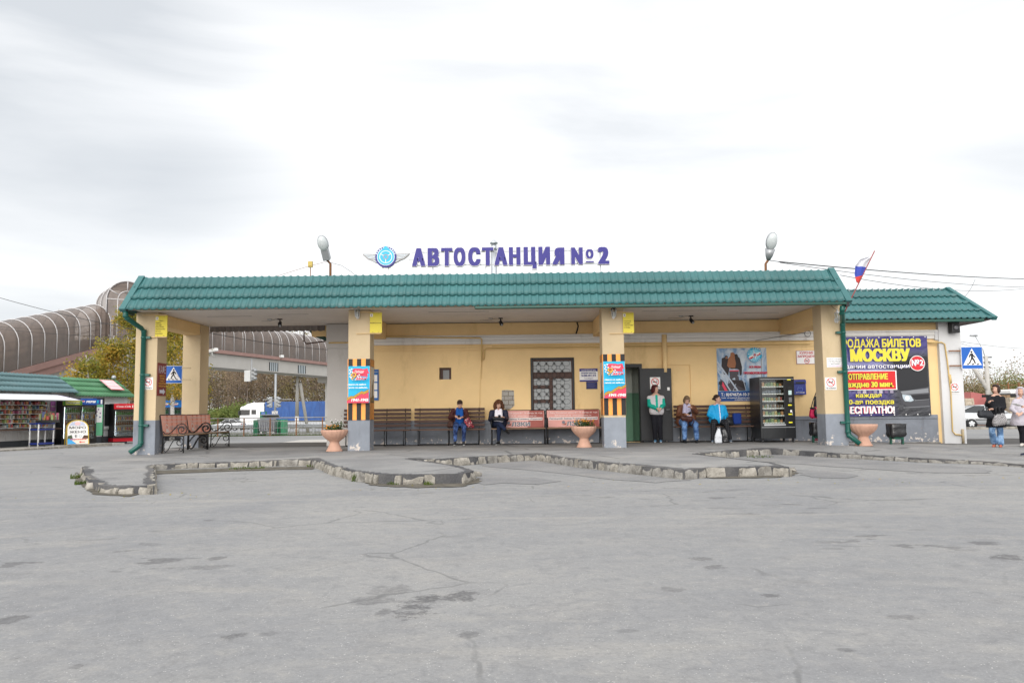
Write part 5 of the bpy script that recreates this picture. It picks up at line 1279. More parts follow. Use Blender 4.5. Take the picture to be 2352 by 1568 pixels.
def spiral(c, r0, r1, a0, a1, n=26):
    return [(c[0] + (r0 + (r1 - r0) * i / n) * math.cos(a0 + (a1 - a0) * i / n), c[1] + (r0 + (r1 - r0) * i / n) * math.sin(a0 + (a1 - a0) * i / n)) for i in range(n + 1)]
def iron_bench(loc, rotz, L, label, printer, group):
    """local x along the length (to the sitter's left seen from the front = +x right), front is -y"""
    T = thing('iron_bench', label, 'bench', loc, rotz, group)
    for s in (-1, 1):
        xx = s * (L / 2 - .015); q = MB(); t = .0135
        q.tube([(xx, .28, 0), (xx, .27, .43), (xx, .36, .96)], .016, M_IRON, 6); q.tube([(xx, -.26, 0), (xx, -.26, .43)], .016, M_IRON, 6); q.tube([(xx, -.26, .42), (xx, .27, .42)], .016, M_IRON, 6)
        # arm scroll
        arm = [(.26, .55), (.22, .49), (.15, .47), (.06, .52), (-.03, .62), (-.11, .71), (-.20, .74)] + spiral((-.21, .59), .15, .03, R(85), R(85 + 560), 34)
        q.tube([(xx, a, b_) for a, b_ in arm], t, M_IRON, 6)
        leg = [(.22, .13), (.24, .07), (.19, .03), (.13, .08), (.07, .2), (-.0, .32), (-.08, .38)] + spiral((-.15, .27), .12, .02, R(70), R(70 + 480), 34)
        q.tube([(xx, a, b_) for a, b_ in leg], t * .85, M_IRON, 6); q.tube([(xx, .1, .4), (xx, .17, .33), (xx, .25, .22)], t * .7, M_IRON, 5)
        q.tube([(xx, a, b_) for a, b_ in spiral((-.2, .07), .055, .02, R(-20), R(330), 14)], t * .7, M_IRON, 5)
        q.build('end_frame', T)
    for i in range(3):
        q = MB(); yy = -.27 + i * .18; q.box((-L / 2 + .005, yy, .435), (L / 2 - .005, yy + .165, .465), M_WOODL, bev=.006); q.build('seat_slat', T)
    up = V((0, .09, .53)).normalized(); o = V((-L / 2 + .02, .262, .47))
    b = Board(o, UX, up, L - .04, .50, mat('bench_print_rose', C(204, 138, 128), .35, var=.10, vscale=2.5), thick=.014)
    printer(b); b.mb.build('back_panel', T)
    q = MB()
    q.tube([o + up * .505, o + up * .505 + UX * (L - .04)], .014, M_IRON, 4); q.tube([o - up * .01, o - up * .01 + UX * (L - .04)], .012, M_IRON, 4); q.build('back_frame', T)
    return T
pw = flatc('bench_white', 222, 205, 200); pg = flatc('bench_grey', 112, 112, 120); pr = flatc('bench_red', 150, 74, 64); pl_ = flatc('bench_salmon', 232, 168, 150); pd_ = flatc('bench_brick_rose', 214, 128, 108)
def print_a(b):
    b.poly([(.68, 0), (.99, 0), (.99, .99), (.72, .99)], pr)
    b.text('г. Елец, Московское шоссе 18 Г. ТК «Бугор» 2й- этаж', .5, .80, .085, pw, .94, .01); b.text('8(910)250-69-93  www.lzki-center.ru', .5, .645, .075, pw, .7, .01)
    b.rect(.03, .41, .97, .58, pw); b.text('Липецкий Завод Кованых Изделий', .5, .45, .10, pg, .92, .035)
    b.text('ЛЗКИ', .55, .08, .235, pg, .36, .06, outline=pw, ow=.05); b.disc(.315, .27, .03, pg); b.poly([(.28, .12), (.36, .12), (.37, .26), (.34, .18)], pr); b.rect(.275, .06, .34, .085, pw)
def print_b(b):
    b.rect(0, 0, 1, 1, pl_)
    for i in range(5): b.poly([(.12 + .19 * i, 0), (.16 + .19 * i, 0), (.27 + .19 * i, .99), (.2 + .19 * i, .99)], pd_)
    b.text('г.Елец, Московское шоссе 18 Г', .5, .80, .10, pw, .78, .012); b.text('ТК «Бугор» 2й- этаж  8(910)250-69-93', .5, .6, .10, pw, .94, .012)
    b.text('СТАЛЬСОЮЗ', .60, .22, .2, pw, .70, .0); b.text('СТАЛЬСОЮЗ', .60, .24, .16, pg, .67, .0); b.ring(.15, .36, .055, .02, pw); b.poly([(.08, .1), (.22, .1), (.19, .28), (.11, .28)], pw)
zb = plat_z(0, 23)
for (u0, u1, lab) in ((1128.5, 1252.5, 'rose printed iron bench with the curly haired woman on it'), (1256, 1380.5, 'empty rose printed iron bench under the barred window, behind the flower bowl')):
    xa, xb = at(u0, 990, 23.0).x, at(u1, 990, 23.0).x; iron_bench(((xa + xb) / 2, 22.95, zb), 0, xb - xa, lab, print_a, 'iron benches with printed backs')
# two by the left pillar stand along the depth, facing the station
for (y0, y1, lab) in ((20.42, 22.02, 'nearer of two scrolled iron benches by the left pillar'), (22.06, 23.72, 'farther of two scrolled iron benches by the left pillar')):
    iron_bench((-8.66, (y0 + y1) / 2, .15), R(90), y1 - y0, lab, print_b, 'iron benches with printed backs')

# ------------------------------------------------------------------ flower bowls
def planter(u, v, wpx, label, fl, empty=False):
    Y = gnd(u, v, plat_z(*gnd(u, v, .165).xy)).y; x = at(u, v, Y).x; z = plat_z(x, Y); r = wpx / 1829.33 * Y / 2
    T = thing('flower_bowl', label, 'planter', (x, Y, z), rnd.uniform(0, 3), 'terracotta flower bowls on flared feet')
    fl_ = lambda a, i: 1 + .045 * abs(math.sin(a * 9)) * (1 if i > 2 else 0) * min(1, (i - 2) / 3)
    q = MB(); q.lathe([(r * .60, 0), (r * .60, .02), (r * .5, .07), (r * .36, .19), (r * .325, .225), (r * .37, .25), (r * .66, .33), (r * .86, .41), (r * .95, .49), (r * .955, .535), (r * .90, .54), (r * .84, .50), (r * .70, .46)], (0, 0, 0), M_TERRA, 72, fl_); q.build('bowl', T)
    q = MB(); q.lathe([(0, .475), (r * .8, .465)], (0, 0, 0), M_SOIL, 24); q.build('soil', T)
    rr = random.Random(int(u))
    for (cx, cy, n, h, m_) in fl:
        q = MB(); lf = MB(); pt = MB()
        for _ in range(n):
            a = rr.uniform(0, 6.28); d = rr.random() ** .5 * .13; b_ = V((cx + d * math.cos(a) * .5, cy + d * math.sin(a) * .5, .46)); e_ = V((cx + d * math.cos(a) * 1.5, cy + d * math.sin(a) * 1.5, .5 + h * rr.uniform(.45, 1)))
            q.tube([b_, b_.lerp(e_, .5) + V((0, 0, .02)), e_], .003, M_STEMG, 3)
            for k in range(9):
                c_ = b_.lerp(e_, rr.uniform(.15, 1)) ; v1 = V((rr.uniform(-1, 1), rr.uniform(-1, 1), rr.uniform(-.4, .8))).normalized(); v2 = v1.orthogonal().normalized()
                lf.add([c_, c_ + v1 * .025 + v2 * .009, c_ + v1 * .05, c_ + v1 * .025 - v2 * .009], [(0, 1, 2, 3)], M_LEAF)
            if rr.random() < .6: pt.ell(e_, (.018, .018, .011), m_, 6)
        o = thing_part(lf, 'flower_plant', T); 
        q.build('stem', o); pt.build('blossom', o)
def thing_part(mb, name, T): return mb.build(name, T)
planter(768, 1036, 62, 'terracotta flower bowl with orange and white flowers beside the left bannered pillar', [(-.12, .0, 34, .16, M_ORFL), (.13, .0, 40, .30, M_WHFL), (.0, .1, 16, .14, M_ORFL)])
planter(1342, 1027, 59, 'terracotta flower bowl with orange marigolds in front of the printed bench', [(-.1, .0, 44, .24, M_ORFL), (.16, .0, 34, .20, M_ORFL)])
planter(1984, 1026, 64, 'empty terracotta bowl on the right, beside the foot of the downpipe', [])

# ------------------------------------------------------------------ litter bins
M_BAG = mat('black_bag_film', (.014, .014, .016), .28, var=.3, bump=.8, bscale=9, spec=.6); M_BING = mat('bin_green', (.012, .085, .055), .5, var=.2)
def bin_(u, v, Y, label, wpx=42):
    p = at(u, v, Y); z = plat_z(p.x, Y); T = thing('litter_bin', label, 'bin', (p.x, Y, z), 0, 'green litter bins with black bags')
    for s in (-1, 1): q = MB(); q.box((s * .16 - .022, -.04, 0), (s * .16 + .022, .04, .3), M_BING, bev=.006); q.build('leg', T)
    q = MB(); q.hexa([V(t) for t in ((-.13, -.12, .14), (.13, -.12, .14), (.13, .12, .14), (-.13, .12, .14), (-.19, -.16, .5), (.19, -.16, .5), (.19, .16, .5), (-.19, .16, .5))], M_BING); q.build('bin_box', T)
    q = MB(); vs = []; fs = []; n = 28
    for j, (f, zz) in enumerate(((1.0, .20), (1.16, .27), (1.06, .34), (1.1, .45), (1.12, .545), (1.06, .555), (.95, .54), (.8, .42))):
        for i in range(n):
            a = 2 * math.pi * i / n; c_, s_ = math.cos(a), math.sin(a); m_ = max(abs(c_), abs(s_)); px, py = c_ / m_ * .195, s_ / m_ * .165
            wob = 1 + .07 * noise.noise(V((c_ * 3, s_ * 3, j * .9 + u))); drop = .07 * noise.noise(V((c_ * 2, s_ * 2, u))) * (1 if j < 2 else .15)
            vs.append((px * f * wob, py * f * wob, zz + drop))
    for j in range(7):
        for i in range(n): fs.append((j * n + i, j * n + (i + 1) % n, (j + 1) * n + (i + 1) % n, (j + 1) * n + i))
    q.add(vs, fs, M_BAG, True); q.build('bag_liner', T)
bin_(2060, 1021, 21.8, 'green litter bin with black bag liner under the big ticket banner')
bin_(1882, 1021, 21.9, 'green litter bin with black bag mostly hidden behind the right pillar')

# ------------------------------------------------------------------ vending machine and mailbox
Yv = 22.05; r = wrect(1746, 865, 1826, 1005, Yv); vz_ = plat_z(7.2, 22); vw = r[2] - r[0]; vh = r[3] - vz_
T = thing('vending_machine', 'black glass fronted snack vending machine beside the blue mailbox', 'vending machine', ((r[0] + r[2]) / 2, Yv, vz_)); x0, x1 = -vw / 2, vw / 2; VB = mat('vending_black', (.010, .011, .013), .28, var=.1, spec=.55)
gx0, gx1, gz0, gz1 = x0 + .07, x0 + vw * .70, .52, vh - .09
q = MB(); zf = .11
q.box((x0, .03, zf), (x0 + .03, .92, vh), VB); q.box((x1 - .03, .03, zf), (x1, .92, vh), VB); q.box((x0 + .03, .03, vh - .03), (x1 - .03, .92, vh), VB); q.box((x0 + .03, .03, zf), (x1 - .03, .92, zf + .03), VB); q.box((x0 + .03, .88, zf + .03), (x1 - .03, .92, vh - .03), VB)
q.box((gx1, .03, zf + .03), (x1 - .03, .6, vh - .03), VB); q.box((x0 + .03, .03, zf + .03), (gx1, .6, gz0), VB); q.build('cabinet', T)
q = MB(); q.box((x0, 0, zf), (gx0, .028, vh), VB, bev=.006); q.box((gx1, 0, zf), (x1, .028, vh), VB, bev=.006); q.box((gx0, 0, gz1), (gx1, .028, vh), VB); q.box((gx0, 0, zf), (gx1, .028, gz0), VB)
q.box((x0 + .02, -.008, gz1 + .02), (x1 - .02, -.001, gz1 + .035), M_GREYM); q.box((x0 + .02, -.008, zf + .30), (x1 - .02, -.001, zf + .315), M_GREYM); q.box((gx0 + .02, -.012, gz0 - .055), (gx1 + .01, -.001, gz0 - .015), mat('vend_silver', (.55, .56, .57), .3, .6)); q.box((gx0 + .03, -.006, zf + .33), (gx1, -.001, gz0 - .08), M_BLK); o = q.build('door', T)
q = MB(); yl = flatc('label_yellow', 232, 222, 40)
for zz in (vh - .10, vh - .80, vh - 1.05, zf + .42): q.box((gx1 + .10, -.006, zz), (gx1 + .20, -.001, zz + .035), yl)
q.box((gx1 + .12, -.006, vh - .50), (gx1 + .21, -.001, vh - .38), flatc('display_pale', 190, 215, 215)); q.box((gx1 + .10, -.012, vh - .34), (gx1 + .22, -.001, vh - .26), M_BLK)
for i in range(3):
    for j in range(4): q.box((gx1 + .13 + .027 * i, -.006, vh - .70 + .035 * j), (gx1 + .15 + .027 * i, -.001, vh - .678 + .035 * j), M_GREYM)
q.box((gx1 + .15, -.008, vh - .98), (gx1 + .2, -.001, vh - .92), P_WHITE); q.box((gx1 + .2, -.012, .74), (gx1 + .215, -.001, .84), M_GREYM); q.build('control_panel', o)
q = MB(); q.box((gx0, .012, gz0), (gx1, .018, gz1), M_CLEAR); q.build('glass', o)
rr = random.Random(4); n_s = 6; sh = (gz1 - gz0) / n_s; back = mat('vend_inside', (.16, .165, .17), .6)
q = MB(); q.quad((gx0, .5, gz0), (gx1, .5, gz0), (gx1, .5, gz1), (gx0, .5, gz1), back); q.build('liner', T)
for i in range(n_s):
    zz = gz0 + sh * i; q = MB(); q.box((gx0, .06, zz + .012), (gx1, .5, zz + .022), M_GREYM); q.box((gx0, .045, zz), (gx1, .06, zz + .032), P_WHITE)
    for k in range(8): q.box((gx0 + .03 + k * .072, .043, zz + .006), (gx0 + .06 + k * .072, .0445, zz + .026), flatc('price_tag', 205, 190, 160))
    o2 = q.build('shelf', T); q = MB(); k = 0; xx = gx0 + .02
    while xx < gx1 - .05:
        w_ = rr.uniform(.035, .055) if i in (2, 3) else rr.uniform(.05, .075); h_ = sh * rr.uniform(.5, .74)
        for yy in (.07, .2):
            if i in (2, 4): q.tube([(xx + w_ / 2, yy + .03, zz + .024), (xx + w_ / 2, yy + .03, zz + h_ * .75), (xx + w_ / 2, yy + .03, zz + h_)], 1, M_GOODS if i == 2 else mat('water_bottle', (.2, .22, .26), .15), 7, radii=[w_ * .45, w_ * .45, w_ * .2])
            else: q.hexa([V(t) for t in ((xx, yy, zz + .024), (xx + w_, yy, zz + .024), (xx + w_, yy + .05, zz + .024), (xx, yy + .05, zz + .024), (xx + .01, yy + .02, zz + h_), (xx + w_ + .004, yy + .02, zz + h_), (xx + w_, yy + .06, zz + h_), (xx, yy + .06, zz + h_))], M_GOODS)
        xx += w_ + .018
    q.build('snack_row', o2)
for sx in (-1, 1):
    for yy in (.06, .82): q = MB(); q.box((sx * (vw / 2 - .06) - .025, yy, 0), (sx * (vw / 2 - .06) + .025, yy + .05, zf + .005), M_BLK); q.build('leg', T)
r = wrect(1824, 871, 1851, 906, YW - .2); T = thing('mailbox', 'blue wall mailbox with rounded hood reading ПОЧТА РОССИИ', 'mailbox', ((r[0] + r[2]) / 2, YW - .2, r[1])); mw, mh = r[2] - r[0], r[3] - r[1]; BLU = mat('mail_blue', C(22, 42, 128), .35, var=.1, spec=.5)
q = MB(); pr_ = [(-.0, 0), (.17, 0), (.17, mh * .93), (.12, mh), (.03, mh), (-.03, mh * .93), (-.03, mh * .74), (0, mh * .70)]
q.prism([(a_, b_) for a_, b_ in pr_], (-mw / 2, 0, 0), UY, UZ, (mw, 0, 0), BLU); q.build('mail_body', T)
q = MB(); q.box((-mw * .38, -.034, mh * .72), (mw * .38, -.0305, mh * .84), M_BLK, bev=.001); q.build('slot', T)
b = Board((-mw / 2, -.0012, 0), UX, UZ, mw, mh * .68, BLU, thick=.001); lb = flatc('print_skyblue', 120, 150, 215)
b.text('ПОЧТА РОССИИ', .5, .16, .085, P_WHITE, .72, .03); b.bar(.3, .36, .7, .36, .015, lb); b.bar(.3, .66, .7, .66, .015, lb); b.bar(.3, .36, .3, .66, .015, lb); b.bar(.7, .36, .7, .66, .015, lb); b.text('отправляйте письма', .5, .76, .04, lb, .4); b.mb.build('lettering', T)
# ------------------------------------------------------------------ people
def blob(name, caps, m, parent, vox=.012, it=3, paint=(), extra=(), disp=None, cut=None):
    """union of tapered limbs and ellipsoids grown into one continuous skin"""
    s = MB()
    for c in caps:
        if c[0] == 'c':
            a, ra, b, rb = V(c[1]), c[2], V(c[3]), c[4]
            s.ell(a, (ra,) * 3, m, 12); s.ell(b, (rb,) * 3, m, 12)
            if (b - a).length > 1e-4: s.tube([a, b], 1, m, 12, radii=[ra, rb])
        else: s.ell(c[1], c[2], m, 14, c[3] if len(c) > 3 else None)
    me = bpy.data.meshes.new(name); me.from_pydata(s.v, [], s.f); o = bpy.data.objects.new(name, me); COL.objects.link(o)
    md = o.modifiers.new('r', 'REMESH'); md.mode = 'VOXEL'; md.voxel_size = vox; md.use_smooth_shade = True
    ms = o.modifiers.new('s', 'SMOOTH'); ms.factor = .5; ms.iterations = it
    dg = bpy.context.evaluated_depsgraph_get(); me2 = bpy.data.meshes.new_from_object(o.evaluated_get(dg)); bpy.data.objects.remove(o); bpy.data.meshes.remove(me)
    me2.name = name; me2.materials.clear(); me2.materials.append(m)
    for e in extra: me2.materials.append(e)
    inv = root_m(parent).inverted()
    if disp:
        for v in me2.vertices: v.co += v.normal * disp(v.co)
    if cut is not None:
        for v in me2.vertices: v.co.z = max(v.co.z, cut)
    if paint:
        for p in me2.polygons:
            for f, k in paint:
                if f(p.center): p.material_index = k
    for v in me2.vertices: v.co = inv @ v.co
    for p in me2.polygons: p.use_smooth = True
    o = bpy.data.objects.new(name, me2); COL.objects.link(o); o.parent = parent; return o
def near(c, r): c = V(c); return lambda p: (V(p) - c).length < r
def hand_caps(w, el, tgt, up, curl=.6):
    """palm, four unequal bent fingers and a thumb from the side of the palm"""
    d = (V(tgt) - V(w)); d = d.normalized() if d.length > 1e-4 else (V(w) - V(el)).normalized()
    n = V(up); n = (n - d * n.dot(d)).normalized(); sd = d.cross(n); L = []
    k = V(w) + d * .075
    L += [('c', w, .024, V(w) + d * .03, .028)] + [('c', V(w) + d * .025 + sd * s, .0165, k + sd * s * 1.3, .013) for s in (-.024, -.008, .008, .024)]
    for s, ln in ((-.033, .052), (-.011, .066), (.011, .07), (.033, .06)):
        a = k + sd * s; b = a + (d * (1 - curl * .35) - n * curl * .6).normalized() * ln * .55; c = b + (d * (1 - curl) - n * curl * 1.1).normalized() * ln * .5
        L += [('c', a, .0095, b, .009), ('c', b, .009, c, .0075)]
    a = V(w) + d * .03 + sd * .028; b = a + (d * .6 + sd * .6 - n * .4).normalized() * .036; c = b + (d * .8 - n * .5 + sd * .1).normalized() * .028
    return L + [('c', a, .013, b, .011), ('c', b, .011, c, .009)]
def fabric_jeans(name, col, fade):
    t = NT(name); a = t.noise(7, 6, .65); c = t.mix(t.ramp(a, .35, .7), tuple(q * .7 for q in col), fade); t.bump(t.noise(24, 5, .6), .5, .01); return t.done(c, .85, .2)
M_SOLE = mat('sole_white', (.6, .6, .58), .6, var=.1)
def wrinkle(amp, sc=9): return lambda p: amp * noise.noise(V(p) * sc) + amp * .5 * noise.noise(V(p) * sc * 2.3)
def person(label, Y, J, look, P, feet=True):
    j = {k: at(v[0], v[1], Y + v[2]) for k, v in J.items()}
    for k in ('shA', 'shB'): j[k] = j[k] - UZ * .035
    base = V(((j['anA'].x + j['anB'].x) / 2, (j['anA'].y + j['anB'].y) / 2, 0)); base.z = P.get('z', plat_z(base.x, base.y))
    T = thing('person', label, 'person', base, 0, P.get('group')); g = P.get('g', 1.0)
    f = V(look).normalized(); sd = f.cross(UZ).normalized(); u = sd.cross(f); hd = j['head']; hs = P.get('hs', 1.0); rot = M((sd, f, u)).transposed()
    H = lambda x, y, z: hd + (sd * x + f * y + u * z) * hs
    body = [('e', H(0, -.012, .025), (.074 * hs, .092 * hs, .09 * hs), rot), ('e', H(0, .022, -.045), (.058 * hs, .062 * hs, .072 * hs), rot), ('e', H(0, .045, -.085), (.03 * hs, .03 * hs, .026 * hs), rot), ('e', H(0, .088, -.022), (.011, .018, .022), rot), ('e', H(0, .096, -.034), (.015, .015, .012), rot), ('e', H(0, .074, -.066), (.024, .015, .012), rot)]
    for s in (-1, 1): body += [('e', H(s * .074, -.012, -.01), (.012, .02, .03), rot), ('e', H(s * .036, .056, -.03), (.024, .022, .024), rot)]
    nb = j['neck']; pl = (j['hipA'] + j['hipB']) / 2
    body += [('c', H(0, -.02, -.03), .05, nb, .055), ('c', nb, .06, pl, .1)]
    for s in 'AB':
        sh, el, wr, hp, kn, an, to = (j[n + s] for n in ('sh', 'el', 'wr', 'hip', 'kn', 'an', 'toe'))
        body += [('c', nb, .05, sh, .045), ('c', sh, .045, el, .035), ('c', el, .035, wr, .026), ('c', pl, .09, hp, .085), ('c', hp, .085, kn, .055), ('c', kn, .05, an, .036)]
        hn = P.get('hand' + s)
        if hn != 'pocket': body += hand_caps(wr, el, at(hn[0], hn[1], Y + hn[2]) if hn else wr + (wr - el), P.get('up' + s, (0, 0, 1)), P.get('curl', .7))
    paint = [(near(H(s * .031, .083, .004), .0125), 1) for s in (-1, 1)] + [(near(H(s * .03, .084, .03), .010), 1) for s in (-1, 1)] + [(near(H(s * .012, .09, -.064), .013), 2) for s in (-1, 1)]
    blob('body', body, P.get('skin', M_SKIN), T, .0098, 2, paint, (M_EYE, M_LIP))
    # clothing
    sa, sb = j['shA'], j['shB']; ha, hb = j['hipA'], j['hipB']
    if P.get('shirt'): 
        sf = P.get('front', V((0, -1, 0))); blob('shirt', [('c', nb.lerp(sa, .3) + sf * .05, .05, pl.lerp(ha, .5) + sf * .07, .085 * g), ('c', nb.lerp(sb, .3) + sf * .05, .05, pl.lerp(hb, .5) + sf * .07, .085 * g)], P['shirt'], T, .013, 4)
    gap = P.get('gap', .0); hem = P.get('hem', pl); hr = P.get('hr', .125)
    jk = []
    for s in 'AB':
        sh, el, wr = j['sh' + s], j['el' + s], j['wr' + s]; jk += [('c', sh, .068 * g, el, .058 * g), ('c', el, .058 * g, el.lerp(wr, P.get('cuff', .9)), .043 * g), ('c', nb.lerp(sh, .25) - UZ * .035, .05, sh, .066 * g)]
        hh = V(hem) + (j['hip' + s] - pl) * P.get('hemw', 1.0)
        off = V((0, .045 if gap else 0, 0)); jk += [('c', sh.lerp(nb, .18) - UZ * .05 + off, .085 * g, sh.lerp(hh, .55).lerp(nb.lerp(pl, .55), .2 - gap) + off, .105 * g), ('c', sh.lerp(hh, .55).lerp(nb.lerp(pl, .55), .2 - gap) + off, .105 * g, hh + off, hr * g)]
    if not gap: jk += [('c', nb - UZ * .09, .09 * g, V(hem), hr * g)]
    else: jk += [('c', nb - UZ * .1 + UY * .06, .08 * g, V(hem) + UY * .06, .1 * g)]
    if P.get('collar', True): jk += [('c', nb + (sa - nb) * .16 + UZ * .0 - UZ * .01, .042, nb + (sa - nb) * .16 + UZ * .045 + UY * .02, .034), ('c', nb + (sb - nb) * .16 - UZ * .01, .042, nb + (sb - nb) * .16 + UZ * .045 + UY * .02, .034)]
    jm = P['jacket']; pt = P.get('jpaint', lambda j_: [])(j)
    blob(P.get('jname', 'jacket'), jk, jm, T, .014, 4, pt, P.get('jextra', ()), P.get('jdisp', wrinkle(.006)), P.get('cut'))
    tr = [('c', ha, .11 * g, hb, .11 * g)]; fl = P.get('flare', .058)
    for s in 'AB':
        hp, kn, an = j['hip' + s], j['kn' + s], j['an' + s]; tr += [('c', hp, .105 * g, kn, .072 * g), ('c', kn, .07 * g, kn.lerp(an, .95), fl)]
    blob('trousers', tr, P['trousers'], T, .013, 4, disp=wrinkle(.005, 12))
    for s in 'AB':
        an, to = j['an' + s], j['toe' + s]; zt = min(an.z - .075, to.z - .02); d = (to - an); dd = V((d.x, d.y, 0)); dd = dd.normalized() if dd.length > .01 else V((0, -1, 0))
        tl = P.get('toelift', {}).get(s)
        if tl: 
            d2 = (to - an).normalized(); sh_ = [('c', an, .04, an + d2 * .1, .038), ('c', an + d2 * .1, .038, to, .032)]; q = lambda p, a=an, t_=to, n_=V(tl): (V(p) - a).dot(n_.normalized()) < -.016
        else:
            z0 = base.z + .005; a_ = V((an.x, an.y, z0 + .04)); t_ = V((a_.x, a_.y, z0 + .034)) + dd * .15; hl = a_ - dd * .03
            sh_ = [('c', hl, .038, a_ + dd * .05, .042), ('c', a_ + dd * .05, .042, t_, .034), ('c', V((an.x, an.y, z0 + .05)), .04, V((an.x, an.y, z0 + .1)), .04)]; q = lambda p, z=z0: p.z < z + .022
        blob('shoe', sh_, P['shoe'], T, .01, 2, [(q, 1)], (P.get('sole', M_SOLE),))
    hm = P['hair']; hc = P.get('hairc', 'short')
    cap = [('e', H(0, -.026, .040), (.084 * hs, .094 * hs, .088 * hs), rot)]
    if hc == 'short': cap += [('e', H(0, .03, .085), (.066, .045, .035), rot), ('e', H(.055, -.03, -.0), (.03, .06, .06), rot), ('e', H(-.055, -.03, -.0), (.03, .06, .06), rot), ('e', H(0, -.075, -.03), (.06, .04, .06), rot)]
    if hc == 'bob': cap += [('e', H(0, .02, .09), (.075, .06, .04), rot), ('e', H(.066, -.02, -.02), (.032, .065, .085), rot), ('e', H(-.066, -.02, -.02), (.032, .065, .085), rot), ('e', H(0, -.085, -.03), (.075, .045, .09), rot)]
    if hc == 'bun': cap += [('e', H(0, .04, .075), (.066, .036, .03), rot), ('e', H(0, -.125, .0), (.036, .036, .036), rot), ('e', H(.05, -.05, -.005), (.03, .05, .05), rot), ('e', H(-.05, -.05, -.005), (.03, .05, .05), rot)]
    if hc == 'sleek': cap += [('e', H(0, .035, .078), (.062, .04, .025), rot), ('e', H(0, -.08, -.03), (.05, .05, .07), rot)]
    if hc == 'curly':
        r3 = random.Random(2)
        for k in range(110):
            a = r3.uniform(0, 6.283); z = r3.uniform(-.20, .12); rr = .112 * math.sqrt(max(.02, 1 - ((z + .045) / .168) ** 2)); x_, y_ = rr * math.cos(a), rr * math.sin(a) - .02
            if y_ > .045 and z < .055 and abs(x_) < .075: continue
            cap.append(('e', H(x_ * 1.15, y_, z), (.034, .034, .038)))
    if hc == 'hood': cap = [('e', H(0, -.045, .02), (.112, .10, .125), rot), ('e', H(.085, .02, -.02), (.03, .05, .12), rot), ('e', H(-.085, .02, -.02), (.03, .05, .12), rot), ('e', H(0, .02, .115), (.08, .055, .03), rot), ('c', H(.06, 0, -.13), .05, H(.1, -.02, -.2), .05), ('c', H(-.06, 0, -.13), .05, H(-.1, -.02, -.2), .05), ('c', H(0, -.07, -.1), .07, H(0, -.07, -.2), .08)]
    if hc == 'cap': cap += [('e', H(0, .07, .05), (.07, .07, .014), rot)]
    blob({'hood': 'hood', 'cap': 'cap'}.get(hc, 'hair'), cap, hm, T, .010, 2, disp=(lambda p: .006 * noise.noise(V(p) * 42) + .004 * noise.noise(V(p) * 90)) if hc not in ('hood', 'cap') else None)
    return T, j
HAIR_DK = fabric('hair_dark_brown', C(52, 36, 30), .35, 60, .8, .5); HAIR_BR = fabric('hair_curly_brown', C(92, 58, 38), .4, 60, .9, .5); HAIR_RED = fabric('hair_dark_red', C(72, 24, 28), .4, 60, .8, .5); HAIR_ASH = fabric('hair_ash', C(112, 92, 72), .45, 60, .8, .5)
LEATH = fabric('maroon_leather', C(66, 32, 32), .25, 10, .5, .5); BRL = fabric('brown_leather', C(98, 62, 44), .25, 9, .6, .5); NAVYP = fabric('navy_quilt', C(28, 32, 52), .25, 8, .4, .5); TEAL = fabric('teal_fleece', C(26, 158, 138)); VEST = fabric('grey_vest', C(192, 188, 190), .1); SKY = fabric('blue_windbreaker', C(26, 150, 205), .15, 8, .5, .55); BLKC = fabric('black_wool', C(26, 26, 30), .2, 20); RAIN = fabric('grey_raincoat', C(180, 174, 182), .1, 8, .6); BLKT = fabric('black_trousers', C(24, 24, 30), .2)
JEAN1 = fabric_jeans('dark_jeans', C(30, 44, 84), C(84, 112, 168)); JEAN2 = fabric_jeans('blue_jeans', C(58, 88, 138), C(112, 146, 192)); JEAN3 = fabric_jeans('pale_jeans', C(88, 124, 168), C(146, 176, 208)); NAVYT = fabric('navy_trousers', C(24, 34, 58), .2)
CHK = NT('checked_trousers'); cx_ = CHK.sep(); ln = CHK.math('MAXIMUM', CHK.math('GREATER_THAN', CHK.math('FRACT', CHK.math('MULTIPLY', cx_[0], 18)), .86), CHK.math('GREATER_THAN', CHK.math('FRACT', CHK.math('MULTIPLY', cx_[2], 18)), .86)); CHK = CHK.done(CHK.mix(ln, (.012, .012, .015), (.05, .05, .055)), .85, .2)
SH_DK = fabric('dark_shoe', C(48, 50, 54)); SH_BK = fabric('black_shoe', C(22, 22, 24), .15, 14, .2, .4); SH_BL = fabric('blue_grey_shoe', C(82, 120, 150)); SH_GR = fabric('grey_shoe', C(86, 98, 112)); SH_TC = fabric('tan_shoe', C(176, 98, 74)); SH_WH = fabric('white_shoe', C(214, 208, 200)); SH_NV = fabric('navy_shoe', C(38, 42, 58))
TSH_B = fabric('blue_tshirt', C(24, 78, 150)); TSH_W = fabric('white_shirt', C(226, 222, 230), .05); TSH_G = fabric('lilac_tshirt', C(176, 172, 196), .08)
q_ = lambda u, v, dy=0.0: (987.65 + u * .097657, 895.78 + v * .097657, dy)
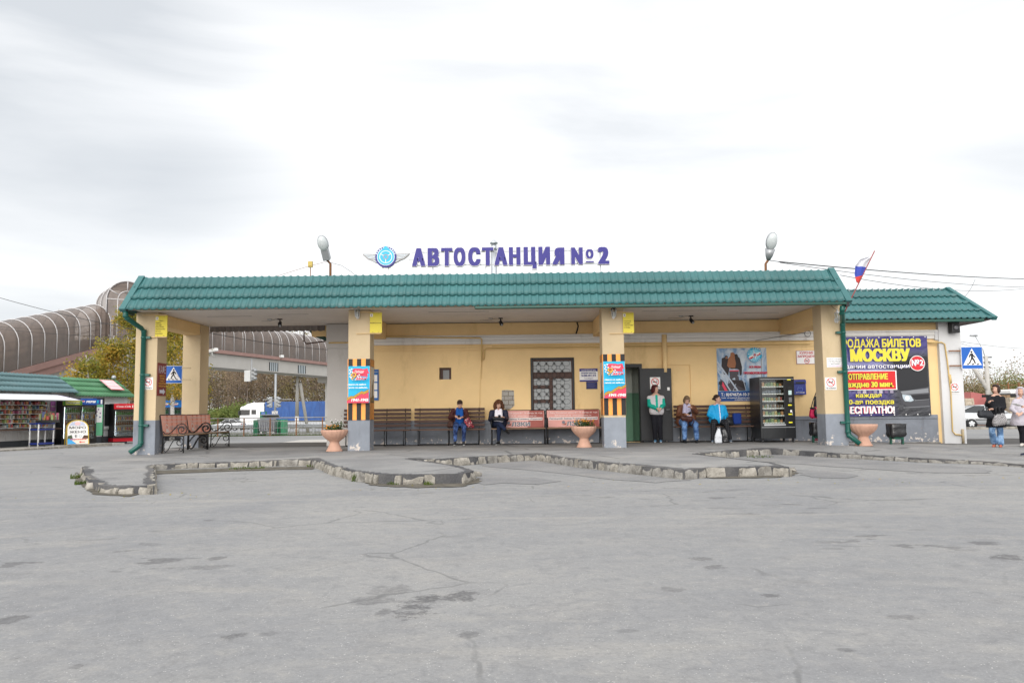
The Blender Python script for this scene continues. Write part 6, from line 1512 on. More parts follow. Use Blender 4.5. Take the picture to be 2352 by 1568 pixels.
T1, J1 = person('seated woman in maroon leather jacket and blue t-shirt bowed over a phone', 22.9, {
    'head': q_(702, 335, -.12), 'neck': q_(700, 425, .0), 'shA': q_(545, 455), 'shB': q_(845, 455), 'elA': q_(465, 650, -.12), 'wrA': q_(600, 610, -.38), 'elB': q_(885, 640, -.12), 'wrB': q_(770, 635, -.38),
    'hipA': q_(620, 800, .0), 'hipB': q_(780, 800, .0), 'knA': q_(605, 890, -.46), 'knB': q_(800, 885, -.46), 'anA': q_(590, 1190, -.48), 'anB': q_(790, 1190, -.48), 'toeA': q_(565, 1270, -.66), 'toeB': q_(800, 1270, -.66)},
    (-.05, -.75, -.66), dict(jacket=LEATH, shirt=TSH_B, trousers=JEAN1, shoe=SH_DK, hair=HAIR_DK, hairc='sleek', gap=.26, handA=q_(680, 640, -.45), handB=q_(710, 640, -.45), z=plat_z(-1.5, 22.4), flare=.05))
T2, J2 = person('seated woman with curly brown hair in a navy quilted jacket, legs crossed', 22.9, {
    'head': q_(1617, 345, -.04), 'neck': q_(1612, 455, .02), 'shA': q_(1450, 490), 'shB': q_(1780, 485), 'elA': q_(1415, 690, -.08), 'wrA': q_(1530, 640, -.36), 'elB': q_(1805, 680, -.08), 'wrB': q_(1740, 645, -.36),
    'hipA': q_(1530, 805, .0), 'hipB': q_(1700, 805, .0), 'knA': q_(1650, 800, -.55), 'knB': q_(1625, 875, -.46), 'anA': q_(1775, 935, -.62), 'anB': q_(1612, 1180, -.44), 'toeA': q_(1850, 1010, -.76), 'toeB': q_(1560, 1250, -.58)},
    (.02, -.92, -.38), dict(jacket=NAVYP, shirt=TSH_W, trousers=NAVYT, shoe=SH_BK, hair=HAIR_BR, hairc='curly', gap=.3, handA=q_(1610, 600, -.46), handB=q_(1650, 600, -.46), z=plat_z(-.4, 22.4), toelift={'A': (.4, .0, -.9)}, jdisp=lambda p: .008 * abs(math.sin(p.z * 62)), flare=.05))
q_ = lambda u, v, dy=0.0: (1435.5 + u * .117186, 849.8 + v * .117186, dy)
vestp = lambda j: [(lambda p: min((V(p) - (j['sh' + s].lerp(j['el' + s], t))).length for s in 'AB' for t in (.35, .6, .85, 1.0)) < .085, 1), (lambda p: min((V(p) - (j['el' + s].lerp(j['wr' + s], t))).length for s in 'AB' for t in (.25, .5, .75, 1.0)) < .068, 1), (lambda p: abs(p.x - j['neck'].x) < .032 and p.y < j['neck'].y - .02 and p.z > j['hipA'].z + .12, 1), (lambda p: p.z > j['neck'].z - .015, 1)]
T3, J3 = person('standing woman with dark red hair, grey vest and teal sleeves, against the black door', 22.75, {
    'head': q_(592, 372, .0), 'neck': q_(605, 468, .03), 'shA': q_(475, 520), 'shB': q_(725, 520), 'elA': q_(480, 690, .0), 'wrA': q_(625, 748, -.2), 'elB': q_(755, 680, .0), 'wrB': q_(705, 742, -.2),
    'hipA': q_(570, 890, .03), 'hipB': q_(665, 890, .03), 'knA': q_(580, 1110, -.0), 'knB': q_(685, 1110, -.0), 'anA': q_(592, 1350, .06), 'anB': q_(700, 1350, .06), 'toeA': q_(585, 1415, -.2), 'toeB': q_(705, 1415, -.2)},
    (.72, -.66, -.06), dict(jacket=VEST, jextra=(TEAL,), jpaint=vestp, trousers=BLKT, shoe=SH_BL, hair=HAIR_RED, hairc='bob', g=1.06, hem=at(*q_(620, 800)[:2], 22.77), hr=.14, handA=q_(680, 770, -.26), handB=q_(650, 790, -.26), jname='vest', flare=.062))
lovep = None
T4, J4 = person('seated woman in brown leather jacket with one hand at her mouth', 22.85, {
    'head': q_(1212, 590, -.12), 'neck': q_(1205, 660, .0), 'shA': q_(1070, 705), 'shB': q_(1335, 705), 'elA': q_(1045, 885, -.08), 'wrA': q_(1195, 870, -.36), 'elB': q_(1400, 820, -.16), 'wrB': q_(1305, 735, -.34),
    'hipA': q_(1120, 1010, .0), 'hipB': q_(1290, 1010, .0), 'knA': q_(1165, 1065, -.48), 'knB': q_(1385, 1060, -.48), 'anA': q_(1170, 1345, -.44), 'anB': q_(1408, 1345, -.44), 'toeA': q_(1195, 1425, -.62), 'toeB': q_(1400, 1425, -.62)},
    (.12, -.76, -.6), dict(jacket=BRL, shirt=TSH_G, trousers=JEAN2, shoe=SH_BK, sole=SH_BK, hair=HAIR_ASH, hairc='bob', gap=.34, g=1.14, handA=q_(1270, 865, -.42), handB=q_(1250, 700, -.36), z=plat_z(5, 22.4), hr=.15, flare=.066))
bluep = lambda j: [(lambda p: abs(p.x - j['neck'].x - .02) < .011 and p.y < j['neck'].y - .05 and p.z < j['neck'].z - .03, 1), (lambda p: j['neck'].z + .005 < p.z < j['neck'].z + .02 and p.y < j['neck'].y, 1)]
T5, J5 = person('seated woman in bright blue windbreaker with hair in a bun, looking right', 22.85, {
    'head': q_(1812, 562, -.02), 'neck': q_(1815, 650, .02), 'shA': q_(1690, 705), 'shB': q_(1935, 705), 'elA': q_(1640, 880, -.02), 'wrA': q_(1730, 935, -.2), 'elB': q_(1990, 880, -.02), 'wrB': q_(1945, 940, -.2),
    'hipA': q_(1755, 1005, .0), 'hipB': q_(1910, 1005, .0), 'knA': q_(1735, 1050, -.48), 'knB': q_(1985, 1050, -.48), 'anA': q_(1722, 1370, -.44), 'anB': q_(2055, 1345, -.44), 'toeA': q_(1712, 1430, -.62), 'toeB': q_(2085, 1415, -.62)},
    (.86, -.5, .02), dict(jacket=SKY, jextra=(TSH_W,), jpaint=bluep, trousers=CHK, shoe=SH_GR, hair=HAIR_DK, hairc='bun', g=1.06, hem=at(*q_(1830, 960)[:2], 22.85), handA='pocket', handB='pocket', z=plat_z(5.8, 22.4), hr=.155, cuff=1.0, flare=.066))
# someone behind the right pillar: only an arm, a bag and a shoe show
T6, J6 = person('person in dark clothes almost wholly hidden behind the right pillar', 22.6, {
    'head': (1890, 893, 0), 'neck': (1890, 903, 0), 'shA': (1876, 911, 0), 'shB': (1904, 911, 0), 'elA': (1873, 932, .02), 'wrA': (1875, 950, -.04), 'elB': (1907, 932, 0), 'wrB': (1900, 952, -.05), 'hipA': (1884, 955, 0), 'hipB': (1896, 955, 0), 'knA': (1882, 980, 0), 'knB': (1896, 980, 0), 'anA': (1876, 1004, .02), 'anB': (1897, 1004, 0), 'toeA': (1866, 1010, -.1), 'toeB': (1895, 1012, -.2)},
    (.2, -1, 0), dict(jacket=fabric('charcoal_jacket', C(62, 64, 72)), trousers=BLKT, shoe=fabric('wine_shoe', C(110, 50, 58)), hair=HAIR_DK))
q_ = lambda u, v, dy=0.0: (2147.6 + u * .190515, 769.45 + v * .190515, dy)
zr = plat_z(12.8, 21)
T7, J7 = person('woman walking in a black coat and pale jeans with two handbags', 21.0, {
    'head': q_(733, 652, .0), 'neck': q_(735, 712, .02), 'shA': q_(660, 752), 'shB': q_(810, 748), 'elA': q_(625, 838, -.06), 'wrA': q_(645, 815, -.24), 'elB': q_(832, 868, -.02), 'wrB': q_(690, 892, -.26),
    'hipA': q_(705, 985), 'hipB': q_(765, 985), 'knA': q_(685, 1165, -.06), 'knB': q_(785, 1165, .03), 'anA': q_(712, 1290, .1), 'anB': q_(790, 1305, -.02), 'toeA': q_(698, 1335, -.1), 'toeB': q_(785, 1345, -.2)},
    (-.86, -.5, -.03), dict(jacket=BLKC, jname='coat', trousers=JEAN3, shoe=SH_TC, sole=SH_TC, hair=HAIR_DK, hairc='bob', g=1.04, hem=at(*q_(738, 1085)[:2], 21.0), hr=.16, hemw=1.3, cut=at(*q_(738, 1110)[:2], 21.0).z, handA=q_(672, 790, -.28), handB=q_(620, 888, -.3), z=.01, flare=.085))
T8, J8 = person('woman in a pale grey hooded raincoat at the right edge', 21.4, {
    'head': q_(1032, 685, .0), 'neck': q_(1035, 750, .02), 'shA': q_(965, 785), 'shB': q_(1100, 780), 'elA': q_(925, 895, -.06), 'wrA': q_(985, 935, -.26), 'elB': q_(1140, 895, -.02), 'wrB': q_(1050, 935, -.26),
    'hipA': q_(1010, 985), 'hipB': q_(1070, 985), 'knA': q_(1050, 1165), 'knB': q_(1095, 1165, .03), 'anA': q_(1050, 1290, .04), 'anB': q_(1100, 1295, .02), 'toeA': q_(1035, 1335, -.1), 'toeB': q_(1090, 1335, -.2)},
    (-.62, -.78, -.02), dict(jacket=RAIN, jname='raincoat', trousers=BLKT, shoe=SH_WH, hair=RAIN, hairc='hood', g=1.08, hem=at(*q_(1035, 1055)[:2], 21.4), hr=.17, hemw=1.3, cut=at(*q_(1035, 1088)[:2], 21.4).z, z=.01))
T9, J9 = person('man in a dark cap cut off by the right edge, holding a white paper', 17.4, {
    'head': (2363, 886, .0), 'neck': (2372, 899, .02), 'shA': (2366, 910, -.16), 'shB': (2384, 912, .16), 'elA': (2374, 938, -.18), 'wrA': (2358, 932, -.3), 'elB': (2385, 940, .16), 'wrB': (2366, 940, .1), 'hipA': (2370, 968, -.08), 'hipB': (2380, 968, .08), 'knA': (2364, 1005, -.08), 'knB': (2381, 1005, .1), 'anA': (2362, 1040, -.06), 'anB': (2385, 1040, .1), 'toeA': (2346, 1048, -.08), 'toeB': (2370, 1046, .1)},
    (-1, -.1, -.05), dict(jacket=fabric('brown_fleece', C(96, 74, 60)), trousers=fabric('plum_trousers', C(52, 40, 68)), shoe=SH_NV, hair=fabric('dark_cap', C(44, 38, 44)), hairc='cap', handA=(2348, 931, -.34), z=.01))

# ------------------------------------------------------------------ phones and bags
def mid(a, b, t=.5): return V(a).lerp(V(b), t)
def soft_bag(name, label, cat, caps, m, handles=(), hm=None, tw=.011, vox=.012, flat_=False):
    c = V(caps[0][1]); base = V((c.x, c.y, min(V(k[1]).z for k in caps) - .05)); T = thing(name, label, cat, base)
    ex = []
    for a, b in zip(caps, caps[1:]): ex += [('c', a[1], a[2], b[1], b[2]), ('c', a[3], a[4], b[3], b[4]), ('c', mid(a[1], a[3]), min(a[2], a[4]), mid(b[1], b[3]), min(b[2], b[4])), ('c', mid(a[1], b[1]), min(a[2], b[2]) * .95, mid(a[3], b[3]), min(a[4], b[4]) * .95)]
    blob('bag_body', caps + ex, m, T, vox, 3, disp=wrinkle(.008, 10))
    for h in handles: q = MB(); q.tube(h, tw, hm or m, 6); q.build('handle', T, world=True)
    return T
def phone(p, up, label):
    q = MB(); d = V(up).normalized(); s = d.cross(UY).normalized(); n = s.cross(d); M_ = M((s, d, n)).transposed().to_4x4(); M_.translation = V(p)
    T = thing('phone', label, 'phone', p); q.mtx = M_; q.box((-.036, -.07, -.005), (.036, .07, .005), M_BLK, bev=.003); q.build('phone_body', T, world=True); k = MB(M_); k.box((-.032, -.06, .0051), (.032, .06, .0056), M_GLASSB); k.build('screen', T, world=True)
def mid(a, b, t=.5): return V(a).lerp(V(b), t)
phone(mid(J1['wrA'], J1['wrB']) + V((0, -.10, .01)), (0, -.8, .5), 'dark phone in the hands of the woman in the maroon jacket')
phone(mid(J2['wrA'], J2['wrB']) + V((0, -.10, .03)), (0, -.7, .6), 'dark phone in the hands of the curly haired woman')
phone(J4['wrA'] + V((.08, -.07, .03)), (.5, -.7, .4), 'pale edged phone held low by the woman in the brown jacket')
q_ = lambda u, v, Y: at(987.65 + u * .097657, 895.78 + v * .097657, Y)
soft_bag('handbag', 'dark brown leather handbag on the bench beside the maroon jacket', 'handbag', [('c', q_(445, 840, 22.8), .06, q_(520, 830, 22.75), .06), ('c', q_(470, 750, 22.8), .05, q_(520, 750, 22.78), .045)], fabric('dark_brown_bag', C(62, 40, 34), .2, 8, .3, .45), [[q_(470, 740, 22.8), q_(500, 600, 22.78), q_(560, 460, 22.85)]])
fl = NT('floral_print'); fv = fl.vor(26); fb = fl.noise(20, 3, .6); FL = fl.done(fl.mix(fl.ramp(fv.outputs['Distance'], .32, .42), fl.mix(fl.ramp(fb, .5, .55), (.62, .05, .08), (.75, .55, .52)), (.16, .03, .04)), .4, .4)
soft_bag('shopping_bag', 'red floral shopping bag tipped on the bench beside the maroon jacket', 'bag', [('c', q_(890, 690, 22.62), .055, q_(970, 830, 22.68), .07), ('c', q_(830, 720, 22.6), .04, q_(900, 840, 22.66), .06), ('c', q_(905, 650, 22.62), .03, q_(1000, 850, 22.7), .05)], FL)
soft_bag('clutch_bag', 'flat black clutch on the lap of the curly haired woman', 'handbag', [('c', q_(1490, 650, 22.42), .03, q_(1710, 660, 22.42), .03), ('c', q_(1500, 690, 22.44), .03, q_(1700, 705, 22.44), .03)], fabric('black_bag', C(38, 40, 44), .15, 12, .2, .45))
q_ = lambda u, v, Y: at(1435.5 + u * .117186, 849.8 + v * .117186, Y)
soft_bag('handbag', 'brown handbag with hanging straps on the lap of the seated woman', 'handbag', [('c', q_(1130, 930, 22.45), .07, q_(1290, 950, 22.45), .07), ('c', q_(1140, 965, 22.45), .05, q_(1290, 980, 22.45), .05)], fabric('brown_bag', C(72, 44, 38), .2, 8, .3, .45), [[q_(1150, 915, 22.38), q_(1215, 900, 22.34), q_(1240, 960, 22.32), q_(1240, 1060, 22.34)], [q_(1290, 900, 22.38), q_(1360, 960, 22.3), q_(1320, 1080, 22.34)]])
soft_bag('handbag', 'black handbag on the bench beside the blue windbreaker', 'handbag', [('c', q_(2030, 1010, 22.75), .1, q_(2070, 1030, 22.75), .09), ('c', q_(1990, 960, 22.75), .06, q_(2080, 960, 22.78), .05)], fabric('black_bag', C(38, 40, 44)), [[q_(1940, 900, 22.6), q_(1950, 960, 22.6), q_(2010, 990, 22.6)]])
q = MB(); a_, b_ = q_(2120, 1060, 22.8), q_(2270, 840, 22.86); nb_ = fabric('navy_cloth_bag', C(24, 50, 118), .15, 10, .5)
q.box((a_.x, 22.74, a_.z), (b_.x - .01, 22.92, b_.z), nb_, bev=.045); o = q.build('cloth_bag', label='square blue cloth bag standing on the bench', cat='bag', top=True)
BAGW = mat('white_film', (.62, .64, .68), .45, var=.1, bump=.7, bscale=12); 
soft_bag('plastic_bag', 'tall white plastic bag standing between the feet of the woman in blue', 'bag', [('c', q_(1790, 1400, 22.2), .05, q_(1870, 1400, 22.2), .05), ('c', q_(1795, 1300, 22.2), .055, q_(1860, 1300, 22.2), .06), ('c', q_(1820, 1180, 22.22), .035, q_(1840, 1170, 22.22), .04)], BAGW, [[q_(1815, 1170, 22.2), q_(1820, 1120, 22.2), q_(1855, 1115, 22.2), q_(1865, 1160, 22.2)]], None, .008)
soft_bag('plastic_bag', 'black plastic bag standing next to the tall white plastic bag', 'bag', [('c', q_(1945, 1395, 22.26), .055, q_(2000, 1390, 22.26), .055), ('c', q_(1925, 1280, 22.26), .055, q_(1985, 1280, 22.26), .06), ('c', q_(1920, 1170, 22.28), .035, q_(1960, 1170, 22.28), .04)], M_BAG)
f = lambda u, v, Y: at((3220 + u * .3317) / 1.7415, (1300 + v * .3317) / 1.7415, Y)
T = soft_bag('sports_bag', 'pink and black sports bag hanging beside the right pillar', 'bag', [('c', f(85, 1090, 22.3), .085, f(130, 1080, 22.3), .09), ('c', f(80, 1020, 22.3), .05, f(120, 1010, 22.3), .06)], fabric('pink_nylon', C(196, 36, 84), .2, 8, .3, .5), [[f(70, 1010, 22.3), f(100, 900, 22.35), f(140, 800, 22.4)], [f(120, 1000, 22.3), f(125, 900, 22.35), f(150, 810, 22.4)]], M_BLK, .014)
q = MB(); q.ell(f(130, 1060, 22.2), (.05, .05, .12), M_BLK, 10); q.ell(f(95, 1000, 22.24), (.09, .05, .03), M_BLK, 10); q.build('trim_panel', T, world=True)
q_ = lambda u, v, Y: at(2147.6 + u * .190515, 769.45 + v * .190515, Y)
soft_bag('handbag', 'black handbag hooked on the forearm of the walking woman', 'handbag', [('c', q_(550, 960, 20.68), .085, q_(670, 970, 20.68), .08), ('c', q_(545, 930, 20.68), .06, q_(660, 930, 20.68), .05)], fabric('black_bag', C(38, 40, 44)), [[q_(560, 920, 20.66), q_(600, 880, 20.62), q_(640, 890, 20.62), q_(660, 930, 20.66)]])
soft_bag('handbag', 'black and white houndstooth bag hanging from the arm of the walking woman', 'handbag', [('c', q_(730, 1060, 20.66), .085, q_(830, 1040, 20.66), .085), ('c', q_(730, 980, 20.66), .06, q_(815, 965, 20.66), .06)], check('houndstooth', (.045, .043, .045), (.46, .44, .44), 38), [[q_(735, 970, 20.62), q_(735, 880, 20.62), q_(755, 860, 20.72), q_(760, 960, 20.64)], [q_(785, 960, 20.62), q_(775, 870, 20.62), q_(800, 870, 20.72), q_(820, 960, 20.64)]], M_BLK)
q = MB(); p = at(2346, 929, 17.05); q.box((p.x - .10, p.y, p.z - .012), (p.x + .06, p.y + .2, p.z - .008), P_WHITE, M.Translation(p) @ M.Rotation(R(20), 4, 'Y') @ M.Translation(-p)); q.build('paper', label='white paper held out by the man at the right edge', cat='paper', top=True)
# ------------------------------------------------------------------ kiosks on the left
KA, KB_ = at(0, 1022, 29.0), at(303, 1013, 36.5)
kd = V((KB_.x - KA.x, KB_.y - KA.y, 0)).normalized(); kn = V((kd.y, -kd.x, 0)); kang = math.atan2(kd.y, kd.x); KZ = -.03
K0 = V((KA.x, KA.y, KZ)); KM = M.Translation(K0) @ M.Rotation(kang, 4, 'Z'); KI = KM.inverted()
def KL(u, v, off=0.0):
    """photo pixel -> kiosk frame (x along the row, -y towards the forecourt)"""
    return KI @ onp(u * .13672, 838.3 + v * .13672, K0 + kn * off, kn)
M_SID = NT('white_siding'); sx_ = M_SID.sep(M_SID.tc.outputs['Object']); wv = M_SID.math('FRACT', M_SID.math('MULTIPLY', sx_[0], 9))
sd = M_SID.noise(3, 6, .7); M_SID.bump(M_SID.ramp(wv, .0, .25), .8, .02)
M_SID = M_SID.done(M_SID.mix(M_SID.ramp(sd, .55, .8), (.62, .62, .62), (.40, .38, .36)), .5, .4)
M_ROOFB = roof_metal('blue_green_kiosk_roof', (.085, .165, .175)); M_ROOFG = roof_metal('green_kiosk_roof', (.06, .195, .085)); M_BASE = mat('dark_base', (.05, .055, .065), .8, var=.3)
def kiosk_shell(T, x0, x1, ze, zt, roofm, over):
    q = MB(); q.box((x0, 0, .0), (x1, 2.8, ze + .12), M_SID); q.build('wall', T)
    q = MB(); q.box((x0 - .02, -.04, -.4), (x1 + .02, 2.84, .26), M_BASE); q.build('base', T)
    a, b = V((x0 - .05, -over, ze)), V((x0 - .05, .75, zt)); s = b - a; us = s.normalized(); q = MB(); tiles(q, a, UX, us, UX.cross(us), x1 - x0 + .25, s.length, roofm, row=.36, amp=.034, step=.018)
    q.add([(x0 - .05, .75, zt), (x1 + .2, .75, zt), (x1 + .2, 2.9, ze + .3), (x0 - .05, 2.9, ze + .3)], [(0, 1, 2, 3)], roofm); q.add([(x1 + .1, -over + .1, ze), (x1 + .1, .75, zt - .03), (x1 + .1, 2.9, ze)], [(0, 1, 2)], M_SID); q.build('roof', T)
def goods_rows(q, x0, x1, z0, z1, n, y, rr):
    for i in range(n):
        zz = z0 + (z1 - z0) * i / n; hh = (z1 - z0) / n; q.box((x0, y, zz - .015), (x1, y + .25, zz), M_WPAINT); xx = x0 + .01
        while xx < x1 - .06:
            w_ = rr.uniform(.03, .09); h_ = hh * rr.uniform(.45, .85); q.box((xx, y + rr.uniform(.0, .06), zz), (xx + w_, y + .2, zz + h_), M_GOODS); xx += w_ + rr.uniform(.004, .03)
ea = KL(600, 447, .35); za_e = ea.z; zt_a = KL(600, 158, -.75).z
xA0, xA1 = -3.5, KL(1150, 700).x
TA = thing('kiosk', 'white siding kiosk with blue-green tiled roof, striped awning and packed display windows', 'kiosk', K0, kang); kiosk_shell(TA, xA0, xA1, za_e, zt_a, M_ROOFB, .35)
rr = random.Random(9); zc = KL(400, 1065, .1).z; zt_ = za_e - .10
def kw(u): return KL(u, 800).x
wins = [(-2.9, kw(-40)), (kw(-20), kw(160)), (kw(190), kw(462)), (kw(492), kw(728))]
for (a_, b_) in wins:
    q = MB(); f_ = .05
    for (p0, p1) in (((a_ - f_, zc), (a_, zt_)), ((b_, zc), (b_ + f_, zt_)), ((a_, zt_ - .03), (b_, zt_ + .03)), ((a_, zc - .02), (b_, zc + .04)), ((a_, zc + .42), (b_, zc + .47))): q.box((p0[0], -.05, p0[1]), (p1[0], .03, p1[1]), M_WPAINT)
    o = q.build('window', TA); q = MB(); q.box((a_, -.012, zc + .04), (b_, -.006, zt_ - .03), M_CLEAR); q.build('pane', o)
    q = MB(); q.quad((a_, -.003, zc), (b_, -.003, zc), (b_, -.003, zt_), (a_, -.003, zt_), mat('shelf_gloom', (.03, .026, .022), .9)); 
    goods_rows(q, a_ + .02, b_ - .02, zc + .05, zt_ - .05, 7, -.26, rr); q.build('display', o)
q = MB(); q.box((-3.2, -.62, zc - .05), (kw(815), -.0, zc - .01), M_WOODS); q.build('counter', TA)
q = MB(); xb0, xb1 = -3.4, kw(800); o0, o1 = (KL(0, 452, .05), KL(1235, 605, 1.0)); n = 60; vs = []; zlo = KL(820, 590, 1.1).z; zhi = za_e - .03
for i in range(n + 1):
    t = i / n; h_ = .02 * abs(math.sin(i * math.pi / 2)); vs += [(xb0 + (xb1 - xb0) * t, -.02, zhi + h_), (xb0 + .2 + (xb1 - xb0 + .1) * t, -1.25, zlo + h_)]
q.add(vs, [(2 * i, 2 * i + 1, 2 * i + 3, 2 * i + 2) for i in range(n)], mat('awning_white', (.70, .71, .73), .5, var=.06)); q.tube([(xb0 + .2, -1.25, zlo), (xb1 + .3, -1.25, zlo)], .02, M_GREYM, 6); q.tube([(xb1, -.02, zhi), (xb1 + .3, -1.25, zlo)], .02, flatc('awning_purple', 90, 60, 120), 6); q.build('awning', TA)
q = MB(); q.box((kw(790), -.03, .1), (kw(955), .0, zt_), M_SID); q.box((kw(800) , -.045, 1.05), (kw(840), -.03, 1.2), M_BLK); q.build('door', TA)
pk = flatc('sign_orchid', 205, 120, 200); c_ = KL(850, 770, .06); e_ = KL(935, 610, .06)
b = Board(KM @ c_, kd, UZ, e_.x - c_.x, e_.z - c_.z, pk); b.text('10-20', .5, .42, .16, P_WHITE, .8, .04); b.text('режим работы', .5, .78, .06, P_WHITE, .7, .02); b.text('без выходных', .5, .2, .08, P_WHITE, .7, .02); b.done('kiosk_hours_sign', 'orchid pink opening hours sign on the kiosk door', 'sign')
eb = KL(1700, 525, .3); zb_t = KL(1700, 240, -.75).z; xB1 = KL(2135, 700).x
TB = thing('kiosk', 'white siding kiosk with bright green tiled roof and a two pane window', 'kiosk', K0, kang); kiosk_shell(TB, xA1 + .06, xB1, eb.z, zb_t, M_ROOFG, .3)
a_, b_ = kw(1722), kw(1978); z0, z1 = KL(1850, 1050).z, KL(1850, 630).z; q = MB()
for (p0, p1) in (((a_, z0), (a_ + .07, z1)), ((b_ - .07, z0), (b_, z1)), (((a_ + b_) / 2 - .035, z0 + .07), ((a_ + b_) / 2 + .035, z1 - .07)), ((a_ + .07, z1 - .07), (b_ - .07, z1)), ((a_ + .07, z0), (b_ - .07, z0 + .07)), ((a_ - .06, z0 - .06), (b_ + .06, z0))): q.box((p0[0], -.05, p0[1]), (p1[0], .01, p1[1]), M_WPAINT, bev=.008)
o = q.build('window', TB); q = MB(); q.box((a_ + .06, -.02, z0 + .06), (b_ - .06, -.01, z1 - .06), M_GLASSB); q.build('pane', o); q = MB()
for k in range(3):
    zz = z0 + .2 + .32 * k; q.box((a_ + .1, -.0095, zz), (b_ - .1, -.0085, zz + .02), M_GREYM)
q.build('shelf', o)
q = MB(); q.box((kw(1950), -.06, .1), (kw(1990), .0, 1.4), M_BLK) if False else None
p0 = KL(1895, 462, .1); p1 = KL(2085, 468, .1); us_ = (V((0, .75, zb_t)) - V((0, -.3, eb.z))).normalized(); oo = V((KL(1870, 460, .12).x, -.30 + .26, eb.z + .30)); 
b = Board(KM @ (oo + V((0, -.08, .02))), kd, (KM.to_3x3() @ us_), KL(2085, 460, .1).x - oo.x, .74, flatc('roof_sign_pink', 226, 196, 198), frame=(P_RED, .03)); b.text('КАФЕ', .5, .72, .14, P_WHITE, .4, .05); b.text('закусочная', .55, .45, .14, P_WHITE, .8, .03); b.bar(.1, .33, .9, .33, .02, flatc('sign_rose', 220, 150, 155)); b.done('kiosk_roof_sign', 'faded pink board lying on the green kiosk roof', 'sign')
T = thing('floodlight', 'small floodlight on top of the green kiosk roof', 'lamp', KM @ V((KL(1910, 280, -.7).x, .7, zb_t))); q = MB(); q.ell((0, 0, .12), (.11, .09, .1), M_GREYM, 10); q.tube([(0, 0, 0), (0, 0, .08)], .02, M_BLK, 6); q.build('lamp_housing', T)
# drinks coolers
def cooler(loc, rotz, w, h, d, head, hh, body, base, name, label, deco, grp='glass door drinks coolers'):
    T = thing('drinks_cooler', label, 'cooler', loc, rotz, grp); t = .06; zb = .16
    q = MB(); q.box((-w / 2, 0, 0), (w / 2, d, h), body, bev=.015) if False else None
    for (a, b_) in (((-w / 2, 0, zb), (-w / 2 + .03, d, h - hh)), ((w / 2 - .03, 0, zb), (w / 2, d, h - hh)), ((-w / 2 + .03, d - .03, zb), (w / 2 - .03, d, h - hh)), ((-w / 2, .0, 0), (w / 2, d, zb)), ((-w / 2, .02, h - hh), (w / 2, d, h))): q.box(a, b_, base if a[2] == 0 else body)
    q.build('cabinet', T)
    q = MB(); q.box((-w / 2, -.03, h - hh), (w / 2, .018, h), head, bev=.01); o = q.build('header', T); b = Board((-w / 2 + .01, -.032, h - hh + .01), UX, UZ, w - .02, hh - .02, head, thick=.001); deco(b); b.mb.build('lettering', o)
    q = MB()
    for (a, b_) in (((-w / 2, -.04, zb), (-w / 2 + t, -.005, h - hh)), ((w / 2 - t, -.04, zb), (w / 2, -.005, h - hh)), ((-w / 2 + t, -.04, zb), (w / 2 - t, -.005, zb + .08)), ((-w / 2 + t, -.04, h - hh - .05), (w / 2 - t, -.005, h - hh))): q.box(a, b_, body)
    o = q.build('door', T); q = MB(); q.box((-w / 2 + t, -.022, zb + .08), (w / 2 - t, -.016, h - hh - .05), M_CLEAR); q.build('glass', o); q = MB(); q.box((w / 2 - .05, -.07, h * .45), (w / 2 - .03, -.04, h * .65), M_GREYM); q.build('handle', o)
    q = MB(); q.box((-w / 2 + .07, .03, zb + .1), (-w / 2 + .095, .05, h - hh - .08), mat('cooler_lamp', (.9, .9, .9), .4, var=0, emit=(.9, .95, 1, 7.0))); q.build('light_tube', T)
    q = MB()
    for xx in (-w / 2 + .0305, w / 2 - .0305): q.quad((xx, 0, zb), (xx, d * .7, zb), (xx, d * .7, h - hh), (xx, 0, h - hh), mat('cooler_liner', (.5, .52, .54), .5))
    q.quad((-w / 2 + .031, d * .7, zb), (w / 2 - .031, d * .7, zb), (w / 2 - .031, d * .7, h - hh), (-w / 2 + .031, d * .7, h - hh), mat('cooler_liner', (.5, .52, .54), .5)); q.build('liner', T)
    rr = random.Random(len(label)); n = 5; H = (h - hh - zb - .14) / n
    for i in range(n):
        zz = zb + .09 + H * i; q = MB(); q.box((-w / 2 + .04, .03, zz), (w / 2 - .04, d * .65, zz + .012), P_WHITE); xx = -w / 2 + .06; sm = M_GOODS if i % 2 else BOT[i % 3]
        while xx < w / 2 - .09: q.tube([(xx + .035, .08, zz + .012), (xx + .035, .08, zz + H * .5), (xx + .035, .08, zz + H * .66), (xx + .035, .08, zz + H * .8)], 1, sm, 7, radii=[.032, .032, .013, .013]); xx += .078
        q.build('bottle_row', T)
    return T
BOT = [mat('bottle_water', (.32, .38, .44), .15), mat('bottle_green', (.03, .2, .06), .15), mat('bottle_cola', (.10, .03, .02), .15)]
def kpos(u, off): p = KL(u, 1000, off); return KM @ V((p.x, -off, 0.02))
def deco_lemon(b): b.rect(0, 0, 1, 1, flatc('lemon_green', 60, 120, 40)); b.rect(.12, .08, .88, .92, flatc('lemon_yellow', 214, 206, 70)); b.text('Липецкие', .5, .25, .5, flatc('lemon_dark', 30, 70, 30), .74, .04, outline=P_WHITE, ow=.05)
KC = R(50)
cooler(kpos(1205, .75), KC, .72, KL(1200, 605, .62).z + .02, .6, flatc('cooler_lime', 150, 170, 60), .2, M_BLK, M_BLK, 'c', 'black drinks cooler with yellow-green header under the awning tip', deco_lemon)
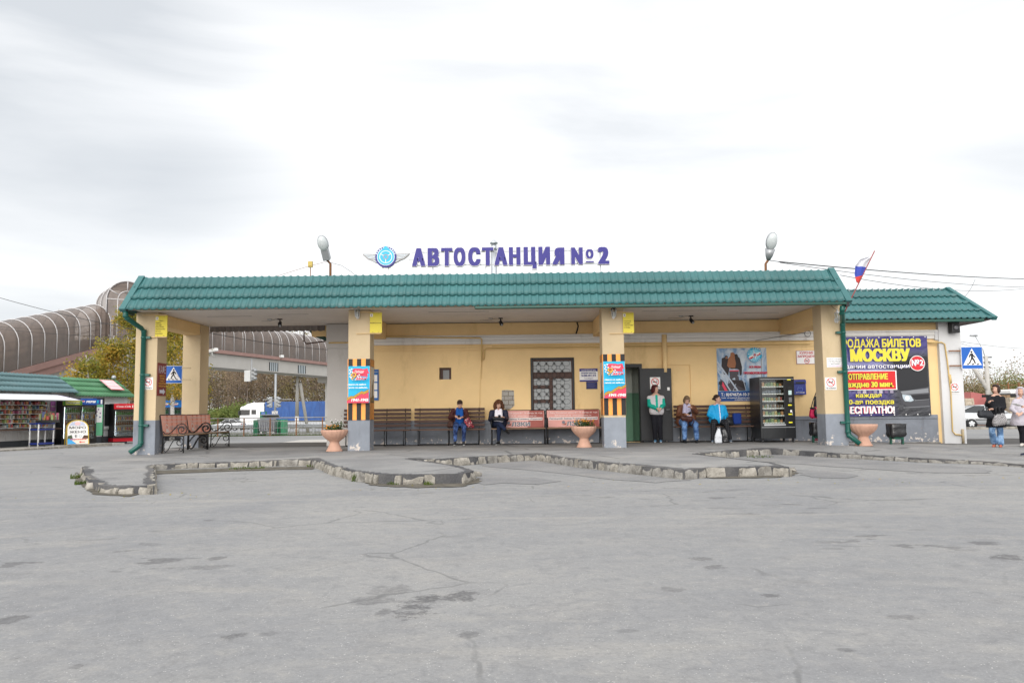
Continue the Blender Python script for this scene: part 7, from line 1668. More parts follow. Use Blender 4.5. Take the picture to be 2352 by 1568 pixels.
def deco_cola(b):
    b.rect(0, 0, 1, 1, flatc('pepsi_blue', 20, 70, 150)); b.disc(.16, .5, .085, P_WHITE); b.poly([(.075, .5), (.12, .7), (.18, .72), (.245, .55), (.2, .62), (.14, .5)], P_RED); b.poly([(.08, .42), (.14, .42), (.2, .52), (.24, .42), (.17, .24), (.1, .3)], flatc('pepsi_mid', 20, 60, 160)); b.text('PEPSI', .63, .32, .36, P_WHITE, .62, .05, .2)
cooler(kpos(1475, 1.0), KC, .62, KL(1470, 568, .95).z, .7, flatc('cooler_blue', 24, 66, 140), .26, M_BLK, M_BLK, 'c', 'tall black drinks cooler with blue header reading PEPSI', deco_cola)
red = flatc('cola_red', 196, 20, 40, .4)
def deco_red(b): b.text('Coca-Cola', .32, .35, .34, P_WHITE, .5, .02, .25); b.rect(.62, .25, .65, .75, P_WHITE); b.text('Coca-Cola', .95, .35, .34, P_WHITE, .5, .02, .25, align='R') if False else b.text('Co', .82, .35, .34, P_WHITE, .16, .02, .25)
cooler(kpos(2150, .75), KC, 1.25, KL(2110, 655, .55).z, .65, red, .24, M_BLK, red, 'c', 'red and black drinks cooler with Coca-Cola header beside the left pillar', deco_red)
# mint green cabinet turned away, under a dark frame
T = thing('metal_cabinet', 'mint green metal cabinet with a white poster, between the coolers and the kiosk window', 'cabinet', kpos(1650, 1.05), KC); x0, x1 = -.22, .22; mint = mat('mint_paint', (.12, .42, .23), .5, var=.12); hz_ = KL(1650, 672, 1.0).z; ht_ = KL(1650, 558, 1.0).z
q = MB(); q.box((x0, 0, .32), (x1, .7, hz_), mint, bev=.015); q.build('cabinet_body', T); q = MB()
for xx in (x0, x1 - .05):
    for yy in (0, .65): q.box((xx, yy, 0), (xx + .05, yy + .05, ht_ if yy == 0 else .33), M_BLK)
q.box((x0, .01, ht_ - .05), (x1, .05, ht_), M_BLK); q.build('frame', T)
b = Board((x0 + .06, .03, hz_ + .01), UX, UZ, x1 - x0 - .12, ht_ - hz_ - .06, flatc('sticker_blue', 40, 70, 150)); b.rect(.1, .2, .5, .8, P_CYAN); b.rect(.75, .1, .95, .9, P_WHITE); b.mb.build('sticker_panel', T)
b = Board((x0 + .06, -.001, hz_ - .72), UX, UZ, .3, .62, P_WHITE, thick=.001)
for i, (cx, cy) in enumerate(((.3, .7), (.3, .45), (.75, .6), (.72, .35), (.5, .85))): b.disc(cx, cy, .1, [flatc('leaflet_mauve', 150, 110, 160), flatc('leaflet_slate', 90, 110, 150)][i % 2])
b.mb.build('poster', T)
# plastic shelf rack with a tray of goods
T = thing('shelf_rack', 'white and blue plastic shelf rack standing before the kiosk counter', 'shelf', kpos(790, 1.15), kang); zs = [.10, .62, KL(790, 975, 1.15).z - .06]; bl_ = mat('plastic_blue', C(34, 52, 130), .4)
for z in zs: q = MB(); q.box((-.4, 0, z), (.4, .42, z + .06), bl_, bev=.01); q.build('shelf_board', T)
for xx in (-.38, .38):
    for yy in (.03, .38): q = MB(); q.tube([(xx, yy, 0), (xx, yy, zs[-1] + .02)], .028, M_WPAINT, 8); q.build('leg', T)
T = thing('goods_tray', 'dark tray of small packets on top of the plastic rack', 'tray', KM @ V((KI @ kpos(790, 1.15)) + V((0, 0, zs[-1] + .062)))); q = MB(); q.box((-.26, -.3, 0), (.3, .3, .1), M_BLK, bev=.01); q.build('tray', T); q = MB()
for _ in range(40): a = V((rr.uniform(-.22, .26), rr.uniform(-.26, .26), .1)); q.box(a, a + V((rr.uniform(.04, .09), rr.uniform(.02, .06), rr.uniform(.08, .3))), M_GOODS)
q.build('goods', T)
# folding pavement boards
def aboard(loc, rotz, w, h, draw, label):
    T = thing('pavement_board', label, 'sign', loc, rotz, 'yellow framed pavement boards'); yf_ = mat('board_yellow', (.62, .43, .06), .5, var=.15); n = 14
    arch = [(-w / 2, .08), (w / 2, .08), (w / 2 * .98, h * .72)] + [(w / 2 * .96 * math.cos(a), h * .72 + h * .27 * math.sin(a)) for a in np.linspace(.15, math.pi - .15, n)] + [(-w / 2 * .98, h * .72)]
    for s in (-1, 1):
        up = V((0, -s * .24, 1)).normalized(); o_ = V((0, s * .25 * h, 0)); q = MB(); q.tube([o_ + UX * x + up * y for x, y in [(-w / 2, -.02)] + arch[:1] + arch[:1] + arch[2:][::-1] + arch[1:2] + [(w / 2, -.02)]], .018, yf_, 6); q.build('frame', T)
        uxx = UX if s < 0 else -UX; q = MB(); q.flat(arch if s < 0 else arch, o_ - V((0, 0, 0)), uxx, up, P_WHITE if s < 0 else M_GREYM); pp = q.build('panel', T)
        if s < 0: b = Board(o_ + UX * (-w / 2 + .02) + up * .09 + UX.cross(up) * .004, UX, up, w - .04, h - .1, P_WHITE, thick=.001); b.mb = MB(); draw(b); b.mb.build('lettering', T)
def draw_ice(b):
    b.poly([(.1, .78), (.9, .78), (.75, .93), (.25, .93)], flatc('ice_grey', 190, 195, 215)); b.disc(.5, .86, .14, flatc('ice_rose', 230, 190, 190), .1); 
    for tx, y in (('МОРО', .64), ('ЖЕНО', .46), ('Е', .28)): b.text(tx, .5 if len(tx) > 1 else .42, y, .10, P_BLACK, .8 if len(tx) > 1 else .11, .01)
    b.ring(.62, .33, .07, .012, flatc('seal_grey', 150, 170, 180)); b.poly([(0, 0), (1, 0), (1, .22), (0, .22)], flatc('ice_peach', 240, 214, 196)); b.poly([(0, 0), (.45, 0), (.2, .16), (.5, .2), (0, .22)], flatc('ice_blue', 70, 160, 215)); b.text('Мороженое', .52, .17, .06, P_RED, .8, .02, .2); b.poly([(.55, .08), (.65, .12), (.65, .09), (.85, .09), (.85, .065), (.65, .065), (.65, .035)], P_RED); b.poly([(0, .22), (.25, .22), (.2, .38), (.02, .34)], flatc('leaf_grey', 70, 84, 60)); b.poly([(.7, .22), (1, .22), (1, .34), (.8, .36)], flatc('leaf_brown', 84, 60, 44))
pA = gnd(176, 1024, -.03); aboard((pA.x, pA.y, -.03), R(38), .74, 1.02, draw_ice, 'yellow framed white pavement board lettered МОРОЖЕНОЕ')
def draw_cone(b): b.rect(.04, .02, .96, .72, flatc('cone_peach', 235, 190, 120)); b.poly([(.1, .72), (.9, .72), (.7, .95), (.3, .95)], flatc('cone_plum', 150, 60, 110)); b.poly([(.3, .1), (.7, .1), (.9, .5), (.5, .62), (.1, .5)], flatc('cone_tan', 205, 130, 80)); b.disc(.5, .55, .25, flatc('cone_cream', 250, 235, 215), .2)
pA = gnd(-3, 1020, -.03); aboard((pA.x - .12, pA.y, -.03), R(38), .75, 1.05, draw_cone, 'pavement board with an ice cream picture at the left edge')
# kerb and paving strip before the kiosks
q = MB(); q.hexa([KM @ V(t) for t in ((-6, -2.2, -.2), (kw(1290), -2.2, -.2), (kw(1290), .1, -.2), (-6, .1, -.2), (-6, -2.2, .06), (kw(1290), -2.2, .05), (kw(1290), .1, .03), (-6, .1, .06))], M_SLAB)
for i in range(12): q.hexa([KM @ V(t) for t in ((-6 + i, -2.35, -.2), (-5.02 + i, -2.35, -.2), (-5.02 + i, -2.21, -.2), (-6 + i, -2.21, -.2), (-6 + i, -2.33, .07), (-5.02 + i, -2.33, .07), (-5.02 + i, -2.21, .075), (-6 + i, -2.21, .075))] if -5 + i < kw(1290) else [KM @ V((-6, -2.3, -.1 - .001 * k)) for k in range(8)], M_KERB) if -5 + i < kw(1290) else None
q.build('kiosk_pavement', kind='structure', label='grey kerbed strip of paving before the kiosks', cat='pavement')
for (u, v, lab) in ((414, 966, 'blue headed drinks cooler with a white cloud, seen between the left pillars'), (391, 966, 'second blue headed drinks cooler, half hidden by the left front pillar')):
    def deco_w(b): b.disc(.5, .5, .26, P_WHITE, .12); b.text('Святой', .5, .52, .18, flatc('cloud_ink', 30, 40, 110), .3, .04); b.text('источник', .5, .26, .18, P_RED, .36, .04)
    p = at(401 if u > 400 else 378.5, 1006, 41); cooler((p.x, 41, ground_z(0, 41)), R(8), .62, 2.05, .6, flatc('spring_blue', 30, 120, 205), .36, mat('cooler_slate', (.05, .06, .09), .5), M_BLK, 'c', lab, deco_w)

# ------------------------------------------------------------------ glazed footbridge
FB = thing('footbridge', 'covered footbridge with brown glazed barrel roof, white ribs and a stair ramp', 'footbridge', (-24, 50, -.3))
M_TINT = tint_glass('brown_glazing', (.66, .56, .50), (.205, .158, .132), .60); M_RIB = mat('rib_white', (.52, .50, .50), .45, var=.1); M_PINK = mat('pink_concrete', (.33, .20, .175), .8, var=.25, vscale=2); M_GIRD = mat('grey_concrete', (.48, .46, .43), .85, var=.12, vscale=1.5)
M_DRAIL = mat('dark_rail', (.06, .055, .06), .6)
def arch_pts(w, hw, n=14):
    r = w / 2; return [(r, 0)] + [(r * math.cos(a), hw + r * math.sin(a)) for a in np.linspace(0, math.pi, n)] + [(-r, 0)]
def gallery(p0, p1, w, hw, sp, skip=(), double=()):
    """barrel glazed tube on the line p0-p1 (floor centre line)"""
    d = p1 - p0; L = d.length; dh = V((d.x, d.y, 0)).normalized(); c = V((dh.y, -dh.x, 0)); n = max(2, round(L / sp)); prof = arch_pts(w, hw)
    F = lambda t, a: p0 + d * t + c * a[0] + UZ * a[1]
    q = MB(); vs = [F(t, a) for t in (0, 1) for a in prof]; k = len(prof); m_ = n
    vs = [F(i / n, a) for i in range(n + 1) for a in prof]; q.add(vs, [(i * k + j, i * k + j + 1, (i + 1) * k + j + 1, (i + 1) * k + j) for i in range(n) for j in range(k - 1)], M_TINT, True); o = bb2(q, 'glazing')
    q = MB()
    for i in range(n + 1):
        for off in ((-.16, .16) if i in double else (0,)): q.tube([F(i / n + off / L, (a[0] * 1.012, a[1] * 1.006)) for a in prof], .029, M_RIB, 5)
        q.tube([F(i / n, (a[0] * .97, a[1] * .985)) for a in prof], .036, M_DRAIL, 4)
    bb2(q, 'rib')
    q = MB()
    for s in (-1, 1): q.tube([F(0, (s * w * .44, 1.05)), F(1, (s * w * .44, 1.05))], .025, M_DRAIL, 4); q.tube([F(0, (s * w * .44, .65)), F(1, (s * w * .44, .65))], .018, M_DRAIL, 4)
    q.hexa([F(0, (-w * .48, -.05)), F(1, (-w * .48, -.05)), F(1, (w * .48, -.05)), F(0, (w * .48, -.05)), F(0, (-w * .48, .3 if hw < 1.4 else .02)), F(1, (-w * .48, .3 if hw < 1.4 else .02)), F(1, (w * .48, .3 if hw < 1.4 else .02)), F(0, (w * .48, .3 if hw < 1.4 else .02))], M_DRAIL); bb2(q, 'handrail')
    return F
def bb2(q, name, **k): return q.build(name, FB, world=True, **k)
def slab(F, w, z0, z1, m, name, t0=0, t1=1, zz0=None, zz1=None):
    q = MB(); q.hexa([F(t0, (-w / 2, z0)), F(t1, (-w / 2, z0 if zz0 is None else zz0)), F(t1, (w / 2, z0 if zz0 is None else zz0)), F(t0, (w / 2, z0)), F(t0, (-w / 2, z1)), F(t1, (-w / 2, z1)), F(t1, (w / 2, z1)), F(t0, (w / 2, z1))], m); return bb2(q, name)
wt = 2.4; a_, b_ = at(57.7, 843, 42), at(249, 790.8, 49.4); dr = b_ - a_; dh = V((dr.x, dr.y, 0)).normalized(); cr_ = V((dh.y, -dh.x, 0)) * (wt / 2)
r0, r1 = a_ - dr * 1.45 - cr_, b_ + dr * .02 - cr_
F = gallery(r0, r1, wt, 1.3, 1.06); slab(F, wt + .12, -.36, -.02, M_PINK, 'stringer'); slab(F, wt - .1, -.80, -.37, M_PINK, 'stringer'); slab(F, wt - .7, -1.25, -.81, M_GIRD, 'girder', .25, 1, zz0=-1.9)
tc_ = at(292, 700, 50.2); ta = V((-.60, .80, 0)); tn = V((ta.y, -ta.x, 0)); zf_ = r1.z - .1; ztop = at(292, 645.5, 50).z
p0 = V((tc_.x, tc_.y, zf_)); p1 = p0 + ta * 3.6; F = gallery(p0, p1, 2.36, ztop - zf_ - 1.18, 1.8); slab(F, 2.5, -.5, -.02, M_PINK, 'landing')
q = MB(); prof = arch_pts(2.36, ztop - zf_ - 1.18); hw = ztop - zf_ - 1.18; q.add([F(-.004, a) for a in prof], [tuple(range(len(prof)))], M_TINT)
for a in range(1, 6): q.tube([F(-.008, (1.16 * math.cos(a * math.pi / 6) * t, hw + 1.16 * math.sin(a * math.pi / 6) * t)) for t in (.5, 1)], .035, M_RIB, 4) if a % 2 or a == 3 else None
q.tube([F(-.008, (.55 * math.cos(a), hw + .55 * math.sin(a))) for a in np.linspace(0, math.pi, 10)], .035, M_RIB, 4); q.tube([F(-.008, (-1.18, hw)), F(-.008, (1.18, hw))], .035, M_RIB, 4)
for xx in (-.55, .55): q.tube([F(-.008, (xx, 0)), F(-.008, (xx, hw))], .035, M_RIB, 4)
q.tube([F(-.008, (0, hw - 1.4)), F(-.008, (0, hw))], .03, M_RIB, 4); bb2(q, 'end_window')
def pier(p, w, d, z1): q = MB(); q.box((p.x - w / 2, p.y - d / 2, -2), (p.x + w / 2, p.y + d / 2, z1), M_GIRD, bev=.05); bb2(q, 'pier')
pier(p0 + ta * 1.6, 1.0, 1.0, zf_ - .5)
s0, s1 = at(482, 809.5, 56), at(752, 835.8, 73); ds = (s1 - s0); s0e, s1e = s0 - ds * .36, s0 + ds * 3.6; c_ = V((ds.y, -ds.x, 0)).normalized() * 1.3
s0e.z = s1e.z = (s0.z + s1.z) / 2; F = gallery(s0e - c_, s1e - c_, 2.6, 1.3, 1.3, double=(6, 8, 12, 14)); slab(F, 2.75, -.05, .2, M_PINK, 'edge_strip'); slab(F, 2.3, -1.05, -.06, M_GIRD, 'girder')
L_ = (s1e - s0e).length
for (x, y) in ((616.5, 843), (683, 848)):
    for t in np.linspace(0, 1, 400):
        w_ = F(t, (1.15, -.5)); 
        if (_r.dot(w_ - V((0, 0, CAM_H))) / _f.dot(w_ - V((0, 0, CAM_H)))) * 1829.33 + 1176 > x: break
    q = MB()
    for k in range(9): q.hexa([F(t + (k * .15 + e) / L_, (xx, z)) for z in (-.98, -.28) for e, xx in ((0, 1.156), (.15, 1.156), (.15, 1.165), (0, 1.165))], P_BLACK if k % 2 == 0 else flatc('marker_pale', 190, 200, 205))
    bb2(q, 'striped_marker')
pe = F(.36 + .01, (0, -1)); 
for (x,) in ((752,),):
    for t in np.linspace(0, 1, 400):
        w_ = F(t, (0, -.5))
        if (_r.dot(w_ - V((0, 0, CAM_H))) / _f.dot(w_ - V((0, 0, CAM_H)))) * 1829.33 + 1176 > x: break
    p = F(t + .01, (0, 0)); pier(p, .9, 1.1, p.z - 1.05); q = MB(); q.box((p.x - 1.1, p.y - .9, p.z - 1.5), (p.x + 1.1, p.y + .9, p.z - 1.02), M_GIRD, bev=.05); bb2(q, 'pier_cap')
p = F(.98, (0, 0)); pier(p, .9, 1.1, p.z - 1.0)
for (x, y, Y, lab) in ((490.6, 808, 55.2, 'left one of two white security cameras on the footbridge side'), (643, 822.6, 65, 'right one of two white security cameras on the footbridge side')):
    p = at(x, y, Y); T = thing('security_camera', lab, 'camera', p, R(-30)); q = MB(); q.box((-.35, -.13, 0), (.35, .13, .22), M_WPAINT, M.Rotation(R(-8), 4, 'Y'), .03); q.build('camera_body', T); q = MB(); q.tube([(-.15, 0, .02), (-.2, .05, -.2), (-.3, .3, -.3)], .04, M_WPAINT, 6); q.build('bracket', T)
# ------------------------------------------------------------------ road, verge and what stands along it
RZ = lambda y: ground_z(0, y)
q = MB(); q.add([(x, y, RZ(y) + .006) for y, x in ((84, -260), (84, 200), (128, 200), (128, -260))], [(0, 1, 2, 3)], asphalt_walk('road_asphalt', (.26, .26, .27), (.33, .33, .33), (.38, .36, .34))); q.build('road', kind='structure', label='wide grey highway behind the station', cat='road')
M_VERGE = NT('verge'); vn = M_VERGE.noise(.8, 6, .7); M_VERGE = M_VERGE.done(M_VERGE.mix(M_VERGE.ramp(vn, .35, .65), (.075, .10, .03), (.16, .15, .07)), .95, .1)
for (x0, x1, y0, y1, zo) in ((-60, -6, 52.3, 55.5, .012), (-260, 200, 66, 70, .012), (-260, 200, 129, 300, .012), (22, 160, 62, 110, .012)):
    q = MB(); q.add([(x0, y0, RZ(y0) + zo), (x1, y0, RZ(y0) + zo), (x1, y1, RZ(y1) + zo), (x0, y1, RZ(y1) + zo)], [(0, 1, 2, 3)], M_VERGE); q.build('grass_verge', kind='structure', label='strip of dry grass verge', cat='verge')
gt = MB(); r8 = random.Random(8)
for k in range(500): tuft(gt, V((r8.uniform(-30, -11), r8.uniform(52.1, 53.0), RZ(52.5))), .25, 5, .16, M_GRASS, r8)
gt.build('grass', kind='stuff', label='short grass along the foot of the railing', cat='grass')
BP = lambda u, v, Y: at(528.3 + u * .12207, 895.8 + v * .12207, Y)
# railing with bent bars
def railing(x0, x1, y, label):
    z = RZ(y); T = thing('street_railing', label, 'railing', ((x0 + x1) / 2, y, z)); L = (x1 - x0) / 2; m = mat('railing_grey', (.30, .29, .28), .6, .3, var=.3)
    q = MB()
    for zz, r_ in ((1.17, .03), (.95, .018), (.52, .016), (.15, .02)): q.tube([(-L, 0, zz), (L, 0, zz)], r_, m, 6)
    q.build('rail', T); n = int(2 * L / 1.7)
    for i in range(n + 1): q = MB(); xx = -L + 1.7 * i; q.box((xx - .035, -.03, -.1), (xx + .035, .04, 1.18), M_RUST, bev=.008); q.build('post', T)
    q = MB(); i = -L + .1
    while i < L: q.tube([(i, 0, .15), (i, 0, .6), (i + .07, 0, .78), (i, 0, .95)], .009, m, 3); i += .21
    q.build('bar_grid', T)
railing(at(380, 980, 52).x, at(860, 980, 52).x, 52.0, 'grey street railing with rusty posts in front of the highway')
def guard(x0, x1, y, label):
    z = RZ(y); T = thing('guardrail', label, 'guardrail', ((x0 + x1) / 2, y, z), 0, 'steel guardrails beside the highway'); L = (x1 - x0) / 2; q = MB(); m = mat('guard_steel', (.34, .35, .36), .45, .6, var=.15)
    pr = [(0, .45), (-.06, .5), (0, .56), (.0, .6), (-.06, .66), (0, .74), (.02, .74), (-.03, .66), (.03, .6), (.03, .56), (-.03, .5), (.02, .45)]; q.prism([(a, b) for a, b in pr], (-L, 0, 0), UY, UZ, (2 * L, 0, 0), m); q.build('beam', T)
    n = int(2 * L / 2.6)
    for i in range(n + 1): q = MB(); xx = -L + 2.6 * i; q.box((xx - .07, .03, -.1), (xx + .07, .16, .74), m); q.build('post', T)
guard(-40, -2, 66.5, 'nearer steel guardrail behind the street railing'); guard(-70, 0, 83, 'farther steel guardrail along the highway edge')
# wheeled dumpster between green sheet panels
p = BP(730, 850, 53); dz = RZ(53); T = thing('dumpster', 'galvanised wheeled dumpster with open lid between green screens', 'dumpster', (p.x, 53, dz)); GAL = mat('galvanised', (.42, .43, .46), .42, .7, var=.2, vscale=3); w2 = (BP(890, 800, 53).x - BP(570, 800, 53).x) / 2
q = MB(); q.hexa([V(t) for t in ((-w2 * .86, -.4, .28), (w2 * .86, -.4, .28), (w2 * .86, .4, .28), (-w2 * .86, .4, .28), (-w2, -.55, 1.08), (w2, -.55, 1.08), (w2, .5, 1.08), (-w2, .5, 1.08))], GAL)
for i in range(9): xx = -w2 * .8 + i * w2 * .2; q.box((xx - .025, -.56, .36), (xx + .025, -.45, 1.0), GAL, M.Rotation(R(-0), 4, 'X'))
q.box((-w2 - .03, -.6, 1.05), (w2 + .03, -.53, 1.12), GAL); q.build('tub', T); q = MB(); q.box((-w2 * .96, -.54, 1.083), (w2 * .96, .49, 1.087), M_BLK); q.build('opening', T)
q = MB(); q.prism([(.55 * math.cos(a), .36 * math.sin(a)) for a in np.linspace(.35, 1.9, 10)] + [(.5 * math.cos(a), .3 * math.sin(a)) for a in np.linspace(1.9, .35, 10)], (-w2, .05, 1.05), UY, UZ, (2 * w2, 0, 0), GAL); q.build('lid', T)
for sx in (-1, 1):
    for yy in (-.35, .35): q = MB(); q.tube([(sx * w2 * .7 - .03, yy, .1), (sx * w2 * .7 + .03, yy, .1)], .1, M_BLK, 10); q.box((sx * w2 * .7 - .06, yy - .05, .12), (sx * w2 * .7 + .06, yy + .05, .3), P_WHITE); q.build('wheel', T)
gs = mat('screen_green', (.02, .17, .085), .5, var=.2); gs2 = mat('screen_green_pale', (.06, .28, .15), .5, var=.2)
for (u0, u1, v0, Y, m, lab, sk) in ((462, 552, 560, 53.3, gs, 'dark green sheet screen left of the dumpster', .25), (908, 1045, 552, 53.3, gs2, 'pale green sheet screen right of the dumpster', .25)):
    a, b = BP(u0, 855, Y), BP(u1, 855, Y); h = BP(u0, v0, Y).z - dz; q = MB(); q.box((a.x, Y - .3, dz), (a.x + .05, Y + .5, dz + h), m); q.box((b.x - .05, Y - .3, dz), (b.x, Y + .5, dz + h), m); q.box((a.x + .05, Y + .46, dz), (b.x - .05, Y + .5, dz + h), m); q.box((a.x + .05 if u0 < 600 else (a.x + b.x) / 2, Y - .3, dz), (b.x - .05, Y - .26, dz + h), m); q.build('sheet_screen', label=lab, cat='screen', group='green screens around the dumpster', top=True)
a, b = BP(560, 500, 54.2), BP(690, 400, 54.2); T = thing('notice_stand', 'green notice stand with blue plate standing behind the dumpster', 'panel', ((a.x + b.x) / 2, 54.2, RZ(54))); q = MB(); q.box((a.x, 54.2, RZ(54)), (b.x, 54.25, b.z), gs, bev=.01); q.build('panel', T, world=True); bo = Board((a.x + (b.x - a.x) * .2, 54.195, a.z + .15), UX, UZ, (b.x - a.x) * .6, (b.z - a.z) * .5, flatc('plate_blue', 50, 90, 170)); 
for i in range(5): bo.rect(.1, .15 + .16 * i, .9, .21 + .16 * i, flatc('plate_text', 150, 180, 220))
bo.mb.v = [tuple(root_m(T).inverted() @ V(t)) for t in bo.mb.v]; bo.mb.build('plate', T)

def wheel(T, x, y, z, r, w, sub=True):
    q = MB(); q.lathe([(r * .62, -w / 2), (r * .94, -w / 2), (r, -w * .3), (r, w * .3), (r * .94, w / 2), (r * .62, w / 2)], (0, 0, 0), mat('tyre', (.018, .018, .019), .85, var=.2), 20, caps=False); o = q.build('wheel', T); o.location = (x, y, z); o.rotation_euler = (R(90), 0, 0)
    q = MB(); q.lathe([(r * .63, -w * .42), (r * .5, -w * .3), (r * .1, -w * .4), (0, -w * .4)], (0, 0, 0), mat('rim_silver', (.6, .61, .62), .35, .2), 16); q.lathe([(r * .63, w * .42), (r * .5, w * .3), (r * .1, w * .4), (0, w * .4)], (0, 0, 0), mat('rim_silver', (.45, .46, .47)), 16)
    for k in range(5): a = k * 1.2566; q.box((-.045 * r / .3, r * .15, w * .32), (.045 * r / .3, r * .6, w * .46), mat('rim_silver', (.45, .46, .47)), M.Rotation(a, 4, 'Z')); q.box((-.045 * r / .3, r * .15, -w * .46), (.045 * r / .3, r * .6, -w * .32), mat('rim_silver', (.45, .46, .47)), M.Rotation(a, 4, 'Z'))
    q.build('rim', o)
def car(loc, rotz, paint, label, kind):
    """front towards local -x; kind: saloon / hatch"""
    T = thing('parked_car' if kind == 'hatch' else 'car', label, 'car', loc, rotz); hw = .84
    sal = kind == 'saloon'
    S = [(-2.05, .48, .36, .60, .62), (-1.9, .68, .27, .68, .72), (-1.3, .80, .22, .76, .86), (-.75, .84, .2, .82, .94), (0, .85, .2, .84, .96), (.8, .85, .2, .85, .97), (1.45, .83, .24, .86, .98 if sal else 1.0), (1.95, .74, .34, .84, .95), (2.08, .6, .42, .76, .86)]
    q = MB(); ring = []
    for (x, w, z0, zm, zt) in S: ring.append([(x, -w * .92, z0), (x, -w, z0 + .14), (x, -w, zm - .1), (x, -w * .95, zt - .03), (x, -w * .8, zt), (x, 0, zt + .02), (x, w * .8, zt), (x, w * .95, zt - .03), (x, w, zm - .1), (x, w, z0 + .14), (x, w * .92, z0), (x, 0, z0)])
    n = 12; q.add([p for r_ in ring for p in r_], [(i * n + j, (i + 1) * n + j, (i + 1) * n + (j + 1) % n, i * n + (j + 1) % n) for i in range(len(S) - 1) for j in range(n)] + [tuple(range(n)), tuple((len(S) - 1) * n + j for j in range(n))[::-1]], paint, True)
    roof = [(-.85, .72, .94), (-.15, .60, 1.40), (.3, .60, 1.44), (1.0, .60, 1.40), (1.6 if sal else 1.95, .68, 1.0)]; rv = []
    for (x, w, z) in roof: rv += [(x, -w, z), (x, -w * .75, z + .02), (x, w * .75, z + .02), (x, w, z)]
    q.add(rv + [(x, s * .78, .93) for x in (-.85, 1.6 if sal else 1.95) for s in (-1, 1)], [(i * 4 + j, (i + 1) * 4 + j, (i + 1) * 4 + j + 1, i * 4 + j + 1) for i in range(1, 3) for j in range(3)], paint, True)
    tops = [(-.15, .6, 1.40), (.3, .6, 1.44), (1.0, .6, 1.40)]
    xe, ze = (1.6, 1.0) if sal else (1.92, 1.02)
    for s in (-1, 1):  # pillars
        for a, b in (((-.85, s * .75, .94), (-.15, s * .6, 1.40)), ((.42, s * .79, .95), (.4, s * .605, 1.43)), ((xe, s * .72, ze), (1.0, s * .6, 1.40)), ((-.15, s * .6, 1.40), (1.0, s * .6, 1.40))): q.tube([a, b], .035, paint, 5)
    q.build('body', T)
    def win(pts, nm='window'): w_ = MB(); w_.add(pts, [tuple(range(len(pts)))], M_GLASSB); w_.build(nm, T)
    for s in (-1, 1):
        y0, y1 = s * .785, s * .61; win([(-.8, y0, .955), (.38, y0, .96), (.36, y1, 1.40), (-.16, y1, 1.37)]); win([(.46, y0, .96), (xe - .12, y0 * .95, ze - .01), (.98, y1, 1.37), (.44, y1, 1.41)])
    win([(-.84, -.7, .955), (-.84, .7, .955), (-.16, .57, 1.395), (-.16, -.57, 1.395)], 'windscreen'); win([(xe - .02, -.66, ze), (xe - .02, .66, ze), (1.02, .57, 1.395), (1.02, -.57, 1.395)], 'rear_window')
    for s in (-1, 1):
        for x in (-1.28, 1.24):
            w_ = MB(); w_.lathe([(.345, -.03), (.345, .05)], (0, 0, 0), M_BLK, 16); w_.lathe([(0, .012), (.345, .012)], (0, 0, 0), M_BLK, 16); o = w_.build('wheel_arch', T); o.location = (x, s * .80, .31); o.rotation_euler = (R(90), 0, 0)
            wheel(T, x, s * .79, .29, .29, .19)
        w_ = MB(); w_.ell((-1.98, s * .52, .62), (.09, .16, .07), mat('headlamp', (.6, .62, .62), .15), 8); w_.build('headlight', T); w_ = MB(); w_.box((2.0, s * .62 - .12, .68), (2.06, s * .62 + .1, .86), mat('tail_lamp', (.4, .02, .02), .3), bev=.01); w_.build('taillight', T)
        w_ = MB(); w_.box((-1.0, s * .855 - .008, .50), (1.0, s * .855 + .008, .56), M_BLK); w_.build('side_trim', T); w_ = MB(); w_.box((-.72, s * .9 - .06, .95), (-.6, s * .9 + .06, 1.05), paint, bev=.02); w_.build('mirror', T)
    for x in (-2.08, 2.1): w_ = MB(); w_.box((x - .04, -.66, .34), (x + .04, .66, .5), M_BLK if kind == 'hatch' else paint, bev=.03); w_.build('bumper', T)
    w_ = MB(); w_.box((2.145, -.26, .6), (2.15, .26, .7), P_WHITE); w_.build('number_plate', T); return T
SILV = mat('car_silver', (.46, .47, .48), .28, .5, var=.03, coat=.5); SILV2 = mat('car_pale_silver', (.56, .57, .57), .28, .4, var=.03, coat=.5)
pc = at(525, 986, 104); car((pc.x, 104, RZ(104)), R(-6), SILV2, 'pale silver saloon car driving on the highway in front of the lorry', 'saloon')
# articulated lorry
Yt = 112.0; z = RZ(Yt); p = BP(180, 690, Yt); T = thing('lorry', 'white and green articulated lorry with a blue tarpaulin trailer', 'lorry', (p.x, Yt, z)); Xc = lambda u: BP(u, 500, Yt).x - p.x; Zc = lambda v: BP(400, v, Yt).z - z; WHT = mat('cab_white', (.74, .74, .73), .35, var=.04); GRN = mat('cab_green', (.02, .24, .13), .4)
q = MB(); prof = [(0, .5), (0, Zc(480)), (.06, Zc(330)), (.25, Zc(305)), (Xc(258), Zc(300)), (Xc(330), Zc(255)), (Xc(420), Zc(236)), (Xc(600), Zc(232)), (Xc(628), Zc(250)), (Xc(640), Zc(330)), (Xc(640), .9), (Xc(500), .9), (Xc(500), .5)]
q.prism(prof, (0, 0, 0), UX, UZ, (0, 2.45, 0), WHT); q.build('cab', T); q = MB(); q.box((-.03, .02, Zc(575)), (Xc(385), 2.43, Zc(486)), GRN); q.box((-.05, -.02, .45), (Xc(330), 2.47, .95), WHT, bev=.05); q.box((-.04, .0, Zc(555)), (-.031, 2.4, Zc(525)), M_BLK); q.build('grille', T)
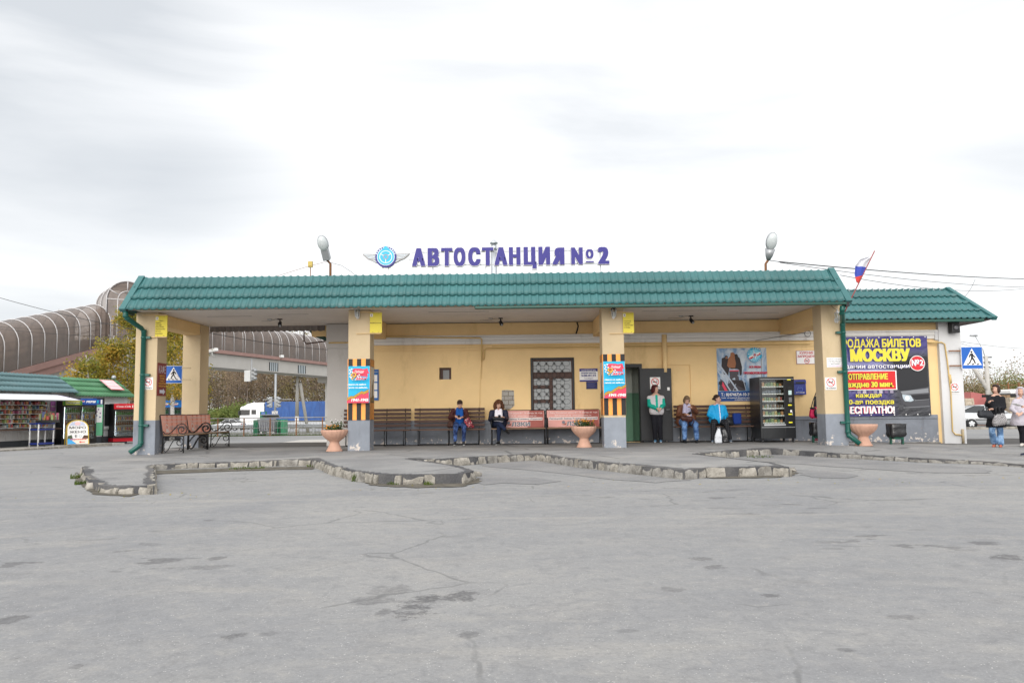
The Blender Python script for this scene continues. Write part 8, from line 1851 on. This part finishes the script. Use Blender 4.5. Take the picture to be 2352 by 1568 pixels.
q = MB(); q.quad((-.012, 2.3, Zc(470)), (-.012, .1, Zc(470)), (.04, .15, Zc(365)), (.04, 2.2, Zc(365)), M_GLASSB); q.quad((.02, -.012, Zc(470)), (Xc(370), -.012, Zc(470)), (Xc(375), -.012, Zc(368)), (.06, -.012, Zc(366)), M_GLASSB); q.build('windscreen', T); q = MB(); q.quad((Xc(402), -.014, Zc(455)), (Xc(490), -.014, Zc(455)), (Xc(490), -.014, Zc(370)), (Xc(402), -.014, Zc(368)), M_GLASSB); q.build('window', T)
q = MB(); q.box((-.15, -.25, Zc(470)), (.05, -.05, Zc(380)), M_BLK, bev=.03); q.build('mirror', T)
for u in (300,): q = MB(); q.box((-.06, .1, .65), (.0, .5, .85), P_WHITE, bev=.02); q.box((Xc(300), -.03, .6), (Xc(345), -.0, .9), P_WHITE); q.build('headlight', T)
tarp = NT('blue_tarpaulin'); tn_ = tarp.noise(1.0, 5, .6, vec=tarp.mapv((1.6, 1, .5)), dist=1); tarp.bump(tn_, .8, .12); tarp = tarp.done(tarp.mix(tarp.ramp(tn_, .3, .7), (.012, .055, .20), (.02, .085, .28)), .45, .4)
q = MB(); x0, x1 = Xc(655), Xc(655) + 13.2; q.box((x0, 0, 1.15), (x1, 2.5, Zc(222)), tarp, bev=.06); q.build('tarpaulin', T); q = MB(); q.box((Xc(420), .2, .7), (x1, 2.3, 1.1), M_BLK); q.box((x0 + 3.2, -.0, .45), (x1 - 4.6, .04, 1.0), M_GREYM); q.build('chassis', T)
for x in (Xc(250), Xc(560), x1 - 4.2, x1 - 2.9, x1 - 1.6): wheel(T, x, .12, .5, .5, .3); wheel(T, x, 2.35, .5, .5, .3)
# traffic light post, stop board, hanging signal
def signal(q, x, y, z, s, side):
    q.box((x - .15 * s, y - .1, z), (x + .15 * s, y + .1, z + .95 * s), M_GREYM, bev=.02)
    for k in range(3): q.tube([(x - side * .05, y, z + (.16 + .31 * k) * s), (x + side * .3 * s, y - .12, z + (.13 + .31 * k) * s)], 1, M_GREYM, 8, radii=[.13 * s, .11 * s])
Y = 58; p = BP(845, 700, Y); zb = RZ(Y); T = thing('traffic_light', 'grey traffic light post with two signal heads behind the dumpster', 'traffic light', (p.x, Y, zb)); q = MB(); q.tube([(0, 0, 0), (0, 0, at(631, 858, Y).z - zb)], .09, M_GREYM, 10); q.box((-.9, -.03, BP(0, 190, Y).z - zb), (1.2, .03, BP(0, 180, Y).z - zb), M_GREYM); q.build('pole', T)
for (u, s) in ((768, -1), (898, 1)): q = MB(); signal(q, BP(u, 0, Y).x - p.x, 0, BP(0, 335, Y).z - zb, .82, s); q.build('signal_head', T)
a, b = BP(785, 450, Y - .2), BP(900, 388, Y - .2); bo = Board((a.x, Y - .2, a.z), UX, UZ, b.x - a.x, b.z - a.z, P_WHITE, frame=(M_GREYM, .03)); bo.text('СТОП', .5, .25, .5, P_BLACK, .68, .02); bo.done('stop_board', 'white board lettered СТОП on the traffic light post', 'sign')
Y = 60; a, b = at(560.5, 876, Y), at(579, 850, Y); T = thing('hanging_signal', 'pale sign box and signal head hanging under the footbridge', 'traffic light', (a.x, Y, a.z)); q = MB(); q.box((0, 0, 0), ((b.x - a.x) * .8, .1, b.z - a.z), M_WPAINT, bev=.02); q.build('sign_box', T); q = MB(); signal(q, (b.x - a.x) * 1.15, 0, .1, .95, 1); q.build('signal_head', T); q = MB(); q.tube([((b.x - a.x) * .9, .05, 0), ((b.x - a.x) * .9, .05, 1.7)], .05, M_GREYM, 6); q.build('hanger', T)
def pole(u0, v0, u1, v1, Y, r, label, brace=None, top=None, paint=True, grp=None):
    pass
def upole(base, h, r, label, brace, grp):
    T = thing('utility_pole', label, 'utility pole', base, 0, grp); cm = mat('pole_concrete', (.42, .40, .37), .85, var=.2)
    q = MB(); q.tube([(0, 0, 1.4 if grp else 0), (0, 0, h)], 1, cm, 10, radii=[r, r * .72]); q.build('pole', T); 
    if grp: q = MB(); q.tube([(0, 0, 0), (0, 0, 1.4)], r * 1.02, P_WHITE, 10); q.build('painted_foot', T)
    q = MB(); q.tube([brace[0], V(brace[0]).lerp(V(brace[1]), .86), brace[1]], r * .8, cm, 8); q.build('brace', T)
    q = MB()
    for k, zz in enumerate((h - .15, h - .55, h - .9)): q.box((-.45 + .1 * k, -.05, zz), (.45 - .1 * k, .05, zz + .07), M_BLK); [q.tube([(s * (.38 - .1 * k), 0, zz + .07), (s * (.38 - .1 * k), 0, zz + .2)], .035, P_WHITE, 6) for s in (-1, 1)]
    q.build('cross_arm', T); return T
Y = 70; p = BP(1258, 675, Y); zb = RZ(Y); top = at(683, 862, Y); bx_ = BP(1470, 680, Y); upole((p.x, Y, zb), 4.9, .17, 'concrete utility pole with leaning brace beyond the railing', ((bx_.x - p.x, 0, 0), (.25, 0, 4.3)), 'utility poles')

# ------------------------------------------------------------------ right hand background
QP = lambda u, v, Y: at(2147.6 + u * .190515, 769.45 + v * .190515, Y)
q = MB(); a, b = QP(300, 1140, 45.5), QP(1300, 1140, 45.5); z = RZ(45.5); q.box((a.x - 12, 45.5, z - .1), (b.x + 10, 45.75, z + .14), M_KERB); q.build('far_kerb', kind='structure', label='far kerb in front of the parked car', cat='kerb')
ca, cb = QP(440, 1060, 50), QP(905, 1060, 51); cc_ = (ca + cb) / 2; cc_.y = 50.5; T = car((cc_.x - .1, 50.5, RZ(50)), R(180 - 14), SILV, 'silver hatchback parked beyond the walking woman', 'hatch')
Y = 62; p = QP(640, 690, Y); zb = RZ(Y); h = QP(612, 250, Y).z - zb; b0 = QP(700, 800, Y); b1 = QP(450, 410, Y); T = upole((p.x, Y, zb), h, .2, 'tall concrete utility pole with street lamp arm and leaning brace', ((b0.x - p.x + 1.2, 0, 0), (b1.x - p.x, 0, b1.z - zb + .3)), None); q = MB(); q.tube([(0, 0, h - .4), (-.2, 0, h + .5), (-.7, 0, h + 1.5)], .035, M_GREYM, 6); q.ell((-.85, 0, h + 1.6), (.35, .12, .1), M_GREYM, 8); q.build('lamp_arm', T)
brk = concrete('pale_brick', (.46, .40, .32), (.33, .27, .2), False); tim = wood('stored_timber', (.22, .14, .08), .4)
def stack(u0, v0, u1, v1, Y, m, n, name, label, cat):
    a, b = QP(u0, v1, Y), QP(u1, v0, Y); r9 = random.Random(int(u0)); q = MB(); z = RZ(Y); hh = (b.z - z) / n
    for i in range(n):
        x = a.x; 
        while x < b.x - .1: w_ = r9.uniform(.22, .6) if n > 5 else b.x - a.x; w_ = min(w_, b.x - x); q.box((x + .01, Y + r9.uniform(-.04, .04), z + hh * i + .008), (x + w_ - .01, Y + 1.1, z + hh * (i + 1)), m); x += w_
    q.build(name, label=label, cat=cat, top=True)
stack(370, 760, 472, 900, 58, brk, 9, 'brick_stack', 'stack of pale bricks behind the parked car bonnet', 'bricks'); stack(905, 750, 1000, 900, 58, brk, 9, 'brick_stack', 'stack of pale bricks near the hooded woman', 'bricks'); stack(815, 720, 905, 900, 58.5, tim, 7, 'timber_stack', 'stack of brown timber under the dark shed roof', 'timber')
a, b = QP(350, 760, 66), QP(445, 722, 66); q = MB(); q.box((a.x, 66, RZ(66)), (b.x, 68, b.z), mat('stall_yellow', (.62, .46, .05), .5, var=.1), bev=.05); q.build('yellow_container', label='yellow container behind the brick stack', cat='container', top=True)
a, b = QP(440, 760, 64), QP(640, 702, 64); q = MB(); q.hexa([V(t) for t in ((a.x, 64, RZ(64)), (b.x, 64, RZ(64)), (b.x, 66, RZ(64)), (a.x, 66, RZ(64)), (a.x, 64, a.z + .5), (b.x, 64, b.z - .1), (b.x, 66, b.z - .1), (a.x, 66, a.z + .5))], mat('tarp_rose', (.5, .16, .15), .6, var=.4, vscale=1)); q.build('covered_stall', label='market stall under a faded red cover', cat='stall', top=True)
pv_ = QP(590, 815, 57); car((pv_.x, 57, RZ(57)), R(170), mat('car_white', (.66, .67, .67), .3, var=.03), 'white car parked behind the silver hatchback', 'hatch')
a, b = QP(770, 720, 60), QP(1300, 700, 60); T = thing('open_shed', 'low open shed with dark flat roof behind the hooded woman', 'shed', ((a.x + b.x) / 2, 60, RZ(60))); w2 = (b.x - a.x) / 2; q = MB(); q.box((-w2, -.8, a.z - RZ(60) - .15), (w2, 2.2, a.z - RZ(60) + .05), M_BLK); q.box((-w2 + .6, -.5, a.z - RZ(60) + .052), (w2, 1.5, a.z - RZ(60) + .4), P_WHITE, bev=.1); q.build('roof', T)
for s in (-1, 0, 1): q = MB(); q.box((s * (w2 - .2) - .07, -.6, 0), (s * (w2 - .2) + .07, -.46, a.z - RZ(60) - .15), M_WOODL); q.build('post', T)
a, b = QP(760, 690, 70), QP(1400, 690, 70); T = thing('wire_fence', 'tall rusty wire fence in front of the right hand shrubs', 'fence', ((a.x + b.x) / 2, 70, RZ(70))); w2 = (b.x - a.x) / 2; h = QP(800, 600, 70).z - RZ(70); q = MB()
for zz in (h, h - .9, h - 1.8): q.tube([(-w2, 0, zz), (w2, 0, zz)], .03, M_RUST, 4)
for i in range(int(2 * w2 / .35)): q.tube([(-w2 + i * .35, 0, .4), (-w2 + i * .35, 0, h)], .01, M_RUST, 3)
q.build('wire_mesh', T)
for i in range(6): q = MB(); xx = -w2 + i * 2 * w2 / 5; q.box((xx - .05, -.05, 0), (xx + .05, .05, h + .2), M_RUST); q.build('post', T)

# ------------------------------------------------------------------ overhead cables
def cable(pts, r, label, sag=.0): q = MB(); q.tube(pts, r, M_BLK, 4); q.build('overhead_cable', label=label, cat='cable', group='thin black overhead cables', top=True)
def line(p0, p1, sag, n=14): return [p0.lerp(p1, i / n) - UZ * (sag * 4 * (i / n) * (1 - i / n)) for i in range(n + 1)]
j0 = at(1789, 601, 20.6); far = at(2420, 642, 34); cable(line(j0, far, .10), .017, 'thick cable from the right roof lamp running off to the right'); cable([at(1768, 598, 20.6), j0], .01, 'short cable between the right roof lamp and the cable clamp'); cable(line(at(1792, 603, 20.6), at(2420, 660, 33), .18), .010, 'thin cable running right above the wing roof'); cable(line(at(1930, 632, 20.4), at(2420, 652, 33), .35), .009, 'lowest thin cable sagging above the wing roof')
cable(line(at(2240, 641, 29), at(2200, 690, 24), .15), .007, 'drop cable hanging down to the wing roof corner'); cable(line(at(2205, 784, 23.4), at(2420, 800, 40), .1), .007, 'thin cable running right from the white pilaster'); cable(line(at(2206, 788, 23.4), at(2260, 800, 62), .05), .007, 'thin cable from the white pilaster to the tall pole')
cable(line(at(-60, 666, 30), at(330, 760, 27), .1), .012, 'thick cable crossing in front of the glazed ramp'); cable(line(at(-60, 742, 33), at(330, 725, 30), .35), .008, 'upper thin cable sagging before the glazed ramp'); cable(line(at(-60, 748, 34), at(330, 775, 30), .1), .008, 'lower thin cable crossing before the glazed ramp')
cable(line(at(440, 756, 27), at(800, 806, 34), .12), .014, 'dark cable crossing in front of the footbridge span')

# ------------------------------------------------------------------ trees and shrubs
def leaf_cloud(mb, pts, n, size, m, rr, spread=.35, droop=0):
    vs = []; fs = []
    for _ in range(n):
        c, rad = pts[rr.randrange(len(pts))]; a = V((rr.gauss(0, 1), rr.gauss(0, 1), rr.gauss(0, 1) - droop)) * rad * spread; p = c + a
        v1 = V((rr.uniform(-1, 1), rr.uniform(-1, 1), rr.uniform(-1, .6))).normalized() * size * rr.uniform(.6, 1.3); v2 = v1.orthogonal().normalized() * size * rr.uniform(.35, .6)
        if rr.random() < .5: v2 = v1.cross(v2).normalized() * v2.length
        b = len(vs); vs += [p, p + v1 * .5 + v2, p + v1, p + v1 * .5 - v2]; fs.append((b, b + 1, b + 2, b + 3))
    mb.add(vs, fs, m)
def branchy(q, tips, p, d, L, r, depth, m, rr, up=.25, n=(2, 4), spread=.7):
    e = p + d * L; q.tube([p, p.lerp(e, .5) + V((rr.uniform(-.04, .04), rr.uniform(-.04, .04), 0)) * L, e], 1, m, 5 if depth > 1 else 3, radii=[r, r * .85, r * .62]); 
    if depth == 0: tips.append((e, L)); return
    if depth <= 2: tips.append((e, L * .7))
    for k in range(rr.randint(*n)):
        a = V((rr.uniform(-1, 1), rr.uniform(-1, 1), rr.uniform(-.4, .6))).normalized(); nd = (d + a * spread + UZ * up).normalized(); branchy(q, tips, p.lerp(e, rr.uniform(.55, 1)), nd, L * rr.uniform(.55, .85), r * .6, depth - 1, m, rr, up, n, spread)
BARK_W = NT('birch_bark'); bn = BARK_W.noise(6, 4, .6, vec=BARK_W.mapv((1, 1, 3))); BARK_W = BARK_W.done(BARK_W.mix(BARK_W.ramp(bn, .55, .65), (.58, .56, .53), (.05, .045, .04)), .8, .2); BARK = mat('grey_brown_bark', (.19, .15, .125), .9, var=.35, vscale=6)
L_BIR = leaf_mat('birch_leaf', [(.13, .16, .04), (.25, .25, .055), (.44, .34, .07), (.60, .33, .06)], .45); L_GRN = leaf_mat('green_leaf', [(.10, .15, .045), (.17, .22, .07), (.28, .29, .09)]); L_OLV = leaf_mat('olive_leaf', [(.15, .145, .07), (.23, .20, .09), (.34, .26, .11)]); L_BRN = leaf_mat('brown_leaf', [(.22, .165, .12), (.31, .235, .165), (.40, .31, .20)], .4)
def tree(x, y, h, label, leaf, n, seed, cw=.3, bark=None, size=.13, lean=0, birch=True, droop=.6, group='birches beside the kiosks'):
    rr = random.Random(seed); z = ground_z(x, y); T = thing('birch_tree' if birch else 'tree', label, 'tree', (x, y, z), 0, group); q = MB(); tips = []; bark = bark or BARK_W
    pts = [V((lean * (i / 8) ** 2 * h + .06 * math.sin(i + seed), .05 * math.cos(i * 1.7), h * i / 8)) for i in range(9)]; q.tube(pts, 1, bark, 8, radii=[h * .018 * (1 - .1 * i) for i in range(9)]); q.build('trunk', T); q = MB()
    for i in range(3, 9):
        for k in range(4):
            a = rr.uniform(0, 6.28); d = V((math.cos(a), math.sin(a), rr.uniform(.2, .9))).normalized(); L = h * cw * (1.15 - i / 10) * rr.uniform(.6, 1.1); branchy(q, tips, pts[i] if i < 8 else pts[7], d, L * .6, h * .005, 2, bark, rr, .05 if droop else .3, (2, 3), .8)
    q.build('branches', T); q = MB(); cl = [(p + V((0, 0, -rr.uniform(0, .9) * droop)), max(.35, L)) for p, L in tips for _ in range(2)]; leaf_cloud(q, cl, n, size, leaf, rr, .55, droop * .6); q.build('crown', T)
for (u, Y, h, n, s, cw, lab, ln) in ((205, 38.5, 4.2, 5200, 3, .34, 'low birch with yellowing leaves behind the blue-green kiosk', -.05), (245, 40, 5.3, 6500, 5, .3, 'middle birch with white limbs behind the green kiosk', .04), (292, 41, 7.4, 9000, 8, .24, 'tallest birch, touching the footbridge tower', .03), (335, 43, 6.6, 7000, 11, .28, 'birch standing behind the left front pillar', 0), (394, 40, 6.6, 8500, 13, .26, 'golden birch seen between the two left pillars', .02), (425, 46, 6.8, 6000, 17, .28, 'birch behind the left rear pillar', 0)):
    p = at(u, 950, Y); tree(p.x, Y, h, lab, L_BIR, int(n * .72), s, cw, None, .11, ln)
# the brown wood beyond the highway: one mass
rr = random.Random(21); protos = []
for k in range(5):
    q = MB(); tips = []; q.tube([(0, 0, 0), (.1, 0, 3), (0, .1, 6.5)], 1, BARK, 5, radii=[.16, .11, .06])
    for i in range(10): a = rr.uniform(0, 6.28); branchy(q, tips, V((0, 0, 1.2 + i * .6)), V((math.cos(a), math.sin(a), rr.uniform(.5, 1.3))).normalized(), rr.uniform(1.3, 2.2), .05, 2, BARK, rr, .35, (2, 4), .6)
    nb = len(q.f); leaf_cloud(q, [(p, .9) for p, L in tips], 2100, .17, (L_BRN, L_OLV, L_BRN, L_BRN, L_OLV)[k], rr, .9); protos.append(q)
wd = MB()
def plant(k, x, y, s, sz, a):
    p = protos[k]; b = len(wd.v); A = np.array([tuple(v) for v in p.v]); c_, s_ = math.cos(a), math.sin(a); X = A[:, 0] * c_ - A[:, 1] * s_; Y_ = A[:, 0] * s_ + A[:, 1] * c_
    wd.v.extend(map(tuple, np.stack([X * s + x, Y_ * s + y, A[:, 2] * sz + ground_z(x, y)], 1).tolist())); idx = [wd.mid(m) for m in p.mats]; wd.f.extend([[b + i for i in f] for f in p.f]); wd.mi.extend([idx[i] for i in p.mi]); wd.sm.extend(p.sm)
for i in range(112):
    row = i % 4; x = -86 + (i // 4) * 2.6 + rr.uniform(-.9, .9); y = 136 + row * 5 + rr.uniform(-2, 2); plant(rr.randrange(5), x, y, rr.uniform(.9, 1.25), rr.uniform(1.05, 1.5) * (1 + row * .1), rr.uniform(0, 6.28))
for i in range(46): plant(rr.randrange(5), -12 + (i // 2) * 2.5 + rr.uniform(-.9, .9), 140 + (i % 2) * 8 + rr.uniform(-2, 2), rr.uniform(1, 1.3), rr.uniform(1, 1.3), rr.uniform(0, 6.28))
for i in range(26):
    x = -125 + i * 1.9 + rr.uniform(-.8, .8); plant(rr.randrange(5), x, 150 + rr.uniform(-5, 5), 1.1, rr.uniform(.7, 1.1), rr.uniform(0, 6.28))
wd.build('woods', kind='stuff', label='bare brown autumn wood beyond the highway', cat='woods')
def shrub(x, y, r, h, leaf, n, seed, label, group, size=.16, twig=True):
    rr = random.Random(seed); z = ground_z(x, y); T = thing('shrub', label, 'shrub', (x, y, z), 0, group); q = MB(); tips = []
    for i in range(9): a = rr.uniform(0, 6.28); branchy(q, tips, V((rr.uniform(-.2, .2) * r, rr.uniform(-.2, .2) * r, 0)), V((math.cos(a) * .6, math.sin(a) * .6, 1)).normalized(), h * .42, .05, 2, BARK, rr, .3, (2, 3), .6)
    q.build('branches', T); q = MB(); m_ = max(t[0].z for t in tips); w_ = max(abs(t[0].x) for t in tips); cl = [(V((p.x * r / w_, p.y * r / w_, p.z * h / m_)), r * .5) for p, L in tips]; leaf_cloud(q, cl, int(n * 1.9), size, leaf, rr, .34); q.build('foliage', T)
for (u, Y, r, h, m, n, s, lab) in ((540, 100, 3.2, 3.4, L_GRN, 2600, 2, 'bright green shrub at the edge of the wood'), (500, 101, 2.4, 2.8, L_GRN, 1800, 4, 'small green shrub left of the bright one')):
    p = at(u, 960, Y + 30); shrub(p.x, Y + 30, r, h, m, n, s, lab, 'green shrubs beyond the highway', .3)
for (u, Y, r, h, m, n, s, lab) in ((2222, 84, 4.2, 5.6, L_BRN, 1500, 31, 'bare brown bush right of the white pilaster'), (2250, 82, 3.8, 4.0, L_OLV, 2200, 32, 'olive bush under the leaning pole brace'), (2285, 86, 4.4, 4.1, L_GRN, 2400, 33, 'yellow-green shrub behind the walking woman'), (2318, 84, 4.0, 4.0, L_OLV, 2200, 34, 'olive shrub between the two women'), (2348, 86, 4.2, 4.5, L_GRN, 2400, 35, 'green shrub behind the hooded woman'), (2385, 86, 4.2, 4.4, L_OLV, 2200, 36, 'shrub at the right edge')):
    p = at(u, 940, Y); shrub(p.x, Y, r, h, m, n, s, lab, 'shrubs behind the right hand yard', .15)

# fallen leaves and grit swept against the kerbs
lv = MB(); rr = random.Random(77)
def litter(cx, cy, rx, ry, n, z):
    for _ in range(n):
        p = V((rr.gauss(cx, rx), rr.gauss(cy, ry), z)); a = rr.uniform(0, 6.28); s = rr.uniform(.015, .028); u_ = V((math.cos(a), math.sin(a), rr.uniform(-.1, .3))) * s; w_ = V((-math.sin(a), math.cos(a), rr.uniform(0, .3))) * s * .5
        lv.add([p - u_, p + w_, p + u_, p - w_], [(0, 1, 2, 3)], L_BIR)
litter(-1.5, 11.6, 2.5, .3, 40, .014); litter(-5.8, 11.0, 1.2, .3, 22, .014); litter(5, 12.4, 2.5, .4, 30, .014)
lv.build('fallen_leaves', kind='stuff', label='few small fallen leaves on the asphalt', cat='leaves')
